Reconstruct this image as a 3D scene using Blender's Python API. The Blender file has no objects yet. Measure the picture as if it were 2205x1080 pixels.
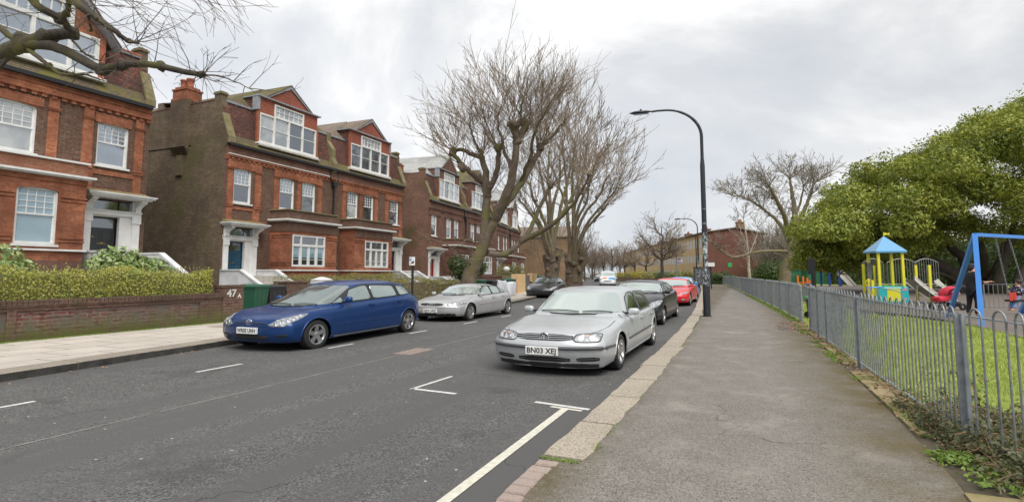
import bpy, bmesh, math, random
import numpy as np
from mathutils import Vector, Matrix
from mathutils.bvhtree import BVHTree
R = math.radians
sc = bpy.context.scene
col = sc.collection
# ---------------------------------------------------------------- camera
F_PX, CX, CY, CAM_H, HORIZON = 1180., 1102., 482., 1.5, 588.
PITCH = math.atan((HORIZON-CY)/F_PX)
YAW = math.atan((1600-CX)/(F_PX/math.cos(PITCH)))
cd = bpy.data.cameras.new("camera")
cam = bpy.data.objects.new("camera", cd); col.objects.link(cam)
cd.sensor_fit = 'HORIZONTAL'; cd.sensor_width = 36.0
cd.lens = F_PX/2205*36
cd.shift_x = 0.0; cd.shift_y = -(540-CY)/2205
cd.clip_start = 0.05; cd.clip_end = 3000
cam.location = (0, 0, CAM_H)
cam.rotation_euler = (math.pi/2+PITCH, 0, YAW)
sc.camera = cam
sa, ca, st, ct = math.sin(YAW), math.cos(YAW), math.sin(PITCH), math.cos(PITCH)
V_R = Vector((ca, sa, 0)); V_F = Vector((-sa*ct, ca*ct, st)); V_U = Vector((sa*st, -ca*st, ct))
def ray(u, v):
    return V_R*((u-CX)/F_PX)+V_U*((CY-v)/F_PX)+V_F
def gp(u, v, z=0.1):                 # point of the photograph on a level plane
    d = ray(u, v); t = (z-CAM_H)/d.z
    return (d.x*t, d.y*t)
def at(u, v, depth):                 # point of the photograph at a distance
    d = ray(u, v)*depth
    return Vector((d.x, d.y, d.z+CAM_H))
def zat(x, y, v):                    # height of a photograph row above a ground point
    lo, hi = -5., 60.
    for _ in range(40):
        m = (lo+hi)/2
        p = Vector((x, y, m-CAM_H))
        if CY-F_PX*p.dot(V_U)/p.dot(V_F) > v: lo = m
        else: hi = m
    return m
# ---------------------------------------------------------------- light
SUN_EL, SUN_AZ = 56., 135.           # azimuth: direction the light comes from, clockwise from +Y
w = bpy.data.worlds.new("World"); sc.world = w; w.use_nodes = True
nt = w.node_tree; nt.nodes.clear()
def nn(nt, t, **k):
    n = nt.nodes.new(t)
    for a, b in k.items():
        if a.startswith('i_'):
            n.inputs[a[2:].replace('_', ' ')].default_value = b
        else: setattr(n, a, b)
    return n
out = nn(nt, 'ShaderNodeOutputWorld'); bg = nn(nt, 'ShaderNodeBackground')
sky = nn(nt, 'ShaderNodeTexSky', sky_type='NISHITA', sun_disc=False, sun_elevation=R(SUN_EL), sun_rotation=R(SUN_AZ))
tc = nn(nt, 'ShaderNodeTexCoord')
mp = nn(nt, 'ShaderNodeMapping'); mp.inputs['Scale'].default_value = (1, 1, 1.9); mp.inputs['Location'].default_value = (0.9, 0.4, 0.75)
n1 = nn(nt, 'ShaderNodeTexNoise', i_Scale=1.7, i_Detail=9.0, i_Roughness=0.58, i_Distortion=0.35)
cr = nn(nt, 'ShaderNodeValToRGB')
e = cr.color_ramp.elements
e[0].position = 0.36; e[0].color = (0.46, 0.485, 0.52, 1)
e[1].position = 0.64; e[1].color = (0.80, 0.795, 0.785, 1)
m = cr.color_ramp.elements.new(0.48); m.color = (0.535, 0.55, 0.57, 1)
m = cr.color_ramp.elements.new(0.55); m.color = (0.62, 0.625, 0.63, 1)
sk = nn(nt, 'ShaderNodeVectorMath', operation='SCALE'); sk.inputs['Scale'].default_value = 0.10
mx = nn(nt, 'ShaderNodeMix', data_type='RGBA'); mx.inputs[0].default_value = 0.94
L = nt.links.new
L(tc.outputs['Generated'], mp.inputs['Vector']); L(mp.outputs[0], n1.inputs['Vector']); L(n1.outputs['Fac'], cr.inputs['Fac'])
# cloud is brighter low in the west (left) where it thins
sep = nn(nt, 'ShaderNodeSeparateXYZ'); L(tc.outputs['Generated'], sep.inputs[0])
ma = nn(nt, 'ShaderNodeMath', operation='MULTIPLY_ADD'); L(sep.outputs['X'], ma.inputs[0]); ma.inputs[1].default_value = -0.16; ma.inputs[2].default_value = 1.0
mb_ = nn(nt, 'ShaderNodeMath', operation='MULTIPLY_ADD'); L(sep.outputs['Z'], mb_.inputs[0]); mb_.inputs[1].default_value = -0.10; L(ma.outputs[0], mb_.inputs[2])
cs = nn(nt, 'ShaderNodeVectorMath', operation='SCALE'); L(cr.outputs['Color'], cs.inputs[0]); L(mb_.outputs[0], cs.inputs['Scale'])
L(sky.outputs[0], sk.inputs[0]); L(sk.outputs[0], mx.inputs[6]); L(cs.outputs[0], mx.inputs[7])
L(mx.outputs[2], bg.inputs['Color']); bg.inputs['Strength'].default_value = 1.0
L(bg.outputs[0], out.inputs['Surface'])
sd = bpy.data.lights.new("sun", 'SUN'); sd.energy = 2.5; sd.angle = R(45); sd.color = (1.0, 0.96, 0.90)
sun = bpy.data.objects.new("sun", sd); col.objects.link(sun)
az = R(SUN_AZ)
sdir = Vector((math.sin(az)*math.cos(R(SUN_EL)), math.cos(az)*math.cos(R(SUN_EL)), math.sin(R(SUN_EL))))
sun.rotation_euler = sdir.to_track_quat('Z', 'Y').to_euler()
sc.view_settings.view_transform = 'Standard'; sc.view_settings.look = 'None'
sc.view_settings.exposure = 0.56; sc.view_settings.gamma = 1.0; sc.view_settings.use_curve_mapping = False
sc.cycles.max_bounces = 5; sc.cycles.diffuse_bounces = 3; sc.cycles.glossy_bounces = 3; sc.cycles.transmission_bounces = 3
sc.cycles.transparent_max_bounces = 6; sc.cycles.use_denoising = True

# ---------------------------------------------------------------- helpers
def tag(o, label=None, cat=None, group=None, kind=None):
    if label: o['label'] = label
    if cat: o['category'] = cat
    if group: o['group'] = group
    if kind: o['kind'] = kind
    return o
def empty(name, loc=(0, 0, 0), rz=0., label=None, cat=None, group=None):
    o = bpy.data.objects.new(name, None); col.objects.link(o)
    o.location = loc; o.rotation_euler = (0, 0, rz); o.empty_display_size = 0.2
    return tag(o, label, cat, group)
class MB:
    def __init__(s): s.v = []; s.f = []; s.m = []; s.sm = []
    def add(s, vs, fs, mi=0, smooth=False):
        b = len(s.v); s.v.extend([tuple(p) for p in vs])
        for f in fs: s.f.append(tuple(b+i for i in f)); s.m.append(mi); s.sm.append(smooth)
        return s
    def box(s, x0, x1, y0, y1, z0, z1, mi=0):
        if x0 > x1: x0, x1 = x1, x0
        if y0 > y1: y0, y1 = y1, y0
        if z0 > z1: z0, z1 = z1, z0
        return s.add([(x0, y0, z0), (x1, y0, z0), (x1, y1, z0), (x0, y1, z0), (x0, y0, z1), (x1, y0, z1), (x1, y1, z1), (x0, y1, z1)],
              [(0, 3, 2, 1), (4, 5, 6, 7), (0, 1, 5, 4), (1, 2, 6, 5), (2, 3, 7, 6), (3, 0, 4, 7)], mi)
    def obox(s, a, b, w_, h, mi=0, up=Vector((0, 0, 1))):     # beam from a to b
        a = Vector(a); b = Vector(b); d = (b-a).normalized()
        sx = d.cross(up)
        if sx.length < 1e-4: sx = d.cross(Vector((0, 1, 0)))
        sx.normalize(); uz = sx.cross(d).normalized()
        vs = []
        for p in (a, b):
            for i, j in ((-1, -1), (1, -1), (1, 1), (-1, 1)): vs.append(p+sx*(i*w_/2)+uz*(j*h/2))
        return s.add(vs, [(0, 1, 2, 3), (7, 6, 5, 4), (0, 4, 5, 1), (1, 5, 6, 2), (2, 6, 7, 3), (3, 7, 4, 0)], mi)
    def prism(s, poly, vec, mi=0):
        n = len(poly); vec = Vector(vec); P = [Vector(p) for p in poly]
        return s.add(P+[p+vec for p in P], [tuple(range(n))[::-1], tuple(range(n, 2*n))]+[(i, (i+1) % n, n+(i+1) % n, n+i) for i in range(n)], mi)
    def tube(s, pts, rad, n=6, mi=0, caps=True, smooth=True, closed=False):
        P = [Vector(p) for p in pts]
        if not hasattr(rad, '__len__'): rad = [rad]*len(P)
        vs = []; N = len(P); ref = None
        for i, p in enumerate(P):
            if closed: d = P[(i+1) % N]-P[i-1]
            else: d = P[min(i+1, N-1)]-P[max(i-1, 0)]
            if d.length < 1e-9: d = Vector((0, 0, 1))
            d.normalize()
            if ref is None:
                ref = Vector((0, 0, 1)) if abs(d.z) < .9 else Vector((1, 0, 0))
            a = (ref-d*ref.dot(d))
            if a.length < 1e-5: a = d.orthogonal()
            a.normalize(); ref = a; b = d.cross(a)
            for k in range(n):
                t = 2*math.pi*k/n
                vs.append(p+(a*math.cos(t)+b*math.sin(t))*rad[i])
        fs = []
        for i in range(N if closed else N-1):
            j = (i+1) % N
            for k in range(n):
                k2 = (k+1) % n
                fs.append((i*n+k, i*n+k2, j*n+k2, j*n+k))
        s.add(vs, fs, mi, smooth)
        if caps and not closed and n > 3:
            s.add(vs[:n], [tuple(range(n))[::-1]], mi); s.add(vs[-n:], [tuple(range(n))], mi)
        return s
    def lathe(s, prof, c=(0, 0, 0), n=24, axis='z', mi=0, smooth=True):
        vs = []
        for r, h in prof:
            for k in range(n):
                t = 2*math.pi*k/n; a, b = r*math.cos(t), r*math.sin(t)
                p = (a, b, h) if axis == 'z' else ((h, a, b) if axis == 'x' else (a, h, b))
                vs.append((p[0]+c[0], p[1]+c[1], p[2]+c[2]))
        fs = []
        for i in range(len(prof)-1):
            for k in range(n):
                k2 = (k+1) % n; fs.append((i*n+k, i*n+k2, (i+1)*n+k2, (i+1)*n+k))
        return s.add(vs, fs, mi, smooth)
    def pieces(s):
        par = list(range(len(s.v)))
        def fd(a):
            while par[a] != a: par[a] = par[par[a]]; a = par[a]
            return a
        for f in s.f:
            for b in f[1:]: par[fd(b)] = fd(f[0])
        out_ = {}
        for f, m_, q in zip(s.f, s.m, s.sm): out_.setdefault(fd(f[0]), []).append((f, m_, q))
        R_ = []
        for fl in out_.values():
            mb = MB(); mp_ = {}
            for f, m_, q in fl:
                g_ = []
                for i in f:
                    if i not in mp_: mp_[i] = len(mb.v); mb.v.append(s.v[i])
                    g_.append(mp_[i])
                mb.f.append(tuple(g_)); mb.m.append(m_); mb.sm.append(q)
            R_.append(mb)
        return R_
    def each(s, name, mats, parent=None, **k):       # one child per separate piece
        return [p.build(name, mats, parent, **k) for p in s.pieces()][-1]
    def build(s, name, mats, parent=None, uv=True, bevel=0):
        me = bpy.data.meshes.new(name)
        me.from_pydata(s.v, [], s.f)
        if not isinstance(mats, (list, tuple)): mats = [mats]
        for m_ in mats: me.materials.append(m_)
        me.polygons.foreach_set('material_index', s.m)
        me.polygons.foreach_set('use_smooth', s.sm)
        me.update()
        if uv: box_uv(me)
        o = bpy.data.objects.new(name, me); col.objects.link(o)
        if parent is not None: o.parent = parent
        if bevel:
            b = o.modifiers.new('bevel', 'BEVEL'); b.width = bevel; b.segments = 2; b.limit_method = 'ANGLE'
        return o
def box_uv(me):
    nl = len(me.loops); 
    if nl == 0: return
    co = np.empty(len(me.vertices)*3); me.vertices.foreach_get('co', co); co = co.reshape(-1, 3)
    vi = np.empty(nl, dtype=np.int32); me.loops.foreach_get('vertex_index', vi)
    no = np.empty(len(me.polygons)*3); me.polygons.foreach_get('normal', no); no = np.abs(no.reshape(-1, 3))
    lt = np.empty(len(me.polygons), dtype=np.int32); me.polygons.foreach_get('loop_total', lt)
    nr = np.repeat(no, lt, axis=0); p = co[vi]
    uvx = np.where((nr[:, 2] > .75), p[:, 0], np.where(nr[:, 0] > nr[:, 1], p[:, 1], p[:, 0]))
    uvy = np.where((nr[:, 2] > .75), p[:, 1], p[:, 2])
    me.uv_layers.new(name='UVMap').data.foreach_set('uv', np.stack([uvx, uvy], 1).ravel())

# ---------------------------------------------------------------- materials
MT = {}
def mat_base(name):
    m_ = bpy.data.materials.new(name); m_.use_nodes = True
    t = m_.node_tree; b = t.nodes['Principled BSDF']; MT[name] = m_
    return m_, t, b
def rgb(c): return (c[0], c[1], c[2], 1)
def mixn(t, fac, a, b, mode='MIX'):
    n = t.nodes.new('ShaderNodeMix'); n.data_type = 'RGBA'; n.blend_type = mode
    for s_, v_ in ((0, fac), (6, a), (7, b)):
        if isinstance(v_, bpy.types.NodeSocket): t.links.new(v_, n.inputs[s_])
        elif s_ == 0: n.inputs[0].default_value = v_
        else: n.inputs[s_].default_value = rgb(v_)
    return n.outputs[2]
def noise(t, scale, detail=4, rough=.55, vec=None, lo=None, hi=None, dist=0):
    n = nn(t, 'ShaderNodeTexNoise', i_Scale=scale, i_Detail=float(detail), i_Roughness=rough, i_Distortion=float(dist))
    if vec is not None: t.links.new(vec, n.inputs['Vector'])
    if lo is None: return n.outputs['Fac']
    r = nn(t, 'ShaderNodeMapRange', i_From_Min=lo, i_From_Max=hi); t.links.new(n.outputs['Fac'], r.inputs['Value'])
    return r.outputs['Result']
def objco(t): return nn(t, 'ShaderNodeTexCoord').outputs['Object']
def geo(t): return nn(t, 'ShaderNodeNewGeometry').outputs['Position']
def bump(t, b, h, strength=.3, dist=.01):
    n = nn(t, 'ShaderNodeBump', i_Strength=strength, i_Distance=dist); t.links.new(h, n.inputs['Height']); t.links.new(n.outputs[0], b.inputs['Normal'])
def simple(name, c, rough=.6, metal=0., var=.15, scale=6., c2=None, coat=0., spec=None, bmp=0., bscale=40.):
    m_, t, b = mat_base(name)
    v = geo(t)
    c2 = c2 or tuple(x*(1-var*2) for x in c)
    t.links.new(mixn(t, noise(t, scale, 5, .6, v, .35, .7), c, c2), b.inputs['Base Color'])
    b.inputs['Roughness'].default_value = rough; b.inputs['Metallic'].default_value = metal
    b.inputs['Coat Weight'].default_value = coat; b.inputs['Coat Roughness'].default_value = .04
    if spec is not None: b.inputs['Specular IOR Level'].default_value = spec
    if bmp: bump(t, b, noise(t, bscale, 4, .6, v), bmp, .01)
    return m_
def brick(name, cols, mortar, foot=None, *, bw=.27, bh=.085, ms=.013, moss=None, bmp=.5, soot=.35, tone=None, mscale=.6, mlo=.45, mhi=.62):
    m_, t, b = mat_base(name)
    uv = nn(t, 'ShaderNodeTexCoord').outputs['UV']; P = objco(t)
    bt = nn(t, 'ShaderNodeTexBrick', offset=.5)
    bt.inputs['Scale'].default_value = 1.0; bt.inputs['Brick Width'].default_value = bw; bt.inputs['Row Height'].default_value = bh
    bt.inputs['Mortar Size'].default_value = ms; bt.inputs['Mortar Smooth'].default_value = .3; bt.inputs['Bias'].default_value = 0
    bt.inputs['Color1'].default_value = rgb(cols[0]); bt.inputs['Color2'].default_value = rgb(cols[1]); bt.inputs['Mortar'].default_value = rgb(mortar)
    t.links.new(uv, bt.inputs['Vector'])
    c = mixn(t, noise(t, 2.2, 6, .65, P, .42, .68), bt.outputs['Color'], cols[2])
    c = mixn(t, noise(t, 11., 4, .7, P, .5, .75), c, tuple(x*.55 for x in cols[0]))
    # individually darker bricks
    c3 = nn(t, 'ShaderNodeMapping'); c3.inputs['Scale'].default_value = (1/bw/2, 1/bh/2, 1); t.links.new(uv, c3.inputs['Vector'])
    c = mixn(t, noise(t, 2.0, 1, .5, c3.outputs[0], .55, .68), c, tuple(x*.6 for x in cols[1]))
    c = mixn(t, noise(t, .45, 5, .6, P, .45, .8), c, tuple(x*(1-soot) for x in cols[2]))
    if moss: c = mixn(t, noise(t, mscale, 6, .65, P, mlo, mhi), c, moss)
    if foot:
        gz = nn(t, 'ShaderNodeSeparateXYZ'); t.links.new(geo(t), gz.inputs[0]); fz = nn(t, 'ShaderNodeMapRange', i_From_Min=.62, i_From_Max=.16); t.links.new(gz.outputs['Z'], fz.inputs['Value'])
        fm = nn(t, 'ShaderNodeMath', operation='MULTIPLY'); t.links.new(fz.outputs['Result'], fm.inputs[0]); t.links.new(noise(t, 3., 6, .7, P, .3, .6), fm.inputs[1]); c = mixn(t, fm.outputs[0], c, foot)
    t.links.new(c, b.inputs['Base Color']); b.inputs['Roughness'].default_value = .88; b.inputs['Specular IOR Level'].default_value = .25
    bump(t, b, bt.outputs['Fac'], -bmp, .006)
    return m_
brick('brick_brown', [(.105, .058, .044), (.19, .098, .066), (.14, .078, .055)], (.20, .165, .13))
brick('brick_orange', [(.34, .10, .050), (.50, .175, .085), (.22, .085, .052)], (.36, .22, .15), ms=.012, soot=.38)
brick('brick_redbrown', [(.17, .085, .063), (.26, .125, .092), (.155, .085, .065)], (.20, .14, .11), soot=.3)
brick('brick_side', [(.14, .10, .066), (.25, .18, .118), (.125, .092, .064)], (.17, .145, .11), moss=(.105, .098, .040), soot=.45, mscale=.30, mlo=.50, mhi=.66)
brick('brick_wall', [(.115, .062, .048), (.17, .085, .062), (.11, .075, .055)], (.17, .14, .115), foot=(.10, .115, .03), moss=(.075, .08, .035), mscale=1.6, mlo=.55, mhi=.8)
brick('brick_panel', [(.20, .062, .050), (.15, .06, .05), (.16, .13, .115)], (.24, .20, .18), foot=(.10, .115, .03), moss=(.11, .11, .095), mscale=2.6, mlo=.44, mhi=.66)
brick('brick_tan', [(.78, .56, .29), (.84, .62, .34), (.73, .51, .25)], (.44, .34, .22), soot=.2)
brick('brick_endwall', [(.17, .070, .052), (.22, .095, .072), (.15, .065, .05)], (.17, .09, .07), soot=.25)
brick('brick_tan_dark', [(.26, .17, .09), (.32, .21, .12), (.22, .14, .08)], (.26, .2, .14), soot=.3)
# clay tiles: scalloped rows
def tiles(name, cols, bw=.2, bh=.13, moss=None, mlo=.45, mhi=.6, bmp=.9):
    m_ = brick(name, cols, tuple(x*.35 for x in cols[0]), bw=bw, bh=bh, ms=.016, moss=moss, bmp=bmp, mlo=mlo, mhi=mhi, soot=.45, mscale=1.3)
    return m_
tiles('tile_red', [(.24, .10, .075), (.12, .065, .055), (.085, .052, .046)])
tiles('tile_gable', [(.40, .13, .085), (.46, .16, .10), (.33, .11, .08)], bh=.12)
tiles('tile_moss', [(.16, .13, .085), (.20, .15, .10), (.12, .10, .07)], moss=(.135, .125, .035), bh=.10, bw=.22)
tiles('slate_pale', [(.42, .42, .41), (.50, .50, .48), (.38, .38, .37)], bh=.16, bw=.25, bmp=.4)
tiles('slate_brown', [(.24, .19, .15), (.28, .22, .17), (.2, .16, .13)], bh=.12)
simple('white_paint', (.80, .80, .79), .45, var=.05, scale=2.5, c2=(.66, .66, .64))
simple('white_stucco', (.70, .71, .72), .8, var=.06, scale=1.6, c2=(.48, .49, .50), bmp=.2)
simple('white_plastic', (.82, .82, .82), .35, var=.02)
simple('lead', (.32, .34, .37), .55, var=.15, scale=3)
simple('stone_sill', (.50, .47, .42), .85, var=.2, scale=2)
simple('stone_moss', (.23, .19, .11), .95, c2=(.14, .13, .055), scale=2.5, bmp=.5)
simple('timber_brown', (.36, .13, .06), .6, var=.15)
simple('gutter_black', (.018, .019, .022), .35, var=.1)
simple('black_paint', (.015, .016, .018), .35, var=.1, coat=.2)
simple('door_black', (.012, .013, .016), .22, var=.1, coat=.6)
simple('door_blue', (.018, .075, .13), .3, var=.1, coat=.4)
simple('door_red', (.42, .02, .03), .3, var=.1, coat=.4)
simple('door_plum', (.07, .02, .05), .3, var=.1)
simple('brass', (.6, .42, .15), .3, 1.0, var=.1)
simple('terracotta', (.46, .15, .085), .8, var=.2)
def glass_mat(name, c, refl=.3, rough=.03, c2=None, tint=(.9, .95, 1.), nscale=1.3):
    m_, t, b = mat_base(name)
    v = geo(t)
    t.links.new(mixn(t, noise(t, nscale, 3, .5, v, .4, .6), c, c2 or tuple(x*.55 for x in c)), b.inputs['Base Color'])
    b.inputs['Roughness'].default_value = .25; b.inputs['Specular IOR Level'].default_value = .3
    g = nn(t, 'ShaderNodeBsdfGlossy', i_Roughness=rough); g.inputs['Color'].default_value = rgb(tint)
    lw = nn(t, 'ShaderNodeLayerWeight', i_Blend=.35)
    mr = nn(t, 'ShaderNodeMapRange', i_To_Min=refl, i_To_Max=min(1., refl+.5)); t.links.new(lw.outputs['Fresnel'], mr.inputs['Value'])
    mxs = nn(t, 'ShaderNodeMixShader'); t.links.new(mr.outputs['Result'], mxs.inputs[0]); t.links.new(b.outputs[0], mxs.inputs[1]); t.links.new(g.outputs[0], mxs.inputs[2])
    t.links.new(mxs.outputs[0], t.nodes['Material Output'].inputs['Surface'])
    bump(t, b, noise(t, 1.5, 2, .5, v), .02, .01)
    gb = nn(t, 'ShaderNodeBump', i_Strength=.12, i_Distance=.02); t.links.new(noise(t, 1.1, 2, .5, v), gb.inputs['Height']); t.links.new(gb.outputs[0], g.inputs['Normal'])
    return m_
glass_mat('glass_dark', (.035, .04, .045), .24)
glass_mat('glass_curtain', (.42, .42, .39), .32, c2=(.16, .17, .17), nscale=.9)
glass_mat('glass_blind', (.27, .38, .43), .16, c2=(.22, .33, .39))
glass_mat('glass_sky', (.12, .16, .21), .42)
glass_mat('car_windscreen', (.035, .048, .044), .27, .05, c2=(.03, .04, .04), tint=(.92, 1., .96))
glass_mat('car_windscreen_pale', (.34, .38, .35), .48, .06, c2=(.30, .34, .31), tint=(.93, 1., .96), nscale=2.)
glass_mat('car_window', (.035, .045, .04), .28, .04, tint=(.9, 1., .96))
glass_mat('car_window_pale', (.10, .125, .11), .42, .04, c2=(.08, .11, .09), tint=(.9, 1., .96), nscale=2.2)
def carpaint(name, c, metal=.5, rough=.32, flake=.0):
    m_, t, b = mat_base(name)
    t.links.new(mixn(t, noise(t, 3., 4, .6, geo(t), .4, .75), c, tuple(x*.86 for x in c)), b.inputs['Base Color'])
    b.inputs['Metallic'].default_value = metal; b.inputs['Roughness'].default_value = rough
    b.inputs['Coat Weight'].default_value = .35; b.inputs['Coat Roughness'].default_value = .08
    return m_
carpaint('paint_blue', (.005, .042, .17), .35, .38)
carpaint('paint_silver', (.50, .52, .535), .3, .34)
carpaint('paint_silver_warm', (.45, .455, .46), .3, .34)
carpaint('paint_black', (.020, .021, .024), .3, .3)
carpaint('paint_red', (.62, .015, .025), .1, .3)
carpaint('paint_skyblue', (.10, .30, .62), .2, .3)
carpaint('paint_white', (.70, .72, .74), .0, .3)
carpaint('paint_grey', (.12, .125, .13), .5, .3)
simple('tyre', (.022, .022, .023), .8, var=.2, scale=12)
simple('alloy', (.55, .55, .56), .3, .85, var=.12, scale=9)
simple('trim_black', (.022, .022, .024), .55, var=.1)
simple('trim_grey', (.075, .077, .082), .5, var=.1)
simple('underbody', (.008, .008, .008), .9, var=.1)
simple('chrome', (.75, .76, .78), .12, 1.0, var=.05)
simple('rubber_mat', (.03, .03, .03), .9)
def lamp_glass():
    m_, t, b = mat_base('headlamp')
    v = objco(t)
    vo = nn(t, 'ShaderNodeTexVoronoi', i_Scale=14.); t.links.new(v, vo.inputs['Vector'])
    rr = nn(t, 'ShaderNodeMapRange', i_From_Min=.1, i_From_Max=.6); t.links.new(vo.outputs['Distance'], rr.inputs['Value'])
    t.links.new(mixn(t, rr.outputs['Result'], (.60, .62, .63), (.20, .21, .23)), b.inputs['Base Color'])
    b.inputs['Metallic'].default_value = .2; b.inputs['Roughness'].default_value = .5
    b.inputs['Coat Weight'].default_value = .4; b.inputs['Coat Roughness'].default_value = .06
    bump(t, b, vo.outputs['Distance'], .4, .02)
lamp_glass()
simple('lamp_amber', (.50, .26, .16), .3, var=.1, coat=.8)
simple('lamp_red', (.45, .02, .02), .25, var=.1, coat=.8)
simple('plate_white', (.78, .78, .76), .45, var=.03)
simple('ink_black', (.01, .01, .01), .5, var=.1)
simple('galvanised', (.29, .305, .315), .5, .4, var=.15, scale=14, c2=(.16, .175, .19))
simple('galvanised_pale', (.36, .39, .42), .5, .4, var=.12, scale=9, c2=(.22, .245, .27))
def asphalt(name, c, c2, speck=(.42, .40, .37), lo=.66, agg=160., rough=.85, moss=None, road=False):
    m_, t, b = mat_base(name); P = geo(t)
    c_ = mixn(t, noise(t, .35, 6, .6, P, .35, .7), c, c2)
    c_ = mixn(t, noise(t, 2.8, 5, .7, P, .45, .8), c_, tuple(x*1.35 for x in c2))
    vo = nn(t, 'ShaderNodeTexVoronoi', i_Scale=agg/2.2); t.links.new(P, vo.inputs['Vector'])
    rr = nn(t, 'ShaderNodeMapRange', i_From_Min=.55, i_From_Max=.95); 
    sp = nn(t, 'ShaderNodeSeparateColor'); t.links.new(vo.outputs['Color'], sp.inputs[0]); t.links.new(sp.outputs[0], rr.inputs['Value'])
    c_ = mixn(t, rr.outputs['Result'], c_, tuple(x*(2.3 if road else 1.7) for x in c))
    r2 = nn(t, 'ShaderNodeMapRange', i_From_Min=.35, i_From_Max=.0); t.links.new(sp.outputs[1], r2.inputs['Value'])
    c_ = mixn(t, r2.outputs['Result'], c_, tuple(x*(.38 if road else .55) for x in c))
    if road:
        tm_ = nn(t, 'ShaderNodeMapping'); tm_.inputs['Scale'].default_value = (1.1, .05, 1); t.links.new(P, tm_.inputs['Vector'])
        c_ = mixn(t, noise(t, 1.3, 3, .5, tm_.outputs[0], .42, .62), c_, tuple(x*1.14 for x in c))     # tyre-worn tracks
        c_ = mixn(t, noise(t, .55, 3, .75, P, .60, .74), c_, tuple(x*.72 for x in c))                # oil and damp stains
        sr = nn(t, 'ShaderNodeSeparateXYZ'); t.links.new(P, sr.inputs[0])
        rr_ = nn(t, 'ShaderNodeMapRange', i_From_Min=-4.4, i_From_Max=-3.5, i_To_Min=0., i_To_Max=.12); t.links.new(sr.outputs['X'], rr_.inputs['Value'])
        c_ = mixn(t, rr_.outputs['Result'], c_, tuple(x*.52 for x in c))      # parking lane a little darker: shade around the cars put into the colour
    cv = nn(t, 'ShaderNodeTexVoronoi', i_Scale=.32, feature='DISTANCE_TO_EDGE')
    dv = nn(t, 'ShaderNodeVectorMath', operation='ADD'); nz_ = nn(t, 'ShaderNodeTexNoise', i_Scale=3.5, i_Detail=6.); sc3 = nn(t, 'ShaderNodeVectorMath', operation='SCALE'); sc3.inputs['Scale'].default_value = .45
    t.links.new(P, nz_.inputs['Vector']); t.links.new(nz_.outputs['Color'], sc3.inputs[0]); t.links.new(P, dv.inputs[0]); t.links.new(sc3.outputs[0], dv.inputs[1]); t.links.new(dv.outputs[0], cv.inputs['Vector'])
    cl = nn(t, 'ShaderNodeMapRange', i_From_Min=.0035, i_From_Max=.0010, i_To_Min=0., i_To_Max=.75); t.links.new(cv.outputs['Distance'], cl.inputs['Value'])
    cm = nn(t, 'ShaderNodeMath', operation='MULTIPLY'); t.links.new(cl.outputs['Result'], cm.inputs[0]); t.links.new(noise(t, .3, 2, .5, P, .50, .56), cm.inputs[1])
    c_ = mixn(t, cm.outputs[0], c_, tuple(x*.3 for x in c))      # hairline cracks
    if moss: c_ = mixn(t, noise(t, 1.1, 7, .75, P, .54, .70), c_, tuple(x*1.45 for x in c2))      # paler scuffed patches
    # sparse pale chips
    v2 = nn(t, 'ShaderNodeTexVoronoi', i_Scale=5.5 if moss else 9.); t.links.new(P, v2.inputs['Vector'])
    s2 = nn(t, 'ShaderNodeSeparateColor'); t.links.new(v2.outputs['Color'], s2.inputs[0])
    gt = nn(t, 'ShaderNodeMath', operation='GREATER_THAN'); t.links.new(s2.outputs[2], gt.inputs[0]); gt.inputs[1].default_value = .90 if moss else .985
    lt = nn(t, 'ShaderNodeMath', operation='LESS_THAN'); t.links.new(v2.outputs['Distance'], lt.inputs[0]); lt.inputs[1].default_value = .10
    mu = nn(t, 'ShaderNodeMath', operation='MULTIPLY'); t.links.new(gt.outputs[0], mu.inputs[0]); t.links.new(lt.outputs[0], mu.inputs[1])
    c_ = mixn(t, mu.outputs[0], c_, speck)
    if moss:        # moss grows along the verge edge of the path
        sx = nn(t, 'ShaderNodeSeparateXYZ'); t.links.new(P, sx.inputs[0])
        mr = nn(t, 'ShaderNodeMapRange', i_From_Min=.40, i_From_Max=1.30); t.links.new(sx.outputs['X'], mr.inputs['Value'])
        nz = noise(t, 1.6, 6, .7, P, .26, .58)
        mm = nn(t, 'ShaderNodeMath', operation='MULTIPLY'); t.links.new(mr.outputs['Result'], mm.inputs[0]); t.links.new(nz, mm.inputs[1])
        c_ = mixn(t, mm.outputs[0], c_, moss)
        mr2 = nn(t, 'ShaderNodeMapRange', i_From_Min=-.95, i_From_Max=-1.32); t.links.new(sx.outputs['X'], mr2.inputs['Value'])
        m3 = nn(t, 'ShaderNodeMath', operation='MULTIPLY'); t.links.new(mr2.outputs['Result'], m3.inputs[0]); t.links.new(noise(t, 3., 6, .7, P, .35, .62), m3.inputs[1])
        c_ = mixn(t, m3.outputs[0], c_, tuple(x*.8 for x in moss))
    t.links.new(c_, b.inputs['Base Color']); b.inputs['Roughness'].default_value = rough; b.inputs['Specular IOR Level'].default_value = .35
    bump(t, b, vo.outputs['Distance'], .3, .004)
    return m_
asphalt('asphalt_road', (.082, .080, .078), (.100, .098, .094), road=True)
asphalt('asphalt_path', (.150, .137, .122), (.186, .170, .150), agg=230., moss=(.105, .080, .028))
asphalt('asphalt_patch', (.10, .085, .075), (.12, .10, .09))
simple('road_white', (.66, .66, .63), .7, c2=(.40, .40, .39), scale=22)
simple('road_cream', (.64, .62, .52), .7, c2=(.46, .445, .37), scale=18)
simple('seam_tar', (.24, .235, .22), .8, c2=(.11, .105, .10), scale=5)
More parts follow.
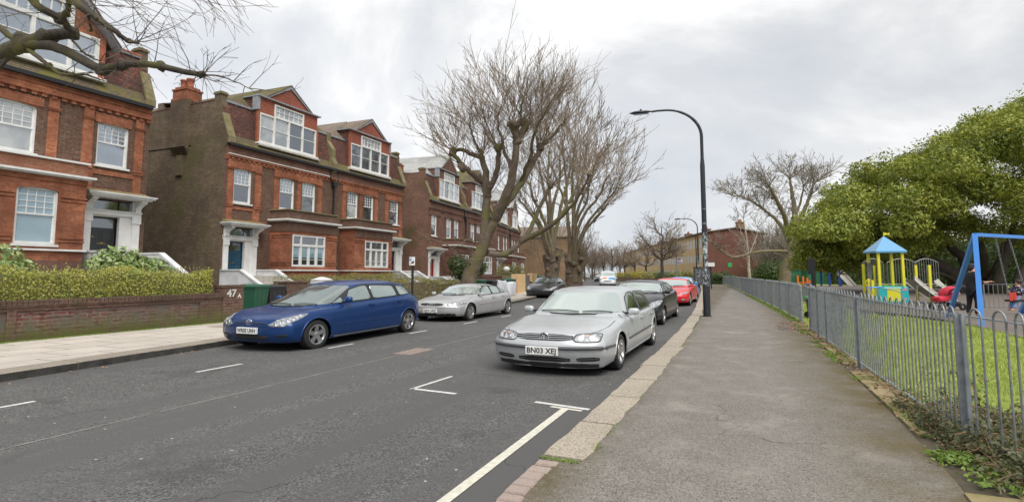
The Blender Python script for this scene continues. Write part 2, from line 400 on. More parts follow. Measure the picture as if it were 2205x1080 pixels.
def slabs():
    m_, t, b = mat_base('paving_slab'); P = geo(t)
    bt = nn(t, 'ShaderNodeTexBrick', offset=.5)
    for k, v_ in (('Scale', 1.), ('Brick Width', .95), ('Row Height', .80), ('Mortar Size', .016), ('Mortar Smooth', .2)): bt.inputs[k].default_value = v_
    bt.inputs['Color1'].default_value = (.50, .45, .39, 1); bt.inputs['Color2'].default_value = (.58, .525, .46, 1); bt.inputs['Mortar'].default_value = (.10, .09, .075, 1)
    mpp = nn(t, 'ShaderNodeMapping'); mpp.inputs['Rotation'].default_value = (0, 0, R(88)); t.links.new(P, mpp.inputs['Vector']); t.links.new(mpp.outputs[0], bt.inputs['Vector'])
    c_ = mixn(t, noise(t, 1.4, 6, .65, P, .4, .75), bt.outputs['Color'], (.42, .38, .33))
    c_ = mixn(t, noise(t, 60., 3, .7, P, .5, .8), c_, (.25, .225, .20))
    t.links.new(c_, b.inputs['Base Color']); b.inputs['Roughness'].default_value = .85
    bump(t, b, bt.outputs['Fac'], -.5, .006)
slabs()
def granite(name, c, c2, c3):
    m_, t, b = mat_base(name); P = geo(t)
    c_ = mixn(t, noise(t, 1.2, 5, .6, P, .35, .7), c, c2)
    c_ = mixn(t, noise(t, 48., 4, .8, P, .48, .60), c_, c3)
    t.links.new(c_, b.inputs['Base Color']); b.inputs['Roughness'].default_value = .85
    bump(t, b, noise(t, 30., 5, .7, P), .7, .01)
granite('granite', (.42, .365, .29), (.36, .31, .25), (.19, .16, .13))
granite('granite_left', (.36, .31, .25), (.27, .24, .20), (.15, .13, .11))
granite('sett_pink', (.36, .285, .25), (.31, .245, .215), (.28, .22, .19))
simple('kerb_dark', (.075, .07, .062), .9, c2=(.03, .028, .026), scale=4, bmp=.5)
simple('verge_stone', (.33, .26, .15), .9, c2=(.20, .17, .06), scale=3.5, bmp=.5)
simple('earth', (.10, .078, .052), .95, c2=(.055, .05, .028), scale=3, bmp=.6)
simple('garden_paving', (.17, .16, .145), .9, c2=(.10, .10, .09), scale=1.2)
simple('play_surface', (.125, .105, .09), .9, c2=(.17, .14, .12), scale=.8)
simple('grass_ground', (.28, .34, .06), .95, c2=(.14, .19, .04), scale=2.2, bmp=.8)
simple('grass_blade', (.42, .47, .10), .6, c2=(.27, .36, .06), scale=1.8)
simple('grass_dry', (.30, .30, .10), .7, c2=(.20, .24, .06), scale=3.)
def bark(name, c, c2, c3, sc_=3.):
    m_, t, b = mat_base(name); P = geo(t)
    c_ = mixn(t, noise(t, sc_, 6, .7, P, .4, .65), c, c2)
    c_ = mixn(t, noise(t, sc_*.35, 5, .6, P, .48, .62), c_, c3)
    t.links.new(c_, b.inputs['Base Color']); b.inputs['Roughness'].default_value = .9
    bump(t, b, noise(t, sc_*6, 5, .7, P), .8, .03)
bark('bark_plane', (.17, .13, .095), (.085, .065, .05), (.115, .11, .035))
bark('bark_knob', (.15, .105, .078), (.07, .052, .042), (.12, .10, .05), 2.2)
bark('bark_limb', (.23, .19, .13), (.15, .12, .08), (.19, .17, .07), 2.)
bark('bark_dark', (.085, .065, .055), (.05, .04, .034), (.07, .066, .03))
bark('bark_branch', (.11, .09, .065), (.05, .042, .036), (.14, .13, .04), 7.)
bark('bark_birch', (.50, .44, .36), (.24, .19, .15), (.55, .50, .42), 4.)
simple('twig_brown', (.20, .145, .11), .9, c2=(.25, .20, .13), scale=.6)
simple('twig_dark', (.15, .115, .09), .9, var=.1)
simple('twig_grey', (.27, .235, .19), .9, c2=(.20, .165, .12), scale=.4)
def leafm(name, cols, rough=.45, scale=1.2, fine=7.):
    m_, t, b = mat_base(name); P = geo(t)
    c_ = mixn(t, noise(t, scale, 4, .6, P, .38, .62), cols[0], cols[1])
    c_ = mixn(t, noise(t, fine, 2, .7, P, .50, .66), c_, cols[2])
    t.links.new(c_, b.inputs['Base Color']); b.inputs['Roughness'].default_value = rough
    b.inputs['Specular IOR Level'].default_value = .4
    tr = nn(t, 'ShaderNodeBsdfTranslucent'); t.links.new(c_, tr.inputs['Color'])
    mxs = nn(t, 'ShaderNodeMixShader'); mxs.inputs[0].default_value = .25
    t.links.new(b.outputs[0], mxs.inputs[1]); t.links.new(tr.outputs[0], mxs.inputs[2]); t.links.new(mxs.outputs[0], t.nodes['Material Output'].inputs['Surface'])
leafm('leaf_evergreen', [(.115, .17, .025), (.26, .30, .038), (.48, .46, .08)], scale=.8, fine=5.)
leafm('leaf_hedge', [(.46, .46, .08), (.28, .35, .06), (.50, .42, .20)], scale=2.5, fine=16.)
leafm('leaf_hedge_dark', [(.22, .22, .06), (.27, .27, .08), (.30, .24, .12)], scale=2., fine=14.)
leafm('leaf_shrub', [(.26, .36, .12), (.17, .27, .07), (.55, .56, .30)], rough=.3, scale=3., fine=10.)
leafm('leaf_dark', [(.05, .09, .028), (.08, .12, .03), (.13, .17, .05)], scale=2., fine=9.)
leafm('leaf_bramble', [(.085, .10, .045), (.13, .15, .07), (.24, .18, .10)], scale=3., fine=20.)
leafm('leaf_weed', [(.20, .30, .05), (.14, .24, .04), (.30, .33, .08)], scale=5., fine=20.)
leafm('leaf_forsythia', [(.55, .42, .03), (.42, .36, .05), (.16, .19, .05)], scale=.5, fine=2.)
leafm('leaf_dead', [(.34, .21, .12), (.26, .15, .09), (.44, .30, .18)], scale=6., fine=20.)
simple('bin_green', (.022, .105, .06), .45, var=.1)
simple('bin_dark', (.028, .028, .032), .45, var=.1)
simple('bag_white', (.70, .72, .76), .6, c2=(.55, .57, .62), scale=3)
simple('play_yellow', (.72, .66, .03), .4, var=.05, coat=.3)
simple('play_blue', (.05, .24, .70), .35, var=.05, coat=.3)
simple('play_skyblue', (.10, .32, .55), .4, var=.05, coat=.3)
simple('play_navy', (.02, .06, .32), .4, var=.05)
simple('play_teal', (.02, .40, .42), .4, var=.08)
simple('play_lime', (.56, .62, .05), .45, var=.08)
simple('play_green', (.05, .42, .12), .45, var=.08)
simple('play_orange', (.80, .20, .03), .4, var=.05)
simple('play_steel', (.34, .36, .34), .35, .6, var=.15, scale=2)
simple('play_grey', (.17, .17, .165), .5, var=.1)
simple('slide_white', (.66, .64, .58), .35, var=.06)
simple('container_green', (.03, .16, .08), .6, var=.15)
simple('coat_black', (.014, .014, .018), .85, var=.2, scale=9)
simple('trouser_black', (.012, .012, .014), .9)
simple('skin', (.52, .28, .19), .55, var=.06)
simple('hair_dark', (.035, .022, .018), .6, var=.2, scale=30)
simple('denim', (.20, .30, .55), .85, var=.15, scale=20)
simple('pram_red', (.60, .02, .05), .6, var=.1)
simple('pram_pink', (.70, .22, .38), .6, var=.1)
simple('strap_red', (.72, .06, .03), .5)
def dotted():
    m_, t, b = mat_base('jacket_dotted'); v = objco(t)
    vo = nn(t, 'ShaderNodeTexVoronoi', i_Scale=26., i_Randomness=.5); t.links.new(v, vo.inputs['Vector'])
    lt = nn(t, 'ShaderNodeMath', operation='LESS_THAN'); t.links.new(vo.outputs['Distance'], lt.inputs[0]); lt.inputs[1].default_value = .28
    t.links.new(mixn(t, lt.outputs[0], (.015, .022, .07), (.65, .62, .66)), b.inputs['Base Color']); b.inputs['Roughness'].default_value = .8
dotted()
def poster():
    m_, t, b = mat_base('poster_mix'); v = objco(t)
    vo = nn(t, 'ShaderNodeTexVoronoi', i_Scale=9., distance='CHEBYCHEV'); t.links.new(v, vo.inputs['Vector'])
    sp = nn(t, 'ShaderNodeSeparateColor'); t.links.new(vo.outputs['Color'], sp.inputs[0])
    r_ = nn(t, 'ShaderNodeMapRange', i_From_Min=.45, i_From_Max=.6); t.links.new(sp.outputs[0], r_.inputs['Value'])
    t.links.new(mixn(t, r_.outputs['Result'], (.05, .055, .07), (.22, .23, .24)), b.inputs['Base Color'])
poster()
def stickers():     # old paper and glue on the lamp post
    m_, t, b = mat_base('post_stickers'); v = objco(t)
    mpp = nn(t, 'ShaderNodeMapping'); mpp.inputs['Scale'].default_value = (1, 1, .8); t.links.new(v, mpp.inputs['Vector'])
    c_ = mixn(t, noise(t, 9., 6, .75, mpp.outputs[0], .50, .56), (.022, .024, .028), (.40, .45, .46))
    c_ = mixn(t, noise(t, 22., 3, .75, v, .60, .66), c_, (.60, .62, .62))
    t.links.new(c_, b.inputs['Base Color']); b.inputs['Roughness'].default_value = .7
stickers()
def chipped():
    m_, t, b = mat_base('post_black'); v = objco(t)
    c_ = mixn(t, noise(t, 11., 5, .75, v, .66, .68), (.020, .022, .028), (.55, .56, .56))
    t.links.new(c_, b.inputs['Base Color']); b.inputs['Roughness'].default_value = .45
chipped()
M = MT
def text_mesh(txt, size, name, mat, parent, loc, rot, depth=.002, sx=1.0, align='CENTER', sub=None, fitw=None):
    cu = bpy.data.curves.new(name, 'FONT'); cu.body = txt; cu.size = size; cu.extrude = depth; cu.align_x = align; cu.align_y = 'CENTER'; cu.resolution_u = 3
    if sub: cu.offset = sub
    tmp = bpy.data.objects.new('tmp', cu); col.objects.link(tmp)
    bpy.context.view_layer.update()
    dg = bpy.context.evaluated_depsgraph_get()
    me = bpy.data.meshes.new_from_object(tmp.evaluated_get(dg)); me.name = name
    bpy.data.objects.remove(tmp); bpy.data.curves.remove(cu)
    me.materials.clear(); me.materials.append(mat)
    if fitw:
        xs_ = [v.co.x for v in me.vertices]; sx = fitw/max(1e-6, max(xs_)-min(xs_))
    o = bpy.data.objects.new(name, me); col.objects.link(o); o.parent = parent
    o.location = loc; o.rotation_euler = rot; o.scale = (sx, 1, 1)
    return o
# ---------------------------------------------------------------- ground, road, pavements
def strip(name, left, right, z, mat, kind='structure', uv=False, thick=0):
    mb = MB(); n = len(left)
    vs = [(p[0], p[1], z if len(p) < 3 else p[2]) for p in left]+[(p[0], p[1], z if len(p) < 3 else p[2]) for p in right]
    mb.add(vs, [(i, n+i, n+i+1, i+1) for i in range(n-1)])
    o = mb.build(name, mat, uv=uv)
    if thick:
        pass
    return tag(o, kind=kind)
def lerp_x(poly, y):
    for (a, b) in zip(poly, poly[1:]):
        if a[1] <= y <= b[1]:
            t = (y-a[1])/(b[1]-a[1]); return a[0]+(b[0]-a[0])*t
    return poly[-1][0] if y > poly[-1][1] else poly[0][0]
def smooth_line(ctrl, step=1.0):
    ys = np.array([c[1] for c in ctrl]); xs = np.array([c[0] for c in ctrl])
    yy = np.concatenate([np.arange(ys[0], 60, step), np.arange(60, ys[-1]+.1, 4.)])
    f = np.interp(yy, ys, xs)
    k = np.ones(5)/5; fp = np.pad(f, 2, mode='reflect', reflect_type='odd'); f = np.convolve(fp, k, 'valid')
    return [(float(a), float(b)) for a, b in zip(f, yy)]
LK = smooth_line([(-8.9, -12), (-9.2, 0), (-9.46, 4.4), (-9.8, 6.5), (-10.05, 8.5), (-10.3, 14), (-10.5, 25), (-11.5, 31), (-12.9, 37.7), (-15.5, 50), (-18.6, 66), (-30, 110), (-46, 165), (-75, 270)])
RK = smooth_line([(-1.5, -12), (-1.5, 13), (-1.6, 17), (-1.85, 23.5), (-2.5, 35), (-3.3, 49), (-5, 71), (-9.5, 90), (-19, 118), (-33, 165), (-62, 270)])
def off(line, d): return [(x+d, y) for x, y in line]
g = MB(); g.add([(-900, -300, -.03), (900, -300, -.03), (900, 1500, -.03), (-900, 1500, -.03)], [(0, 1, 2, 3)])
tag(g.build('ground', M['earth'], uv=False), kind='structure')
strip('road', LK, RK, 0.0, M['asphalt_road'])
# left kerb stones: one strip of granite with a dark face, in separate stones
def kerb(name, line, w_, z, side, mt, mdark, y0, y1, stone, gap=.012, jitter=.006):
    mb = MB(); y = y0; rnd = random.Random(3)
    while y < y1:
        L_ = stone*rnd.uniform(.85, 1.15) if y < 60 else 6.
        e_ = min(y+L_, y1)
        a = lerp_x(line, y+gap/2); b = lerp_x(line, e_-gap/2); j = rnd.uniform(-jitter, jitter); zz = z+rnd.uniform(-.004, .004)
        ws = side*(w_+rnd.uniform(-.02, .02)*(2 if jitter > .01 else 1))
        A = (a+j, y+gap/2); B = (b+j, e_-gap/2); n_ = 5 if y < 15 else 1
        vs = []
        for k in range(n_+1):
            t = k/n_; px = A[0]+(B[0]-A[0])*t; py = A[1]+(B[1]-A[1])*t
            jj = rnd.uniform(-jitter, jitter); kk = rnd.uniform(-jitter, jitter)*1.6
            vs += [(px+jj*.4, py, -.02), (px+jj, py, zz-.015), (px+jj+side*.018, py, zz), (px+ws+kk, py, zz), (px+ws+kk, py, -.02)]
        fs = []; ms = []
        for k in range(n_):
            for q in range(4):
                a0 = k*5+q; fs.append((a0, a0+5, a0+6, a0+1))
        b0 = len(mb.v); mb.add(vs, fs)
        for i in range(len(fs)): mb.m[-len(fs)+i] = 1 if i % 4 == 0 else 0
        mb.add(vs[:5], [(0, 1, 2, 3, 4)]); mb.add(vs[-5:], [(4, 3, 2, 1, 0)])
        y = e_
    return tag(mb.build(name, [mt, mdark], uv=False), kind='structure')
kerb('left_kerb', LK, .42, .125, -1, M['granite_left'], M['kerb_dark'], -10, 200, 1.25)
kerb('right_kerb', RK, .34, .10, 1, M['granite'], M['granite'], 4.15, 200, 1.15, gap=.03, jitter=.012)
LKi = off(LK, -.42); RKi = off(RK, .34)
WL = smooth_line([(-13.0, -12), (-13.72, 6), (-13.7, 12), (-13.6, 18), (-13.7, 26), (-14.9, 33), (-16.4, 40), (-19.5, 52), (-23.5, 68), (-36, 112), (-54, 168), (-84, 270)])
strip('left_pavement', [(lerp_x(WL, y), y) for x, y in LK], LKi, .118, M['paving_slab'])
strip('garden_ground', [(-75+0*x-max(0, y-60)*.5, y) for x, y in WL], [(x-.0, y) for x, y in WL], .10, M['garden_paving'])
# right footpath
FENCE = [(1.90, -12), (1.86, 3.5), (1.81, 5.2), (1.65, 5.7), (1.56, 9.73), (1.47, 15.3), (1.49, 17.65), (1.25, 23), (.85, 29.6), (0., 43), (-2.1, 74), (-6.2, 92), (-16, 120), (-30, 168), (-58, 270)]
PE = smooth_line([(1.20, -12), (1.20, 3.6), (1.30, 4.6), (1.36, 6), (1.33, 8), (1.37, 14), (1.36, 18), (1.05, 24), (.68, 29.6), (-.15, 43), (-2.3, 74), (-6.4, 92), (-16.2, 120), (-30.2, 168), (-58.2, 270)])
sp_ = [y for x, y in PE]
inner = [(lerp_x(RKi, y) if y > 4.2 else lerp_x(RK, y)+.02, y) for y in sp_]
pl = [i for i in range(len(sp_))]
pth = []
lf = [(lerp_x(RKi, y), y) for y in sp_ if y > 4.2]; rf = [p for p in PE if p[1] > 4.2]
strip('footpath', lf, rf, .095, M['asphalt_path'])
lf = [(-1.36, -12), (-1.36, 4.15), (-1.16, 4.2), (lf[0][0], lf[0][1])]; rf2 = [(1.2, -12), (1.33, 4.15), (1.33, 4.2), rf[0]]
o = strip('footpath', [(-1.36, -12, .03), (-1.36, 3.0, .04), (-1.36, 4.12, .085), (-1.17, 4.13, .09), (lf[3][0], lf[3][1], .095)],
      [(1.2, -12, .095), (1.2, 3.0, .095), (1.25, 4.12, .095), (1.25, 4.13, .095), (rf[0][0], rf[0][1], .095)], .095, M['asphalt_path'])
# pink setts where the kerb drops
rnd = random.Random(8); mb = MB(); y = 1.0
while y < 4.08:
    for kx in range(1):
        wv = .135+rnd.uniform(-.015, .02); lx = .155+rnd.uniform(-.015, .02); x0 = -1.50+rnd.uniform(-.012, .012)
        z1 = .055+.03*(y-1)/3+rnd.uniform(-.004, .006)
        pts = [(x0, y), (x0+lx, y+rnd.uniform(-.01, .01)), (x0+lx+rnd.uniform(-.01, .01), y+wv-.022), (x0+rnd.uniform(-.01, .01), y+wv-.022)]
        cx_ = sum(p[0] for p in pts)/4; cy_ = sum(p[1] for p in pts)/4
        top = [(cx_+(p[0]-cx_)*.88, cy_+(p[1]-cy_)*.88, z1) for p in pts]
        mb.add([(p[0], p[1], -.01) for p in pts]+[(p[0], p[1], z1-.012) for p in pts]+top,
               [(0, 1, 5, 4), (1, 2, 6, 5), (2, 3, 7, 6), (3, 0, 4, 7), (4, 5, 9, 8), (5, 6, 10, 9), (6, 7, 11, 10), (7, 4, 8, 11), (8, 9, 10, 11)])
    y += wv
tag(mb.build('kerb_setts', M['sett_pink'], uv=False), kind='structure')
# strip of earth and mossy stone under the fence
strip('verge', [(x, y) for x, y in PE], [(lerp_x(FENCE, y)+.25, y) for x, y in PE], .088, M['earth'])
rnd = random.Random(5); mb = MB(); y = 1.0
while y < 17:
    l_ = rnd.uniform(.5, .95)
    x0 = lerp_x(PE, y)+.02+rnd.uniform(-.02, .02); x1 = lerp_x(FENCE, y)+rnd.uniform(-.02, .08); x0b = lerp_x(PE, y+l_)+.02
    if rnd.random() < .62 or y < 4.9:
        if y < 4.9: x0 -= .05; x0b -= .05; x1 += .05
        zt = .108+rnd.uniform(0, .012)
        mb.prism([(x0, y, .06), (x1, y+rnd.uniform(-.03, .03), .06), (x1-.02, y+l_-.04, .06), (x0b, y+l_-.03, .06)], (0, 0, zt-.06))
    y += l_+rnd.choice([0, 0, .5])
tag(mb.build('verge_stones', M['verge_stone'], uv=False), kind='structure')
# park ground: rises a little beyond the fence
def park_z(x, y):
    f = lerp_x(FENCE, y); d = x-f
    return .09+.22*min(1, max(0, (d-.3)/3.0))+.02*math.sin(x*1.7+y*.9)*min(1, max(0, d))
mb = MB(); xs = [0, .25, .6, 1.2, 1.8, 2.4, 3.2, 4.5, 6, 9, 14, 24, 45, 90]
ys = list(np.arange(-10, 40, 1.))+list(np.arange(40, 200, 8.))
for yy in ys:
    for dx in xs:
        x_ = lerp_x(FENCE, yy)+.1+dx; mb.v.append((x_, yy, park_z(x_, yy)))
nx = len(xs)
for i in range(len(ys)-1):
    for j in range(nx-1):
        a0 = i*nx+j; mb.f.append((a0, a0+1, a0+nx+1, a0+nx)); mb.m.append(0); mb.sm.append(True)
tag(mb.build('park_ground', M['grass_ground'], uv=False), kind='structure')
mb = MB(); pp = [gp(1862, 668, .33), gp(1960, 678, .33), gp(2045, 690, .33), gp(2125, 707, .33), gp(2205, 727, .33), gp(2330, 765, .33), (20, 16), (24, 30), (20, 60), (4.5, 62), (2.9, 36)]
nplay = 40; ring = []
for i in range(len(pp)):
    a = pp[i]; b = pp[(i+1) % len(pp)]
    for k in range(5): ring.append((a[0]+(b[0]-a[0])*k/5, a[1]+(b[1]-a[1])*k/5))
mb.add([(x, y, .335) for x, y in ring], [tuple(range(len(ring)))])
tag(mb.build('play_area_surface', M['play_surface'], uv=False), kind='structure')
# ---- markings, thin sheets on the road
def mark(name, quads, mt, z=.004):
    mb = MB()
    for q in quads: mb.add([(p[0], p[1], z) for p in q], [tuple(range(len(q)))])
    return tag(mb.build(name, mt, uv=False), kind='structure')
def rect(x0, x1, y0, y1): return [(x0, y0), (x1, y0), (x1, y1), (x0, y1)]
def seg(a, b, w_):
    d = Vector((b[0]-a[0], b[1]-a[1])); n_ = Vector((-d.y, d.x)).normalized()*w_/2
    return [(a[0]-n_.x, a[1]-n_.y), (b[0]-n_.x, b[1]-n_.y), (b[0]+n_.x, b[1]+n_.y), (a[0]+n_.x, a[1]+n_.y)]
mark('road_marking_bay_dashes', [rect(-7.78, -7.70, a, b) for a, b in ((.3, 1.1), (3.1, 3.92), (5.99, 6.82), (8.88, 9.66), (11.8, 12.62), (14.7, 15.6), (17.45, 18.3), (20.3, 21.2), (23.2, 24.0))], M['road_white'])
mark('road_marking_bay_corner', [seg((-3.98, 7.2), (-4.03, 6.20), .055), seg((-4.03, 6.24), (-3.36, 6.19), .075)], M['road_white'])
mark('road_marking_bay_end', [seg((-2.30, 6.17), (-1.62, 6.06), .075)], M['road_white'])
mark('road_marking_bay_end_cream', [seg((-2.06, 6.03), (-1.68, 5.97), .06)], M['road_cream'])
mark('road_marking_edge_line', [seg((-1.86, -8), (-1.875, 5.99), .085)], M['road_cream'], .006)
mark('road_seam', [seg((-5.92, -10), (-5.90, 9), .035), seg((-5.90, 9), (-5.98, 24), .035), seg((-5.98, 24), (-7.6, 45), .04)], M['seam_tar'], .003)
# patches of laid reddish tarmac: drain repair in the road, patch by the path gate, patch on the pavement
mb = MB(); c0 = gp(893, 756, 0)
for k in range(8):
    for j in range(2): mb.box(c0[0]-.20+j*.21, c0[0]-.01+j*.21, c0[1]-.42+k*.105, c0[1]-.365+k*.105, .001, .009)
tag(mb.build('drain_cover', M['sett_pink'], uv=False), 'reddish slatted drain cover set in the road beside the tar seam', 'drain cover')
o = mark('path_patch', [[(.75, 15.3), (1.38, 15.5), (1.38, 17.9), (.85, 17.6)]], M['asphalt_patch'], .100)
mark('pavement_patch', [[(-12.9, 10.2), (-12.3, 10.3), (-12.3, 12.0), (-12.9, 12.0)]], M['sett_pink'], .123)
# ---------------------------------------------------------------- leaf helper
def leaves(name, pts, nrm, size, mt, parent, seed=0, aspect=.45, fold=.25, jitter=.6, szvar=.4, droop=0.):
    rs = np.random.RandomState(seed); n = len(pts)
    P = np.array(pts, dtype=float); N_ = np.array(nrm, dtype=float)+rs.normal(0, jitter, (n, 3)); N_ /= np.linalg.norm(N_, axis=1)[:, None]+1e-9
    T = rs.normal(0, 1, (n, 3)); T -= (T*N_).sum(1)[:, None]*N_; T[:, 2] -= droop; T /= np.linalg.norm(T, axis=1)[:, None]+1e-9
    B = np.cross(N_, T); s_ = size*(1+rs.uniform(-szvar, szvar, n))[:, None]
    a = P-T*s_*.5; c = P+T*s_*.5; b = P+B*s_*aspect*.5+N_*s_*fold*.3-T*s_*.08; d = P-B*s_*aspect*.5+N_*s_*fold*.3-T*s_*.08
    V = np.stack([a, b, c, d], 1).reshape(-1, 3)
    me = bpy.data.meshes.new(name); me.vertices.add(4*n); me.vertices.foreach_set('co', V.ravel())
    me.loops.add(6*n); me.polygons.add(2*n)
    base = np.arange(n)[:, None]*4
    li = np.concatenate([base+0, base+1, base+2, base+0, base+2, base+3], 1).ravel().astype(np.int32)
    me.loops.foreach_set('vertex_index', li)
    me.polygons.foreach_set('loop_start', np.arange(2*n, dtype=np.int32)*3)
    me.materials.append(mt); me.update(calc_edges=True); me.validate()
    o = bpy.data.objects.new(name, me); col.objects.link(o)
    if parent is not None: o.parent = parent
    return o
def blob_points(cs, n, rs, shell=.75):
    """points in the outer shell of ellipsoids: cs = [(centre, radii)]"""
    vol = np.array([r[0]*r[1]*r[2] for c, r in cs])**.67; vol /= vol.sum()
    P = []; N_ = []
    for (c, r), f in zip(cs, vol):
        k = int(n*f); d = rs.normal(0, 1, (k, 3)); d /= np.linalg.norm(d, axis=1)[:, None]
        q = rs.uniform(shell, 1.06, k)[:, None]
        P.append(np.array(c)+d*q*np.array(r)); N_.append(d/np.array(r)*np.mean(r))
    return np.concatenate(P), np.concatenate(N_)
# ---- grass and ground cover
def in_play(x, y):
    c = False; j = len(pp)-1
    for i in range(len(pp)):
        if (pp[i][1] > y) != (pp[j][1] > y) and x < (pp[j][0]-pp[i][0])*(y-pp[i][1])/(pp[j][1]-pp[i][1])+pp[i][0]: c = not c
        j = i
    return c
rs = np.random.RandomState(4)
def blades(name, P, h, w_, mt, kind='stuff', seed=1, lean=.35):
    rs = np.random.RandomState(seed); n = len(P); P = np.array(P)
    a = rs.uniform(0, math.pi*2, n); d = np.stack([np.cos(a), np.sin(a), 0*a], 1)*w_/2
    ln = np.stack([rs.normal(0, lean, n), rs.normal(0, lean, n), np.ones(n)], 1)*(h*rs.uniform(.6, 1.4, n))[:, None]
    V = np.stack([P-d, P+d, P+ln], 1).reshape(-1, 3)
    me = bpy.data.meshes.new(name); me.vertices.add(3*n); me.vertices.foreach_set('co', V.ravel())
    me.loops.add(3*n); me.polygons.add(n); me.loops.foreach_set('vertex_index', np.arange(3*n, dtype=np.int32))
    me.polygons.foreach_set('loop_start', np.arange(n, dtype=np.int32)*3); me.materials.append(mt); me.update(calc_edges=True)
    o = bpy.data.objects.new(name, me); col.objects.link(o); return tag(o, kind=kind)
G = []
n = 0
while n < 150000:
    y = 3.5+22*rs.uniform()**1.4; x = lerp_x(FENCE, y)+.08+rs.uniform()*6.5
    if y > 12 and in_play(x, y): continue
    if x > 9: continue
    G.append((x, y, park_z(x, y)-.01)); n += 1
blades('grass', G, .052, .011, M['grass_blade'], seed=2)
G = []
while len(G) < 9000:
    y = rs.uniform(18, 60); x = lerp_x(FENCE, y)+.05+rs.uniform()*3.
    G.append((x, y, park_z(x, y)-.01))
blades('grass', G, .10, .03, M['grass_blade'], seed=3)
G = []                                # tufts and moss along the foot of the fence and the kerb
while len(G) < 9000:
    y = 3.9+14*rs.uniform(); c = math.sin(y*3.1)+math.sin(y*7.3+1)+math.sin(y*1.3)
    if c < .1: continue
    x = lerp_x(FENCE, y)-.26+rs.uniform()*.30; G.append((x, y, .09))
while len(G) < 14000:
    y = 17.6+20*rs.uniform(); x = lerp_x(FENCE, y)-.22+rs.uniform()*.28; G.append((x, y, .09))
blades('verge_grass', G, .035, .016, M['leaf_weed'], seed=5, lean=.9)
G = []
for _ in range(2600):
    y = 4.2+18*rs.uniform()**1.6; x = lerp_x(RKi, y)+rs.normal(.0, .022)
    if math.sin(y*4)+math.sin(y*9.7+2) < -.2: continue
    G.append((x, y, .093))
for _ in range(500):
    G.append((-1.32+rs.normal(0, .05), rs.uniform(1.6, 4.2), .05))
for _ in range(240):
    G.append((-1.30+rs.uniform(-.2, .12), 4.13+rs.normal(0, .02), .085))
blades('kerb_moss', G, .010, .012, M['leaf_weed'], seed=6, lean=1.4)
G = []                                # moss at the foot of the garden wall
for _ in range(9000):
    y = -2+13.3*rs.uniform(); x = lerp_x(WL, y)+.02+abs(rs.normal(0, .06)); G.append((x, y, .115))
blades('wall_moss', G, .025, .016, M['leaf_weed'], seed=7, lean=1.2)
# dead leaves blown along the fence and the kerb
P = []
for _ in range(900):
    y = 4.0+14*rs.uniform(); P.append((lerp_x(FENCE, y)-.05+rs.normal(0, .12), y, .115+rs.uniform(0, .02)))
for _ in range(260):
    P.append((1.15+rs.normal(0, .2), 16.3+rs.normal(0, .9), .112))
for _ in range(40):
    y = rs.uniform(3, 8.5); P.append((lerp_x(LK, y)+.1+abs(rs.normal(0, .15)), y, .012))
o = leaves('leaf_litter', P, [(0, 0, 1)]*len(P), .055, M['leaf_dead'], None, seed=3, aspect=.6, jitter=.35); tag(o, kind='stuff')
# ---------------------------------------------------------------- houses
brick('brick_parapet', [(.30, .125, .075), (.38, .17, .10), (.25, .10, .065)], (.26, .19, .13), soot=.3)
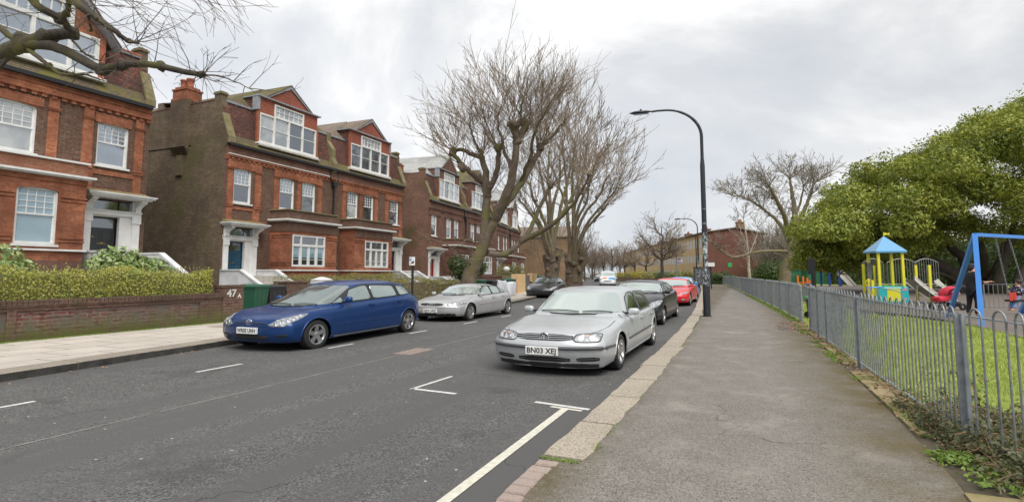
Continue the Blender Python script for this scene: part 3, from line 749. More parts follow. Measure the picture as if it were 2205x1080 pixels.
# house frame: origin on the front wall line at ground level, y along the front, x towards the street
class House:
    """one semi-detached half; s runs from the outer end (0) to the party wall (W)"""
    def __init__(h, root, y0, sgn, base, W=7.25, o=None):
        h.root, h.y0, h.g, h.b, h.W = root, y0, sgn, base, W
        h.o = dict(door='door_blue', red='brick_orange', main='brick_brown', gable='tile_gable', roofside='tile_moss', bay='triple', front_open=True, dorm_brick=False, detail=2)
        if o: h.o.update(o)
    mir = None
    def Y(h, s): return h.y0+h.g*(s if h.mir is None else h.mir[0]-h.mir[1]*s)
    def gv(h): return h.g if h.mir is None else -h.g*h.mir[1]
    def bx(h, mb, x0, x1, s0, s1, z0, z1, mi=0): mb.box(x0, x1, h.Y(s0), h.Y(s1), z0+h.b, z1+h.b, mi)
    def p(h, x, s, z): return (x, h.Y(s), z+h.b)
    def wall(h, name, x, s0, s1, z0, z1, holes, mt, t=.14):
        """front skin with openings, with reveals"""
        mb = MB(); S = sorted({s0, s1, *[a for q in holes for a in q[:2]]}); Z = sorted({z0, z1, *[a for q in holes for a in q[2:4]]})
        S = [v for v in S if s0 <= v <= s1]; Z = [v for v in Z if z0 <= v <= z1]
        for a, b in zip(S, S[1:]):
            for c, d in zip(Z, Z[1:]):
                cs, cz = (a+b)/2, (c+d)/2
                if any(q[0] < cs < q[1] and q[2] < cz < q[3] for q in holes): continue
                h.bx(mb, x-t, x, a, b, c, d)
        return mb.build(name, mt, h.root)
    def sash(h, x, s0, s1, z0, z1, split=.45, grid=(4, 4), glass=('glass_sky', 'glass_dark'), sill=True, arch=True, sillmat='white_paint'):
        """sash window: frame > panes, sill"""
        fw = .065; mb = MB(); sx = x-.085
        h.bx(mb, sx-.05, sx+.03, s0, s0+fw, z0, z1); h.bx(mb, sx-.05, sx+.03, s1-fw, s1, z0, z1)
        h.bx(mb, sx-.05, sx+.03, s0+fw, s1-fw, z1-fw, z1); h.bx(mb, sx-.05, sx+.04, s0+fw, s1-fw, z0, z0+fw*1.3)
        zm = z0+(z1-z0)*(1-split)
        h.bx(mb, sx-.045, sx+.02, s0+fw, s1-fw, zm-.028, zm+.028)
        for a in (s0+fw, s1-fw-.03): h.bx(mb, sx-.045, sx-.003, a, a+.03, z0+fw*1.3, z1-fw)
        nx, nz = grid
        if nx:
            a0, a1, b0, b1 = s0+fw+.03, s1-fw-.03, zm+.028, z1-fw
            for i in range(1, nx): c = a0+(a1-a0)*i/nx; h.bx(mb, sx-.04, sx-.012, c-.011, c+.011, b0, b1)
            for i in range(1, nz): c = b0+(b1-b0)*i/nz; h.bx(mb, sx-.039, sx-.014, a0, a1, c-.011, c+.011)
        w_ = mb.build('window', M['white_paint'], h.root)
        for (a, b), gm in zip(((zm, z1-fw), (z0+fw, zm)), glass):
            q = MB(); h.bx(q, sx-.055, sx-.036 if gm is glass[0] else sx-.03, s0+fw, s1-fw, a, b); q.build('pane', M[gm], w_)
        if sill:
            q = MB(); h.bx(q, sx-.04, x+.07, s0-.06, s1+.06, z0-.07, z0); q.build('sill', M[sillmat], w_)
        if arch:     # curved brick head hides the square corners
            q = MB(); n = 6; pts = []
            for k in range(n+1):
                t = k/n; pts.append((s0-.002+(s1-s0+.004)*t, z1-.075+.075*(1-(2*t-1)**2)))
            for (a, b), (c, d) in zip(pts, pts[1:]):
                q.add([h.p(x-.02, a, b), h.p(x-.02, c, d), h.p(x-.02, c, z1+.01), h.p(x-.02, a, z1+.01), h.p(x+.004, a, b), h.p(x+.004, c, d), h.p(x+.004, c, z1+.01), h.p(x+.004, a, z1+.01)],
                      [(4, 5, 6, 7), (0, 4, 5, 1), (1, 5, 6, 2), (3, 2, 6, 7), (0, 3, 7, 4)])
            q.build('window_arch', M[h.o['red']], h.root)
        return w_
    def pil(h, mb, s0, s1, z0, z1, x=0., d=.045):
        h.bx(mb, x, x+d, s0, s1, z0, z1)
        h.bx(mb, x, x+d+.035, s0-.03, s1+.03, z1-.42, z1-.36); h.bx(mb, x, x+d+.055, s0-.045, s1+.045, z1-.36, z1-.33)
        h.bx(mb, x, x+d+.03, s0-.03, s1+.03, z0, z0+.10); h.bx(mb, x, x+d+.05, s0-.045, s1+.045, z0+.10, z0+.15)
    def front(h):
        o = h.o; W = h.W; w1 = (.53, 1.55, 4.82, 6.47); w2 = (3.32, 4.34, 4.82, 6.47); w3 = (4.90, 5.90, 4.82, 6.47)
        dr = (.22, 1.98, 1.40, 3.62)
        holes = [w1, w2, w3, dr]
        h.wall('front_wall', 0, 0, W, -.3-h.b, 7.45, holes, M[o['main']])
        for k, w_ in enumerate((w1, w2, w3)): h.sash(0, *w_, glass=o.get('glass', [('glass_sky', 'glass_dark')]*3)[k])
        # orange dressings
        mb = MB()
        for a, b in ((.17, .47), (1.74, 2.10), (2.93, 3.25), (4.50, 4.78), (6.05, 6.38)): h.pil(mb, a, b, 4.62, 6.80)
        for a, b in ((.47, 1.74), (3.25, 4.50), (4.78, 6.05)): h.bx(mb, 0, .03, a, b, 6.47, 6.80)
        h.bx(mb, 0, .035, -.0, W, 6.80, 6.93)
        n = int(W/.30)
        for i in range(n): h.bx(mb, .035, .075, i*.30+.02, i*.30+.17, 6.86, 6.96)
        h.bx(mb, 0, .10, 0, W, 6.96, 7.05)
        h.bx(mb, 0, .035, .17, 2.10, 4.50, 4.62)
        for a, b in ((.17, .47), (1.65, 2.05)): h.bx(mb, 0, .032, a, b, 3.85, 4.50)
        h.bx(mb, 0, .034, .17, 2.5, 3.95, 4.02)
        mb.build('dressings', M[o['red']], h.root)
        mb = MB(); h.bx(mb, 0, .085, 0, W, 7.05, 7.47); mb.build('frieze', M[o.get('frieze', 'brick_redbrown')], h.root)
        mb = MB()
        if o.get('white_line', True): h.bx(mb, .085, .13, .1, W-.25, 7.06, 7.10); mb.build('string_line', M['white_paint'], h.root)
        mb = MB(); h.bx(mb, .085, .24, .05, W-.0, 7.47, 7.59); mb.build('gutter', M['gutter_black'], h.root)
        h.porch()
        if o['bay']: h.baywin()
        # roof: mansard slope in two pitches
        mb = MB()
        def quad(a, b, c, d): mb.add([a, b, c, d, *[(q[0]-.05, q[1], q[2]-.04) for q in (a, b, c, d)]], [(0, 1, 2, 3), (7, 6, 5, 4), (0, 4, 5, 1), (1, 5, 6, 2), (2, 6, 7, 3), (3, 7, 4, 0)])
        quad(h.p(.20, .02, 7.60), h.p(.20, W, 7.60), h.p(-.14, W, 8.06), h.p(-.14, .02, 8.06)); mb.build('roof_eaves', M['tile_moss'], h.root)
        mb = MB()
        quad(h.p(-.12, .02, 8.05), h.p(-.12, W, 8.05), h.p(-.42, W, 9.62), h.p(-.42, .02, 9.62)); mb.build('roof', M['tile_red'], h.root)
        mb = MB(); h.bx(mb, -.50, -.36, .25, 1.72, 9.62, 9.72); h.bx(mb, -.50, -.36, 5.85, W-.15, 9.62, 9.72); mb.each('roof_flashing', M['lead'], h.root)
        mb = MB(); quad(h.p(-.44, .02, 9.62), h.p(-.44, W, 9.62), h.p(-4.5, W, 10.0), h.p(-4.5, .02, 10.0)); h.bx(mb, -4.9, -4.5, .0, W, 9.2, 10.0); mb.build('roof_flat', M['slate_brown'], h.root)
        mb = MB(); rz_ = 11.55; A_ = h.p(-.46, .10, 9.67); B_ = h.p(-.46, W-.1, 9.75); R0 = h.p(-2.0, 3.775, rz_); R1 = h.p(-9.5, 3.775, rz_); C_ = h.p(-9.5, .10, 9.67); D_ = h.p(-9.5, W-.1, 9.75)
        mb.add([A_, B_, R0, R1, C_, D_], [(0, 1, 2), (0, 2, 3, 4), (1, 5, 3, 2), (3, 5, 4)]); mb.build('main_roof', M[o['roofside']], h.root)
        h.dormer()
    def dormer(h):
        o = h.o; a, m0, m1, b = 1.72, 2.78, 4.74, 5.84; x = .02
        cheek = 'timber_brown'
        holes = [(a+.10, b-.08, 8.00, 9.50), (m0, m1, 9.50, 10.17)]
        h.wall('dormer_wall', x, a, b, 7.95, 10.30, holes, M['brick_redbrown' if o['dorm_brick'] else 'tile_gable'], t=.12)
        mb = MB(); h.bx(mb, -2.6, -.1, a+.001, a+.10, 7.95, 10.30); h.bx(mb, -2.6, -.1, b-.10, b-.001, 7.95, 10.30); mb.each('dormer_cheek', M['brick_redbrown' if o['dorm_brick'] else 'tile_red'], h.root)
        mb = MB(); h.bx(mb, x, x+.05, a-.03, a+.10, 7.98, 9.55); h.bx(mb, x, x+.05, b-.08, b+.05, 7.98, 9.55); mb.each('dormer_post', M[cheek], h.root)
        mb = MB(); h.bx(mb, -.30, x+.07, a-.06, a+.07, 9.62, 10.40); mb.build('dormer_flashing', M['lead'], h.root)
        # windows: a wide light band, with a raised transom light in the middle
        mb = MB(); fx0, fx1 = x-.09, x+.03; fw = .085
        mid = (m0+m1)/2; st = [a+.10, m0, mid, m1, b-.08]
        for i, c in enumerate(st):
            w_ = .09 if i in (0, 4) else .085
            top = 9.50 if i in (0, 4) else (10.17 if i in (1, 3) else 9.50)
            c0 = c if i == 0 else (c-w_ if i == 4 else c-w_/2)
            h.bx(mb, fx0, fx1+(.02 if i in (1, 3) else 0), c0, c0+w_+(.02 if i == 2 else 0), 8.00, top)
        h.bx(mb, fx0-.001, fx1-.002, a+.10, b-.08, 8.00, 8.09); h.bx(mb, fx0+.001, fx1+.006, a+.10, m0, 9.42, 9.50); h.bx(mb, fx0+.001, fx1+.006, m1, b-.08, 9.42, 9.50)
        h.bx(mb, fx0+.001, fx1+.012, m0, m1, 9.46, 9.56); h.bx(mb, fx0+.001, fx1+.005, m0, m1, 10.10, 10.17)
        for i in range(4): h.bx(mb, fx0+.02, fx1-.03, st[i], st[i+1], 8.78, 8.81)
        for i in range(1, 6): c = m0+(m1-m0)*i/6; h.bx(mb, fx0+.02, fx1-.03, c-.014, c+.014, 9.56, 10.10)
        h.bx(mb, fx0+.02, fx1-.032, m0, m1, 9.82, 9.845)
        w_ = mb.build('dormer_window', M['white_paint'], h.root)
        gm = o.get('dglass', ['glass_dark']*4)
        for i in range(4):
            q = MB(); h.bx(q, fx0+.02, fx0+.045, st[i]+.03, st[i+1]-.03, 8.06, 9.47); q.build('pane', M[gm[i]], w_)
        q = MB(); h.bx(q, fx0+.02, fx0+.046, m0+.03, m1-.03, 9.54, 10.13); q.build('pane', M['glass_curtain'], w_)
        q = MB(); h.bx(q, -.06, x+.13, a-.02, b+.04, 7.90, 7.98); q.build('sill', M['white_paint'], w_)
        mb = MB(); h.bx(mb, -.1, x+.20, a+.02, b+.10, 7.80, 7.88); mb.build('dormer_apron', M['stone_sill'], h.root)
        # flat shoulders and the pitched gable over the middle
        mb = MB(); h.bx(mb, -2.8, x+.14, a-.08, b+.16, 10.30, 10.36); mb.build('dormer_roof', M['lead'], h.root)
        g0, g1, gz, pk = 2.25, 5.30, 10.36, 11.45; gm_ = (g0+g1)/2
        if o['dorm_brick']: g0, g1, pk = 2.1, 5.45, 11.75
        mb = MB(); mb.prism([h.p(x-.12, g0, gz), h.p(x-.12, g1, gz), h.p(x-.12, gm_, pk-.10)], (.12, 0, 0)); mb.build('gable', M['brick_redbrown' if o['dorm_brick'] else o['gable']], h.root)
        mb = MB()
        for s_, e_ in ((g0-.12, gm_), (g1+.12, gm_)):
            A = Vector(h.p(x+.02, s_, gz)); B = Vector(h.p(x+.02, e_, pk)); mb.prism([A, B, B-Vector((0, 0, .17)), A-Vector((0, 0, -.02))+Vector((0, (B.y-A.y)*.10, 0))], (.05, 0, 0))
        mb.each('bargeboard', M['stone_sill' if o['dorm_brick'] else 'lead'], h.root)
        mb = MB()
        for s_ in (g0-.14, g1+.14):
            A = Vector(h.p(x+.09, s_, gz+.0)); B = Vector(h.p(x+.09, gm_, pk+.05)); dx = Vector((-9.0, 0, 0))
            mb.add([A, B, B+dx, A+dx, A-Vector((0, 0, .05)), B-Vector((0, 0, .05)), B+dx-Vector((0, 0, .05)), A+dx-Vector((0, 0, .05))],
                   [(0, 1, 2, 3), (7, 6, 5, 4), (0, 4, 5, 1), (1, 5, 6, 2), (2, 6, 7, 3), (3, 7, 4, 0)])
        mb.each('gable_roof', M[o['roofside']], h.root)
    def porch(h):
        if h.g < 0: h.mir = h.o.get('pmir', (2.08, 1.))
        h.porch_(); h.mir = None
    def porch_(h):
        o = h.o; mb = MB()
        # surround: jambs, lintel, consoles, cornice
        for a, b in ((.10, .36), (1.72, 1.98)):
            h.bx(mb, -.3, .06, a, b, 1.2, 3.06); h.bx(mb, .06, .09, a-.03, b+.03, 2.80, 3.06); h.bx(mb, -.3, .085, a-.02, b+.02, 1.2, 1.40)
        h.bx(mb, -.28, .075, .07, 2.01, 3.06, 3.20); h.bx(mb, -.28, .11, .05, 2.03, 3.20, 3.25)
        h.bx(mb, -.25, .05, .10, .40, 3.25, 3.66); h.bx(mb, -.25, .05, 1.70, 2.0, 3.25, 3.66)
        # consoles (scrolled brackets)
        for a, b in ((.12, .32), (1.76, 1.96)):
            prof = [(0.05, 3.20), (.12, 3.22), (.15, 3.30), (.13, 3.36), (.20, 3.44), (.34, 3.52), (.50, 3.60), (.50, 3.68), (.05, 3.68)]
            mb.prism([h.p(x_, a, z_) for x_, z_ in prof], (0, h.gv()*(b-a), 0))
        h.bx(mb, -.02, .58, .02, 2.08, 3.68, 3.74); h.bx(mb, -.02, .66, -.06, 2.16, 3.74, 3.80); h.bx(mb, -.02, .70, -.10, 2.20, 3.80, 3.84)
        h.bx(mb, -.14, .0, 1.30, 1.72, 1.40, 3.06); h.bx(mb, -.14, -.02, .36, 1.72, 3.0, 3.06)
        sr = mb.build('door_surround', M['white_paint'], h.root)
        mb = MB(); mb.prism([h.p(0, 0, 3.84), h.p(.55, 0, 3.842), h.p(.05, 0, 4.0), h.p(0, 0, 4.0)], (0, h.gv()*2.1, 0)); mb.build('door_hood_top', M['stone_moss'], h.root)
        mb = MB(); h.bx(mb, -.20, -.15, .38, 1.30, 3.28, 3.62); h.bx(mb, -.20, -.151, 1.34, 1.72, 3.28, 3.62); mb.each('fanlight', M['glass_dark'], h.root)
        mb = MB(); h.bx(mb, -.26, -.20, .36, 1.34, 1.40, 3.02)
        for z0, z1, k in ((1.55, 1.95, 2), (2.05, 2.45, 2)):
            for i in range(2):
                c = .44+i*.42; h.bx(mb, -.20, -.185, c, c+.36, z0, z0+.03); h.bx(mb, -.20, -.185, c, c+.36, z1-.03, z1); h.bx(mb, -.2, -.186, c, c+.03, z0+.03, z1-.03); h.bx(mb, -.2, -.186, c+.33, c+.36, z0+.03, z1-.03)
        d = mb.build('door', M[o['door']], h.root)
        mb = MB(); h.bx(mb, -.2, -.19, .50, 1.20, 2.58, 2.92); mb.build('door_glass', M['glass_dark'], d)
        mb = MB(); h.bx(mb, -.2, -.17, .80, .88, 2.00, 2.04); h.bx(mb, -.2, -.165, .52, .56, 2.2, 2.26); h.bx(mb, -.2, -.18, .7, .98, 1.98, 2.0); mb.build('handle', M['brass'], d)
        if o.get('front_open', True):   # landing and white walls of the steps
            mb = MB(); h.bx(mb, 0.0, 1.5, .12, 2.1, -.2-h.b, 1.38)
            for i in range(7): h.bx(mb, 1.25+i*.30, 1.55+i*.30, .28, 1.95, -.2-h.b, 1.38-(i+1)*(1.38+h.b)/8.2)
            mb.build('steps', M['stone_sill'], h.root)
            w_ = .16; D = h.o.get('stair_len', 2.0)
            for a in (.0, 2.02):
                mb = MB()
                pr_ = [(.0, -.2-h.b), (.0, 1.62), (1.25, 1.62), (1.25+D, .55), (1.25+D+.25, .55), (1.25+D+.25, -.2-h.b)]
                mb.prism([h.p(x_, a, z_) for x_, z_ in pr_], (0, h.gv()*w_, 0)); sw_ = mb.build('step_wall', M['white_stucco'], h.root)
                mb = MB()
                for (x0, z0), (x1, z1) in (((.05, 1.65), (1.25, 1.65)), ((1.25, 1.65), (1.25+D, .58)), ((1.25+D, .58), (1.25+D+.27, .58))):
                    mb.obox(h.p(x0, a+w_/2, z0), h.p(x1, a+w_/2, z1), w_+.07, .065)
                mb.build('step_coping', M['white_stucco'], h.root)
    def baywin(h):
        o = h.o; X = 1.12; a, b = 2.80, 6.45; wa, wb = 3.18, 5.55
        if o['bay'] == 'sash': wa, wb, a, b = 3.45, 4.62, 2.62, 9.5
        wz0, wz1 = (1.84, 3.46) if o['bay'] == 'triple' else (1.82, 3.68)
        X = o.get('bayx', X)
        holes = [(wa, wb, wz0, wz1)]
        if o['bay'] == 'sash': holes.append((5.3, 6.47, wz0, wz1))
        h.wall('bay_wall', X, a, b, -.3-h.b, 4.10, holes, M[o['red']], t=.14)
        mb = MB(); h.bx(mb, 0, X-.14, a, a+.14, -.3-h.b, 4.10); h.bx(mb, 0, X-.14, b-.14, b, -.3-h.b, 4.10); mb.each('bay_side', M[o['red']], h.root)
        mb = MB(); h.bx(mb, X, X+.02, a+.02, b-.02, -.3-h.b, 1.3); mb.build('bay_plinth', M['brick_redbrown'], h.root)
        mb = MB()
        for z0, z1, d in ((1.92, 1.99, .03), (2.03, 2.07, .03), (3.30, 3.36, .03), (3.42, 3.48, .04)):
            for s0, s1 in ((a-.02, wa-.06), (wb+.06, b+.02)):
                if o['bay'] == 'sash' and s0 > wa: s1 = 5.2
                h.bx(mb, X, X+d, s0, s1, z0, z1)
            h.bx(mb, .14, X, a-d, a, z0, z1)
        mb.build('bay_mouldings', M[o['red']], h.root)
        mb = MB(); h.bx(mb, X-.02, X+.03, a-.01, b+.01, 3.60 if o['bay'] == 'triple' else 3.92, 4.10); h.bx(mb, 0, X-.02, a-.03, a-.002, 3.6 if o['bay'] == 'triple' else 3.92, 4.1)
        mb.build('bay_frieze', M[o['main'] if o['bay'] == 'triple' else 'brick_orange'], h.root)
        mb = MB()
        h.bx(mb, 0, X+.10, a-.10, b+.10, 4.10, 4.15); h.bx(mb, 0, X+.20, a-.20, b+.18, 4.15, 4.22)
        mb.build('bay_cornice', M['white_paint'], h.root)
        mb = MB(); h.bx(mb, 0, X+.0, a-.0, b, 4.22, 4.66); mb.build('bay_parapet', M[o['main'] if o['bay'] == 'triple' else 'brick_parapet'], h.root)
        mb = MB(); h.bx(mb, -.0, X+.06, a-.06, b+.05, 4.66, 4.72); mb.build('bay_coping', M['stone_moss' if o['bay'] == 'triple' else 'white_paint'], h.root)
        mb = MB(); h.bx(mb, 0, X+.09, a-.08, b+.06, 1.62, 1.68); mb.build('bay_sill_band', M['white_paint'], h.root)
        if o['bay'] == 'triple':
            mb = MB(); x0, x1 = X-.11, X-.01; st = [wa, wa+.62, wb-.62, wb]
            for i, c in enumerate(st):
                w_ = .10; c0 = c if i == 0 else (c-w_ if i == 3 else c-w_/2)
                h.bx(mb, x0, x1, c0, c0+w_, wz0, wz1)
            h.bx(mb, x0+.002, x1-.002, wa, wb, wz1-.08, wz1); h.bx(mb, x0+.002, x1-.002, wa, wb, wz0, wz0+.10); h.bx(mb, x0+.002, x1+.01, wa, wb, 2.87, 2.99)
            h.bx(mb, x0+.01, x1-.01, (wa+wb)/2-.04, (wa+wb)/2+.04, wz0, 2.9)
            for s0, s1 in zip(st, st[1:]):
                h.bx(mb, x0+.02, x1-.03, s0, s1, 2.20, 2.225)
                for e_ in (s0+.05, s1-.09): h.bx(mb, x0+.02, x1-.02, e_, e_+.04, wz0, 2.9)
            for e_ in ((wa+wb)/2-.08, (wa+wb)/2+.045): h.bx(mb, x0+.02, x1-.02, e_, e_+.035, wz0, 2.9)
            w_ = mb.build('window', M['white_paint'], h.root)
            for s0, s1 in zip(st, st[1:]):
                for z0, z1, g_ in ((2.95, wz1-.05, 'glass_dark'), (2.30, 2.9, 'glass_blind' if o.get('blinds') else 'glass_curtain'), (wz0+.06, 2.30, 'glass_dark' if o.get('blinds') else 'glass_curtain')):
                    q = MB(); h.bx(q, x0+.02, x0+.045, s0+.02, s1-.02, z0, z1); q.build('pane', M[g_], w_)
        else:
            for q in holes: h.sash(X, *q, split=.47, grid=(4, 4), glass=('glass_blind', 'glass_blind'))
def side_wall(root, y, sgn, base, name='side_wall', mt='brick_side', depth=13.5, front_mt='stone_moss', chim=True, zt=9.72, stack=True):
    """gable wall facing the passage; parapet stepping back from the street"""
    mb = MB(); t = .34
    pr_ = [(-.02, -.3-base), (-.02, 7.35), (.18, 7.6), (.18, 7.85), (-.34, 9.0), (-.42, 9.95), (-.85, 9.95), (-.86, 9.68), (-5.0, zt-.12), (-5.6, zt-.2), (-5.7, 9.1), (-9.5, 8.2), (-depth, 8.2), (-depth, -.3-base)]
    mb.prism([(x_, y, z_+base) for x_, z_ in pr_], (0, sgn*t, 0))
    o = mb.build(name, M[mt], root)
    mb = MB()
    mb.box(-.92, -.36, y-sgn*.04, y+sgn*(t+.04), 9.95+base, 10.03+base); mb.box(-.86, -.42, y-sgn*.0, y+sgn*t, 10.03+base, 10.09+base)
    mb.obox((.20, y+sgn*t/2, 7.83+base), (-.30, y+sgn*t/2, 9.03+base), t+.05, .07)
    mb.obox((.20, y+sgn*t/2, 7.55+base), (.20, y+sgn*t/2, 7.86+base), t+.05, .07, up=Vector((1, 0, 0)))
    mb.build('parapet_coping', M[front_mt], root)
    mb = MB(); mb.obox((-.86, y+sgn*t/2, 9.70+base), (-5.0, y+sgn*t/2, zt-.10+base), t+.04, .05); mb.build('wall_coping', M['brick_redbrown'], root)
    if chim:
        mb = MB(); x0, x1 = -3.65, -2.35
        mb.box(x0+.1, x1-.1, y-sgn*.26, y+sgn*.02, 7.55+base, 9.9+base)
        for k in range(4): mb.box(x0+.1+k*.02, x1-.1-k*.02, y-sgn*(.26-.06*(k+1)), y+sgn*.02, 7.55-.09*(k+1)+base, 7.55-.09*k+base)
        mb.box(x0+.45, x1-.45, y-sgn*.10, y+sgn*.02, 6.2+base, 7.2+base)
        mb.build('chimney_breast', M[mt], root)
        mb = MB(); mb.box(x0+.16, x1-.16, y-sgn*.22, y+sgn*.6, 9.85+base, 10.48+base); mb.box(x0+.12, x1-.12, y-sgn*.26, y+sgn*.64, 10.38+base, 10.46+base); mb.box(x0+.22, x1-.22, y-sgn*.16, y+sgn*.54, 10.48+base, 10.58+base)
        mb.box(x0+.12, x1-.12, y-sgn*.27, y+sgn*.64, 9.85+base, 9.97+base)
        c = mb.build('chimney', M['brick_orange'], root)
        mb = MB()
        for xx in (-3.3, -2.85): mb.lathe([(.0, 10.60), (.17, 10.6), (.15, 10.68), (.145, 10.95), (.18, 10.98), (.18, 11.05), (.12, 11.06), (.12, 10.8)], (xx, y+sgn*.2, base), 14)
        mb.build('chimney_pots', M['terracotta'], c)
def party(root, y, base):
    mb = MB(); pr_ = [(.02, 7.2), (.22, 7.55), (.22, 7.9), (.02, 8.25), (.02, 8.75), (-.36, 9.3), (-.36, 9.80), (-4.5, 10.15), (-4.5, 7.2)]
    mb.prism([(x_, y-.17, z_+base) for x_, z_ in pr_], (0, .34, 0)); mb.build('party_wall', M['stone_moss'], root)
    mb = MB(); mb.tube([(.10, y-.30, 7.5+base), (.10, y-.30, 7.0+base), (.12, y+.02, 6.7+base), (.12, y+.02, 4.5+base)], .055, 8)
    mb.tube([(.10, y+.35, 7.5+base), (.10, y+.35, 7.0+base), (.12, y+.04, 6.72+base)], .05, 8)
    mb.box(.03, .24, y-.12, y+.16, 6.55+base, 6.78+base); mb.build('downpipe', M['gutter_black'], root)
def back(root, y0, y1, base, depth=13.5, mt='brick_side'):
    mb = MB(); mb.box(-depth, -.46, y0+.34, y1-.34, -.3, 8.1+base); mb.box(-5.1, -.52, y0+.34, y1-.34, 8.1+base, 9.5+base); mb.build('main_block', M[mt], root)
    mb = MB(); mb.prism([(-5.1, y0+.2, 9.55+base), (-5.1, y0+.2, 9.2+base), (-depth-.1, y0+.2, 8.15+base), (-depth-.1, y0+.2, 8.35+base)], (0, y1-y0-.4, 0)); mb.build('rear_roof', M['slate_brown'], root)
HX = -22.0
def pair(y0, base, name_label, rot=0., x=HX, o1=None, o2=None, mt='brick_side', stair=True):
    root = empty('house', (x, y0, 0), rot, name_label, 'house')
    W = 7.25; H1_ = House(root, 0, 1, base, W, o1); H1_.front(); H2_ = House(root, 2*W, -1, base, W, o2); H2_.front()
    side_wall(root, -.02, 1, base, mt=mt); side_wall(root, 2*W+.02, -1, base, mt=mt)
    party(root, W, base); back(root, 0, 2*W, base, mt=mt)
    return root
# house nearest the camera: right half of a pair, raised; its left half runs out of the picture
BUP = .62
root = empty('house', (HX, 14.40, 0), 0, 'tall orange brick house with black front door, partly cut off at the left edge', 'house')
h = House(root, 0, -1, BUP, 8.5, dict(pmir=(2.34, 1.08), door='door_black', bay='sash', frieze='brick_orange', white_line=False, bayx=.85, glass=[('glass_sky', 'glass_sky'), ('glass_curtain', 'glass_curtain'), ('glass_curtain', 'glass_curtain')], dglass=['glass_sky']*4, stair_len=1.9))
def front_near(h):
    o = h.o; W = h.W; w1 = (.78, 1.92, 4.90, 6.53); w2 = (3.82, 5.35, 4.90, 6.56)
    dr = (.22, 2.28, 1.40, 3.62); holes = [w1, w2, dr]
    h.wall('front_wall', 0, 0, W, -.3-h.b, 7.45, holes, M['brick_brown'])
    h.sash(0, *w1, glass=('glass_sky', 'glass_sky')); h.sash(0, *w2, split=.48, grid=(5, 4), glass=('glass_curtain', 'glass_curtain'))
    mb = MB()
    for a, b in ((.24, .56), (2.08, 2.42), (3.20, 3.52), (5.62, 5.98)): h.pil(mb, a, b, 4.72, 6.95)
    for a, b in ((.70, 2.02), (3.66, 5.5)): h.bx(mb, 0, .03, a, b, 6.50 if a < 3 else 6.56, 6.86)
    h.bx(mb, 0, .035, 0, W, 6.95, 7.02)
    for i in range(int(W/.30)): h.bx(mb, .035, .085, i*.30+.02, i*.30+.17, 6.92, 7.04)
    h.bx(mb, 0, .12, 0, W, 7.04, 7.12); h.bx(mb, 0, .14, 0, W, 7.30, 7.34)
    h.bx(mb, 0, .035, .24, 2.42, 4.55, 4.72)
    for a, b in ((.24, .56), (2.0, 2.5)): h.bx(mb, 0, .032, a, b, 3.85, 4.55)
    h.bx(mb, 0, .034, .0, 2.9, 3.85, 4.02)
    mb.build('dressings', M['brick_orange'], h.root)
    mb = MB(); h.bx(mb, 0, .10, 0, W, 7.12, 7.47); mb.build('frieze', M['brick_orange'], h.root)
    mb = MB(); h.bx(mb, .10, .26, .05, W, 7.47, 7.60); mb.build('gutter', M['gutter_black'], h.root)
    h.porch(); h.baywin()
    mb = MB()
    def quad(a, b, c, d): mb.add([a, b, c, d, *[(q[0]-.05, q[1], q[2]-.04) for q in (a, b, c, d)]], [(0, 1, 2, 3), (7, 6, 5, 4), (0, 4, 5, 1), (1, 5, 6, 2), (2, 6, 7, 3), (3, 7, 4, 0)])
    quad(h.p(.24, .02, 7.61), h.p(.24, W, 7.61), h.p(-.14, W, 8.14), h.p(-.14, .02, 8.14)); mb.build('roof_eaves', M['tile_moss'], h.root)
    mb = MB(); quad(h.p(-.12, .02, 8.12), h.p(-.12, W, 8.12), h.p(-.46, W, 9.66), h.p(-.46, .02, 9.66)); mb.build('roof', M['tile_red'], h.root)
    mb = MB(); h.bx(mb, -.50, -.38, .25, 1.9, 9.60, 9.68); mb.each('roof_flashing', M['lead'], h.root)
    mb = MB(); h.bx(mb, -.55, -.36, .25, 1.9, 9.68, 9.75); mb.build('roof_ridge_tiles', M['terracotta'], h.root)
    mb = MB(); h.bx(mb, -4.8, -.5, .02, W, 9.3, 9.62); mb.build('roof_flat', M['slate_brown'], h.root)
    # big brick gabled dormer
    x = .02; a, m0, m1, b = 1.86, 3.02, 5.30, 6.5
    mb = MB(); gp_ = [(a, 8.0), (a, 9.55), (4.15, 12.3), (6.6, 9.55), (6.6, 8.0)]
    S0 = a+.22; S1 = 6.4
    # brick skin around the stepped window: columns and gable
    h.bx(mb, x-.12, x, a+.20, a+.24, 8.0, 9.72); h.bx(mb, x-.12, x, 2.08, m0, 9.62, 9.72)
    mb.prism([h.p(x-.12, a+.0, 9.72), h.p(x-.12, m0, 9.72), h.p(x-.12, m0, 10.95)], (.12, 0, 0))
    mb.prism([h.p(x-.12, 6.5, 9.72), h.p(x-.12, m1, 9.72), h.p(x-.12, m1, 10.95)], (.12, 0, 0))
    mb.prism([h.p(x-.12, m0, 10.55), h.p(x-.12, m1, 10.55), h.p(x-.12, m1, 10.95), h.p(x-.12, 4.15, 12.2), h.p(x-.12, m0, 10.95)], (.12, 0, 0))
    mb.build('gable', M['brick_orange'], h.root)
    mb = MB(); h.bx(mb, x-.10, x+.04, a, a+.20, 8.02, 9.72); mb.each('dormer_post', M['terracotta'], h.root)
    mb = MB(); h.bx(mb, -2.6, -.1, a+.02, a+.12, 8.0, 9.8); mb.each('dormer_cheek', M['lead'], h.root)
    mb = MB()
    for s_, e_ in ((a-.35, 4.15), (6.9, 4.15)):
        A = Vector(h.p(x-.05, s_, 9.42)); B = Vector(h.p(x-.05, e_, 12.45)); mb.prism([A, B, B-Vector((0, 0, .30)), A-Vector((0, 0, .12))], (.42, 0, 0))
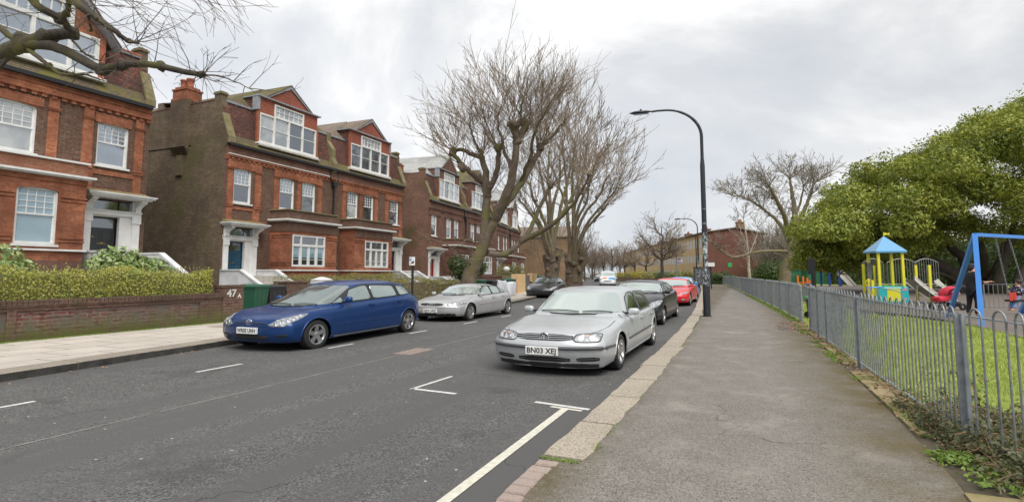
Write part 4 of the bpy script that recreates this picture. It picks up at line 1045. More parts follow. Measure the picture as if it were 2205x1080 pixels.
    mb.each('bargeboard', M['slate_brown' if False else 'lead'], h.root)
    mb = MB()
    for s_ in (a-.35, 6.9):
        A = Vector(h.p(.45, s_, 9.45)); B = Vector(h.p(.45, 4.15, 12.5)); dx = Vector((-8., 0, 0)); dz = Vector((0, 0, .05))
        mb.add([A, B, B+dx, A+dx, A-dz, B-dz, B+dx-dz, A+dx-dz], [(0, 1, 2, 3), (7, 6, 5, 4), (0, 4, 5, 1), (1, 5, 6, 2), (2, 6, 7, 3), (3, 7, 4, 0)])
    mb.each('gable_roof', M['slate_brown'], h.root)
    mb = MB(); f0, f1 = x-.09, x+.05; mid = (m0+m1)/2; st = [2.08, m0, mid, m1, 6.25]
    for i, c in enumerate(st):
        w_ = .12; top = 9.62 if i in (0, 2, 4) else 10.55
        c0 = c if i == 0 else (c-w_ if i == 4 else c-w_/2); h.bx(mb, f0, f1, c0, c0+w_, 8.10, top)
    h.bx(mb, f0+.002, f1-.004, 2.08, 6.25, 8.10, 8.24); h.bx(mb, f0+.002, f1-.004, 2.08, m0, 9.52, 9.62); h.bx(mb, f0+.002, f1+.01, m0, m1, 9.58, 9.72); h.bx(mb, f0+.002, f1-.004, m0, m1, 10.46, 10.55)
    for i in range(1, 7): c = m0+(m1-m0)*i/7; h.bx(mb, f0+.03, f1-.03, c-.017, c+.017, 9.72, 10.46)
    for i in range(4): h.bx(mb, f0+.03, f1-.04, st[i], st[i+1], 8.92, 8.955)
    w_ = mb.build('dormer_window', M['white_paint'], h.root)
    for i in range(4): q = MB(); h.bx(q, f0+.02, f0+.05, st[i]+.04, st[i+1]-.04, 8.16, 9.6); q.build('pane', M['glass_sky'], w_)
    q = MB(); h.bx(q, f0+.02, f0+.051, m0+.04, m1-.04, 9.66, 10.5); q.build('pane', M['glass_sky'], w_)
    q = MB(); h.bx(q, -.06, x+.18, a-.02, 6.5, 8.0, 8.10); q.build('sill', M['white_paint'], w_)
    mb = MB(); h.bx(mb, .02, .12, 2.62, W, 4.72, 4.80); mb.build('string_line', M['white_paint'], h.root)
    # wall lantern by the door
front_near(h)
side_wall(root, .02, -1, BUP, chim=False); back(root, -8.5, 0, BUP)
mb = MB(); c = Vector(h.p(.16, 2.42, 2.36))
mb.lathe([(.0, -.16), (.05, -.15), (.085, -.08), (.095, .0)], c, 10); mb.lathe([(.11, .10), (.09, .14), (.03, .20), (.0, .24)], c, 10)
for k in range(6): t = k*math.pi/3; mb.obox(c+Vector((.095*math.cos(t), .095*math.sin(t), 0)), c+Vector((.105*math.cos(t), .105*math.sin(t), .10)), .012, .012)
mb.obox(c+Vector((-.15, 0, .0)), c+Vector((-.05, 0, -.10)), .03, .03); mb.box(c.x-.16, c.x-.13, c.y-.05, c.y+.05, c.z-.12, c.z+.1)
lt_ = mb.build('wall_lantern', M['black_paint'], root)
mb = MB(); mb.lathe([(.08, .0), (.088, .10)], c, 10); mb.build('lantern_glass', M['glass_curtain'], lt_)
text_mesh('47', .13, 'door_number', M['brass'], root, h.p(-.186, .86, 2.47), (R(90), 0, R(90)))
h2 = pair(17.95, 0., 'brown and orange brick pair of houses with a blue front door at its near end', o1=dict(blinds=True, dglass=['glass_curtain', 'glass_curtain', 'glass_dark', 'glass_dark']), o2=dict(door='door_plum', white_line=False, bay='triple', roofside='slate_brown', glass=[('glass_dark', 'glass_dark'), ('glass_dark', 'glass_dark'), ('glass_sky', 'glass_curtain')]))
mb = MB(); mb.tube([(-2.3, -.03, 7.62), (-6, -.03, 7.62)], .025, 5); mb.build('wall_cable', M['gutter_black'], h2)
brk = dict(main='brick_redbrown', red='brick_redbrown', dorm_brick=True, roofside='slate_pale', door='door_red', dglass=['glass_sky', 'glass_dark', 'glass_sky', 'glass_sky'], white_line=False)
brick('brick_side_red', [(.20, .105, .075), (.30, .155, .11), (.19, .105, .078)], (.21, .16, .125), moss=(.10, .095, .03), mscale=.22, mlo=.50, mhi=.60, soot=.4)
pair(36.0, -.42, 'dark red brick pair with red front door beyond the orange brick pair', R(5), HX-.1, brk, dict(brk, roofside='tile_moss', door='door_black'), mt='brick_side_red')
pair(54.2, -.7, 'farthest of the gabled red brick houses, mostly hidden behind the street trees', R(12), HX-2.6, dict(brk, front_open=False), dict(brk, front_open=False, door='door_black'), mt='brick_side_red')
# ---------------------------------------------------------------- cars
# car frame: nose at y = 0 pointing to -y, tail at y = L, x across, z up from the road
def cr1(xs, ys, x):
    return float(np.interp(x, xs, ys))
def catmull(P, n):
    P = [Vector(p) for p in P]; out_ = []; N = len(P)
    per = max(1, n//(N-1))
    for i in range(N-1):
        p0 = P[max(i-1, 0)]; p1 = P[i]; p2 = P[i+1]; p3 = P[min(i+2, N-1)]
        for k in range(per):
            t = k/per
            out_.append(.5*((2*p1)+(p2-p0)*t+(2*p0-5*p1+4*p2-p3)*t*t+(3*p1-p0-3*p2+p3)*t**3))
    out_.append(P[-1]); return out_
class Spl:
    def __init__(s, pts):
        s.p = [p[0] for p in pts]; s.q = [p[1] for p in pts]
    def __call__(s, t):
        x, y = s.p, s.q; n = len(x)
        if t <= x[0]: return y[0]
        if t >= x[-1]: return y[-1]
        i = 0
        while t > x[i+1]: i += 1
        d = [(y[k+1]-y[k])/(x[k+1]-x[k]) for k in range(n-1)]
        def m_(k):
            if k == 0: return d[0]
            if k == n-1: return d[-1]
            return 0 if d[k-1]*d[k] <= 0 else 2*d[k-1]*d[k]/(d[k-1]+d[k])
        h_ = x[i+1]-x[i]; u = (t-x[i])/h_
        return y[i]*(1+2*u)*(1-u)**2+m_(i)*h_*u*(1-u)**2+y[i+1]*u*u*(3-2*u)+m_(i+1)*h_*u*u*(u-1)
RIMS = {}
def wheel_meshes(kind):
    if kind in RIMS: return RIMS[kind]
    mb = MB()       # unit radius; axis x, width in x (-1..1)
    mb.lathe([(.66, -.9), (.72, -1.), (.93, -1.), (.985, -.86), (1., -.6), (1., .6), (.985, .86), (.93, 1.), (.72, 1.), (.66, .9)], n=36, axis='x')
    ty = mb.build('wheel', M['tyre'], uv=False); me_t = ty.data; bpy.data.objects.remove(ty)
    mb = MB()
    mb.lathe([(.68, .95), (.70, 1.03), (.655, 1.04), (.62, .90), (.60, .2)], n=36, axis='x')
    n = {'five': 5, 'six': 6, 'ten': 10, 'plain': 7}[kind]; sw = {'five': .125, 'six': .10, 'ten': .055, 'plain': .14}[kind]
    for k in range(n):
        t = 2*math.pi*k/n+.3; c_, s_ = math.cos(t), math.sin(t)
        def P(r, q, x): return (x, r*c_-q*s_, r*s_+q*c_)
        mb.add([P(.1, -sw, .80), P(.1, sw, .80), P(.64, sw*1.15, .96), P(.64, -sw*1.15, .96), P(.1, -sw*1.1, .5), P(.1, sw*1.1, .5), P(.64, sw*1.25, .6), P(.64, -sw*1.25, .6)],
               [(0, 1, 2, 3), (0, 4, 5, 1), (1, 5, 6, 2), (2, 6, 7, 3), (3, 7, 4, 0)])
    mb.lathe([(.20, .78), (.17, .90), (.0, .93)], n=16, axis='x')
    mb.lathe([(.60, .25), (.0, .25)], n=24, axis='x', mi=1, smooth=False)
    rm = mb.build('rim', [M['alloy'], M['underbody']], uv=False); me_r = rm.data; bpy.data.objects.remove(rm)
    RIMS[kind] = (me_t, me_r); return RIMS[kind]
def car(label, cat, loc, rz, S, group=None, name='parked_car', detail=2):
    """S holds the shape of the car"""
    g_ = dict(zb=.15, nb=9, bulge=.30, rbulge=.2, rim='five', wr=(.325, .275), tw=.10, paint='paint_silver', glass='car_windscreen', sglass='car_window', crown=.035)
    g_.update(S); S = g_
    L_, W_, H_ = S['L'], S['W'], S['H']; hw = W_/2
    root = empty(name, (loc[0], loc[1], 0.0), rz, label, cat, group)
    zs = Spl(S['shoulder']); zc = Spl(S['top']); nose = Spl(S['nose']); tail = Spl(S['tail'])
    NY = 84 if detail > 1 else 34; NJ = 6
    wl = Spl([(0, S.get('nw', .90)), (.12*L_, .985), (.3*L_, 1.), (.75*L_, 1.), (.92*L_, .965), (L_, .86)])
    zbf = Spl([(0, S.get('zb0', .17)), (.12*L_, S['zb']), (.85*L_, S['zb']), (L_, .22)])
    def section(y):
        w_ = hw*wl(y); a = zbf(y); s_ = zs(y); c_ = zc(y); mid = a+(s_-a)*.52
        bl = S.get('beltline', .02)
        P = [(0, a), (.55*w_, a), (.90*w_, a+.005), (.965*w_, a+.05), (.99*w_, a+.13), (w_, mid), (.992*w_, mid+(s_-mid)*.45), (.972*w_, s_-.075), (.935*w_, s_-.018), (.86*w_, s_+bl*.5),
             (.70*w_, s_+(c_-s_)*.62), (.40*w_, s_+(c_-s_)*.93), (0, c_)]
        return catmull([(p[0], p[1], 0) for p in P], 12*(3 if detail > 1 else 2))
    ys = [L_*i/NY for i in range(NY+1)]
    secs = [section(y) for y in ys]; K = len(secs[0])
    def disp(x, y, z):
        b0 = max(0., 1-y/(.30*L_))**1.6; b1 = max(0., 1-(L_-y)/(.25*L_))**1.6
        return y+b0*(nose(z)+S['bulge']*abs(x/hw)**2.6)-b1*(tail(z)+S['rbulge']*abs(x/hw)**2.4)
    V = []; idx = {}
    for i, sct in enumerate(secs):
        for j in range(-(K-1), K):
            p = sct[abs(j)]; x = p.x*(1 if j >= 0 else -1)
            if j < 0 and p.x < 1e-6: idx[(i, j)] = idx.get((i, j), None) or -1
            idx[(i, j)] = len(V); V.append([x, disp(x, ys[i], p.y), p.y])
    # ring order: bottom centre (j=0) up the right to top centre (K-1) and mirrored; join the centres
    Fc = []
    for i in range(NY):
        for j in range(K-1):
            a, b, c, d = idx[(i, j)], idx[(i+1, j)], idx[(i+1, j+1)], idx[(i, j+1)]; Fc.append((a, b, c, d))
            a, b, c, d = idx[(i, -j)], idx[(i, -j-1)], idx[(i+1, -j-1)], idx[(i+1, -j)]; Fc.append((a, b, c, d))
    # nose and tail caps
    NC = 9
    for i, flip in ((0, False), (NY, True)):
        rows = []
        for j in range(K):
            p = secs[i][j]; row = [idx[(i, -j)]]
            for k in range(1, NC):
                x = p.x*(-1+2*k/NC); row.append(len(V)); V.append([x, disp(x, ys[i], p.y), p.y])
            row.append(idx[(i, j)]); rows.append(row)
        for r0, r1 in zip(rows, rows[1:]):
            for k in range(NC):
                q = (r0[k], r0[k+1], r1[k+1], r1[k]); Fc.append(q[::-1] if flip else q)
    # wheel arches: cut the sides and pull the edge on to the arch curve
    axles = S['axles']; ry, rz_ = S['wr'][0]*1.17, S['wr'][1]*1.15; wz = S['wr'][1]
    dead = set(); inside = {}
    for vi, p in enumerate(V):
        if abs(p[0]) < hw*.70: continue
        for ay in axles:
            q = ((p[1]-ay)/ry)**2+((p[2]-wz)/rz_)**2
            if q < 1: inside[vi] = (ay, q)
    keep = []
    for f in Fc:
        if all(v in inside for v in f): continue
        keep.append(f)
    used = {v for f in keep for v in f}
    for vi, (ay, q) in inside.items():
        if vi in used:
            p = V[vi]
            if p[2] < wz: p[1] = ay+math.copysign(ry*math.sqrt(max(0, 1-((p[2]-wz)/rz_)**2)), p[1]-ay)
            else: k = 1/math.sqrt(max(q, 1e-3)); p[1], p[2] = ay+(p[1]-ay)*k, wz+(p[2]-wz)*k
    body = MB(); body.add(V, keep, 0, True)
    nlow = len(V)
    # greenhouse: stack of rounded rings
    gh = S['house']    # yf0, yr0, yf1, yr1, wb, wt, zbelt0(front), zbelt1(rear)
    yf0, yr0, yf1, yr1, wb, wt, zb0, zb1 = gh
    roof = Spl(S['roof']); NR = 48; rings = []
    def rpt(t, n=5.):
        c_, s_ = math.cos(t), math.sin(t); return (math.copysign(abs(c_)**(2/n), c_), math.copysign(abs(s_)**(2/n), s_))
    lev = [0, .12, .25, .4, .55, .7, .82, .91, .965, 1.]
    for q in lev:
        e_ = q if q < .9 else q
        ya = yf0+(yf1-yf0)*e_; yb = yr0+(yr1-yr0)*e_; ww = wb+(wt-wb)*(q**1.25)
        ring = []
        for k in range(NR):
            cx_, cy_ = rpt(2*math.pi*(k+.5)/NR, 7.5-1.5*q); x = ww*cx_; y = (ya+yb)/2+(yb-ya)/2*cy_
            zb_ = min(zb0+(zb1-zb0)*(y-yf0)/(yr0-yf0)-.05, zc(max(0, y-.22))-.06); zr_ = roof(min(max(y, yf1), yr1))-.055
            bow = S.get('wsbow', .16)*(1-(x/ww)**2) if y < (ya+yb)/2 else -.10*(1-(x/ww)**2)
            fy = max(0, (abs(cy_)-.5)/.5)
            ring.append((x, y-bow*fy*(1-.45*q), zb_+(zr_-zb_)*q))
        rings.append(ring)
    for q in (.035, .12, .3, .6, .85, .999):
        ring = []
        for k in range(NR):
            cx_, cy_ = rpt(2*math.pi*(k+.5)/NR, 5.-2*q); f_ = 1-q; x = wt*cx_*f_
            y = (yf1+yr1)/2+(yr1-yf1)/2*cy_*f_
            bow = S.get('wsbow', .16)*.55*f_*max(0, (-cy_-.5)/.5)*(1-(x/wt)**2)
            zr_ = roof(min(max(y, yf1), yr1))
            ring.append((x, y-bow, zr_-.055*(1-min(1, q/.3))**2.2+S['crown']*(1-(x/wt)**2)*min(1, q*2)-S['crown']*.5))
        rings.append(ring)
    vs = [p for r_ in rings for p in r_]; fs = []
    for i in range(len(rings)-1):
        for k in range(NR):
            k2 = (k+1) % NR; fs.append((i*NR+k, i*NR+k2, (i+1)*NR+k2, (i+1)*NR+k))
    fs.append(tuple((len(rings)-1)*NR+k for k in range(NR)))
    body.add(vs, fs, 0, True)
    bo = body.build('body', M[S['paint']], root, uv=False)
    bv = [Vector(v) for v in body.v]; bvh = BVHTree.FromPolygons(bv, body.f)
    def hit(a, b, axis, sg=1):
        if axis == 'front': o_, d_ = Vector((a, -2, b)), Vector((0, 1, 0))
        elif axis == 'side': o_, d_ = Vector((sg*3, a, b)), Vector((-sg, 0, 0))
        elif axis == 'rear': o_, d_ = Vector((a, L_+2, b)), Vector((0, -1, 0))
        else: o_, d_ = Vector((a, b, 4)), Vector((0, 0, -1))
        r_ = bvh.ray_cast(o_, d_)
        if r_[0] is None: return None
        n_ = r_[1]
        if n_.dot(d_) > 0: n_ = -n_
        return r_[0], n_
    def chaikin(P, n=2, c_=.2):
        for _ in range(n):
            Q = []
            for a, b in zip(P, P[1:]+P[:1]):
                Q.append((a[0]*(1-c_)+b[0]*c_, a[1]*(1-c_)+b[1]*c_)); Q.append((a[0]*c_+b[0]*(1-c_), a[1]*c_+b[1]*(1-c_)))
            P = Q
        return P
    def patch(name_, poly, axis, mt, off=.005, sg=1, smooth_=2, par=None, rings_=7, sub=3, cc_=.2, rim=True):
        P = chaikin(list(poly), smooth_, cc_) if smooth_ else list(poly)
        if sub > 1: P = [(a[0]+(b[0]-a[0])*k/sub, a[1]+(b[1]-a[1])*k/sub) for a, b in zip(P, P[1:]+P[:1]) for k in range(sub)]
        cx_ = sum(p[0] for p in P)/len(P); cy_ = sum(p[1] for p in P)/len(P); n_ = len(P); vs_ = []; last = None
        cc = hit(cx_, cy_, axis, sg)
        if cc is None: return None
        for r in range(rings_, 0, -1):
            f_ = r/rings_
            for p in P:
                h_ = hit(cx_+(p[0]-cx_)*f_, cy_+(p[1]-cy_)*f_, axis, sg) or last or cc
                last = h_; vs_.append(h_[0]+h_[1]*off)
        vs_.append(cc[0]+cc[1]*off); fs_ = []
        for r in range(rings_-1):
            for k in range(n_):
                k2 = (k+1) % n_; fs_.append((r*n_+k, r*n_+k2, (r+1)*n_+k2, (r+1)*n_+k))
        for k in range(n_): fs_.append(((rings_-1)*n_+k, (rings_-1)*n_+(k+1) % n_, rings_*n_))
        # rim thickness back to the surface
        b0 = len(vs_)
        for k in range(n_ if rim else 0): vs_.append(vs_[k]-(cc[1]*(off+.004)))
        for k in range(n_ if rim else 0): k2 = (k+1) % n_; fs_.append((k, b0+k, b0+k2, k2))
        q = MB(); q.add(vs_, fs_, 0, True); return q.build(name_, M[mt] if isinstance(mt, str) else mt, par or root, uv=False)
    def line(q, pts, axis, w_, off=.004, sg=1):
        P = []
        for a, b in pts:
            h_ = hit(a, b, axis, sg)
            if h_: P.append(h_[0]+h_[1]*off)
        if len(P) > 1: q.tube(P, w_, 5)
    # wheel wells, wheels
    q = MB()
    for ay in axles:
        for sg in (-1, 1):
            n_ = 20; ring0 = []; ring1 = []
            for k in range(n_+1):
                t = -.35+(math.pi+.7)*k/n_; cy_, cz_ = math.cos(t)*ry*.995, math.sin(t)*rz_*.995
                ring0.append((sg*(hw-.075), ay+cy_, max(wz+cz_, .05))); ring1.append((sg*(hw-.36), ay+cy_, max(wz+cz_, .05)))
            b0 = len(ring0); q.add(ring0+ring1, [(k, k+1, b0+k+1, b0+k) for k in range(n_)]+[tuple(range(b0, 2*b0))])
    q.build('wheel_arches', M['underbody'], root, uv=False)
    for ay in axles:
        for sg in (-1, 1):
            P = []; q = MB()
            for k in range(17):
                t = math.pi*k/16; a_, b_ = ay+math.cos(t)*ry*1.015, wz+math.sin(t)*rz_*1.015
                h_ = hit(a_, b_, 'side', sg)
                if h_ and abs(h_[0].x) > hw*.8 and b_ > .2: P.append(h_[0]+Vector((sg*.001, 0, 0)))
            if len(P) > 3: q.tube(P, S.get('lip', .012), 6); q.build('arch_lip', M[S['paint']], root, uv=False)
    met, mer = wheel_meshes(S['rim'])
    for ay in axles:
        for sg in (-1, 1):
            o_ = bpy.data.objects.new('wheel', met); col.objects.link(o_); o_.parent = root
            xw = (hw-S['tw']-.02+S.get('wx', 0)); o_.location = (sg*xw, ay, wz-.004); o_.scale = (S['tw']*sg, S['wr'][0], S['wr'][1]); o_.rotation_euler = (random.Random(ay*7).uniform(0, .01), 0, 0)
            r_ = bpy.data.objects.new('rim', mer); col.objects.link(r_); r_.parent = o_
    # glass
    def ge(q_, front=True):
        return
    zw0 = S['ws'][0]; zw1 = S['ws'][1]; xb = S['ws'][2]; xt = S['ws'][3]
    bwp = S.get('wsdip', .015)
    ws = patch('windscreen', [(-xb, zw0+.03), (-xb*.5, zw0), (0, zw0-bwp*.2), (xb*.5, zw0), (xb, zw0+.03), (xt, zw1-.01), (0, zw1+.008), (-xt, zw1-.01)], 'front', S['glass'], .006, smooth_=2, sub=5, cc_=.08, rings_=9, rim=False)
    if S.get('dlo'):
        for sg in (-1, 1): patch('window_surround', S['dlo'], 'side', 'trim_black', .003, sg, smooth_=2, cc_=.07, sub=5, rings_=9)
    for k, poly in enumerate(S['side']):
        for sg in (-1, 1):
            patch('side_window', poly, 'side', S['sglass'], .0065, sg, smooth_=2, cc_=.09)
    if S.get('rw'): patch('rear_window', S['rw'], 'rear', 'car_window', .006)
    if detail > 1:
        # rubber seal around the windscreen, black frame round the side glass
        q = MB(); line(q, [(-xb-.02, zw0+.02), (-xb*.5, zw0-.008), (0, zw0-.02), (xb*.5, zw0-.008), (xb+.02, zw0+.02)], 'front', .014, .006); q.build('scuttle', M['trim_black'], root, uv=False)
        q = MB()
        for sg in (-1, 1):
            for poly in S['side']:
                P = chaikin(list(poly), 2, .09); line(q, P+[P[0]], 'side', .007, .005, sg)
        q.build('window_seals', M[S.get('seal', 'trim_black')], root, uv=False)
        # wipers
        for s0, s1 in S.get('wipers', ((.10, -.60), (.66, .16))):
            q = MB(); P = [hit(s0+(s1-s0)*k/6, zw0+.012+.018*math.sin(k/6*3.1), 'front') for k in range(7)]; P = [h_[0]+h_[1]*.022 for h_ in P if h_]
            q.tube(P, .009, 5); q.build('wiper', M['trim_black'], root, uv=False)
    if S.get('shut') and detail > 1:
        q = MB()
        for ln in S['shut']:
            for sg in (-1, 1): line(q, ln, 'side', .0055, .0008, sg)
        for ln in S.get('bonnet', []): line(q, ln, 'top', .005, .0008)
        q.build('panel_gaps', M['trim_black'], root, uv=False)
    for hp in S.get('handles', []):
        for sg in (-1, 1):
            h_ = hit(hp[0], hp[1], 'side', sg)
            if h_:
                q = MB(); p = h_[0]; q.obox(p+Vector((sg*.028, -.085, 0)), p+Vector((sg*.028, .085, .004)), .022, .026); q.obox(p+Vector((-sg*.01, -.07, 0)), p+Vector((sg*.03, -.07, 0)), .02, .02); q.obox(p+Vector((-sg*.01, .07, 0)), p+Vector((sg*.03, .07, 0)), .02, .02)
                q.build('handle', M[S['paint']], root, bevel=.005)
    mr = S.get('mirror')
    if mr:
        my, mz, mw, mh = mr
        for sg in (-1, 1):
            h_ = hit(my+.05, mz-.02, 'side', sg); bx_ = abs(h_[0].x)
            q = MB(); cx_ = sg*(bx_+.06+mw/2)
            prof = []
            for k in range(9):
                t = k/8; r = (1-(2*t-1)**4)**.5
                prof.append((t, r))
            vs_ = []; n_ = 12
            for t, r in prof:
                for a_ in range(n_):
                    an = 2*math.pi*a_/n_; c_ = math.copysign(abs(math.cos(an))**.6, math.cos(an)); s_ = math.copysign(abs(math.sin(an))**.7, math.sin(an))
                    vs_.append((cx_+sg*(t-.5)*mw, my+c_*.062*max(r, .05)+.02*t, mz+s_*mh/2*max(r, .05)))
            fs_ = [(i*n_+k, i*n_+(k+1) % n_, (i+1)*n_+(k+1) % n_, (i+1)*n_+k) for i in range(8) for k in range(n_)]
            q.add(vs_, fs_, 0, True); q.obox((sg*(bx_-.04), my+.03, mz-mh*.25), (cx_-sg*mw*.2, my+.01, mz-mh*.25), .06, .035, 1)
            q.build('mirror', [M[S.get('mirror_paint', S['paint'])], M['trim_black']], root, uv=False)
    for sgx in (1, -1):
        hl = S.get('lamp')
        if hl:
            pl_ = [(sgx*x, z) for x, z in hl]
            if sgx < 0: pl_ = pl_[::-1]
            la = patch('headlight', pl_, 'front', S.get('lampmat', 'headlamp'), .006, smooth_=2)
            if detail > 1:
                if S.get('lamp_rim'):
                    q = MB(); P = chaikin(pl_, 2); line(q, P+[P[0]], 'front', .007, .006); q.build('headlight_rim', M[S.get('lamp_rim_mat', 'trim_grey')], la, uv=False)
                for bx2, bz2, br in S.get('bulbs', []):
                    h_ = hit(sgx*bx2, bz2, 'front')
                    if h_:
                        c = h_[0]+h_[1]*.004; q = MB(); n3 = h_[1]; a3 = n3.orthogonal().normalized(); b3 = n3.cross(a3)
                        q.tube([c+(a3*math.cos(t*math.pi/10)+b3*math.sin(t*math.pi/10))*br for t in range(20)], br*.16, 5, closed=True)
                        q.add([c+(a3*math.cos(t*math.pi/10)+b3*math.sin(t*math.pi/10))*br*.8+n3*.003 for t in range(20)], [tuple(range(20))]); q.build('reflector', M['chrome'], la, uv=False)
                if S.get('amber'):
                    ax_, az_, ar = S['amber']; patch('indicator', [(sgx*(ax_-ar)*1., az_-ar*.5), (sgx*(ax_+ar), az_-ar*.5), (sgx*(ax_+ar), az_+ar*.5), (sgx*(ax_-ar), az_+ar*.5)][::sgx], 'front', 'lamp_amber', .010, par=la)
    for nm, poly, mt, of in S.get('front', []):
        if isinstance(poly[0], tuple): patch(nm, poly, 'front', mt, of, smooth_=S.get('fs', 1))
    for nm, lines, wd, mt in S.get('lines', []):
        q = MB()
        for ln in lines:
            P = [(ln[0][0]+(ln[1][0]-ln[0][0])*k/12, ln[0][1]+(ln[1][1]-ln[0][1])*k/12) for k in range(13)] if len(ln) == 2 else ln
            line(q, P, 'front', wd, wd*.4)
        q.build(nm, M[mt], root, uv=False)
    for nm, lines, wd, mt in S.get('slines', []):
        q = MB()
        for ln in lines:
            P = [(ln[0][0]+(ln[1][0]-ln[0][0])*k/16, ln[0][1]+(ln[1][1]-ln[0][1])*k/16) for k in range(17)] if len(ln) == 2 else ln
            for sg in (-1, 1): line(q, P, 'side', wd, wd*.3, sg)
        q.build(nm, M[mt], root, uv=False)
    if S.get('plate'):
        tx, px_, pz, pw, ph = S['plate']; h_ = hit(px_, pz, 'front'); yy = h_[0].y-.05
        for dx in (-pw/2, pw/2):
            k_ = hit(px_+dx, pz, 'front')
        q = MB(); q.box(px_-pw/2, px_+pw/2, yy, yy+.045, pz-ph/2, pz+ph/2); pt_ = q.build('number_plate', M['plate_white'], root, bevel=.003)
        if tx: text_mesh(tx, ph*.92, 'plate_text', M['ink_black'], pt_, (px_, yy-.0015, pz-.002), (R(90), 0, 0), .001, 1., sub=.002, fitw=pw*.90)
    if S.get('badge'):
        kind, bx2, bz2, br = S['badge']; h_ = hit(bx2, bz2, 'front'); c = h_[0]+Vector((0, -.014, 0)); q = MB()
        def ell(cx_, cz_, rx_, rz2, th): q.tube([c+Vector((cx_+rx_*math.cos(t*math.pi/14), 0, cz_+rz2*math.sin(t*math.pi/14))) for t in range(28)], th, 6, closed=True)
        if kind == 'roundel':
            ell(0, 0, br*1.12, br, br*.12)
            for P in ([(-.45, .80), (-.02, .08)], [(.45, .80), (.02, .08)], [(-.80, .35), (-.40, -.75)], [(-.40, -.75), (0, -.05)], [(0, -.05), (.40, -.75)], [(.40, -.75), (.80, .35)]):
                (a_, b_), (c2, d2) = P; q.tube([c+Vector((a_*br*1.05, 0, b_*br)), c+Vector((c2*br*1.05, 0, d2*br))], br*.10, 5)
            q.add([c+Vector((br*1.08*math.cos(t*math.pi/12), .006, br*.98*math.sin(t*math.pi/12))) for t in range(24)], [tuple(range(24))], 1)
        elif kind == 'ellipses':
            ell(0, 0, br*1.25, br*.85, br*.10); ell(0, br*.12, br*.40, br*.70, br*.07); ell(0, br*.35, br*.85, br*.38, br*.07)
        elif kind == 'rings':
            for k in range(4): ell((k-1.5)*br*1.5, 0, br, br*.86, br*.15)
        else: ell(0, 0, br, br, br*.2)
        q.build('badge', [M['chrome'], M['paint_grey']], root, uv=False)
    q = MB(); q.box(-hw*.72, hw*.72, .75, L_-.5, .11, .19); q.build('underbody', M['underbody'], root)
    return root, hit
# silver hatchback nearest the camera
golf = dict(L=5.15, W=1.90, H=1.255, axles=(1.07, 4.27), wr=(.325, .275), paint='paint_silver', glass='car_windscreen_pale', rim='five',
    shoulder=[(0, .58), (.35, .635), (.9, .69), (1.5, .745), (2.4, .765), (3.6, .785), (4.6, .80), (5.15, .77)],
    top=[(0, .61), (.25, .675), (.8, .735), (1.45, .785), (2., .80), (4.2, .82), (4.8, .83), (5.15, .81)],
    nose=[(.12, .10), (.22, .05), (.34, .0), (.43, -.01), (.50, .02), (.54, .055), (.66, .15), (.72, .27), (.8, .4)],
    tail=[(.15, .12), (.3, .0), (.5, .02), (.6, .06), (.85, .16)],
    house=(1.50, 4.95, 2.30, 4.5, .875, .70, .77, .80), roof=[(2.2, 1.20), (2.9, 1.235), (3.6, 1.235), (4.5, 1.18)],
    ws=(.812, 1.155, .775, .615), wsbow=.18, bulge=.30, nw=.925,
    side=[[(2.02, .79), (2.98, .805), (2.96, 1.15), (2.62, 1.145), (2.36, 1.06)], [(3.05, .805), (3.95, .82), (4.42, .86), (4.38, 1.05), (4.18, 1.135), (3.04, 1.15)]],
    mirror=(1.92, .845, .20, .12), handles=[(2.85, .69), (3.92, .70)],
    shut=[[(1.55, .2), (1.55, .5), (1.60, .72), (1.72, .80)], [(3.01, .19), (3.01, .5), (3.01, .83)], [(4.02, .50), (4.13, .65), (4.13, .85)]],
    bonnet=[[(x, y) for x, y in ((-.80, 1.25), (-.80, .8), (-.74, .45), (-.66, .30))], [(x, y) for x, y in ((.80, 1.25), (.80, .8), (.74, .45), (.66, .30))]],
    crown=.018, zb0=.125, lamp=[(.45, .505), (.62, .50), (.79, .505), (.815, .53), (.815, .595), (.78, .612), (.60, .612), (.45, .60)], bulbs=[(.70, .556, .038), (.55, .556, .034)], amber=(.63, .590, .024), lamp_rim=True,
    front=[('grille', [(-.44, .515), (.44, .515), (.44, .605), (-.44, .605)], 'trim_black', .003), ('lower_grille', [(-.40, .215), (.40, .215), (.40, .285), (-.40, .285)], 'trim_black', .003), ('lower_grille', [(-.80, .235), (-.49, .225), (-.49, .285), (-.80, .295)], 'trim_black', .003), ('lower_grille', [(.49, .225), (.80, .235), (.80, .295), (.49, .285)], 'trim_black', .003),
           ('splitter', [(-.90, .13), (.90, .13), (.90, .20), (-.90, .20)], 'trim_black', .006)],
    lines=[('grille_bars', [((-.43, .535), (.43, .535)), ((-.43, .561), (.43, .561)), ((-.43, .587), (.43, .587))], .0075, 'chrome'), ('lower_grille_bars', [((-.38, .25), (.38, .25)), ((-.78, .265), (-.50, .255)), ((.50, .255), (.78, .265))], .006, 'trim_grey'),
           ('bumper_strip', [[(x*.95, .415+.01*abs(x)**2) for x in [(-1+2*k/30) for k in range(31)]]], .026, 'trim_grey')],
    slines=[('side_moulding', [((.30, .43), (.66, .425)), ((1.62, .43), (3.84, .455))], .017, 'trim_grey'), ('sill_line', [((1.6, .21), (3.80, .22))], .010, 'paint_silver')],
    plate=('BN03 XEJ', 0., .375, .50, .118), badge=('roundel', 0., .562, .064), tsx=1.0)
c_golf, _ = car('silver hatchback with plate BN03 XEJ, nearest car on the right of the road', 'car', (-2.76, 7.72), R(-.6), golf)
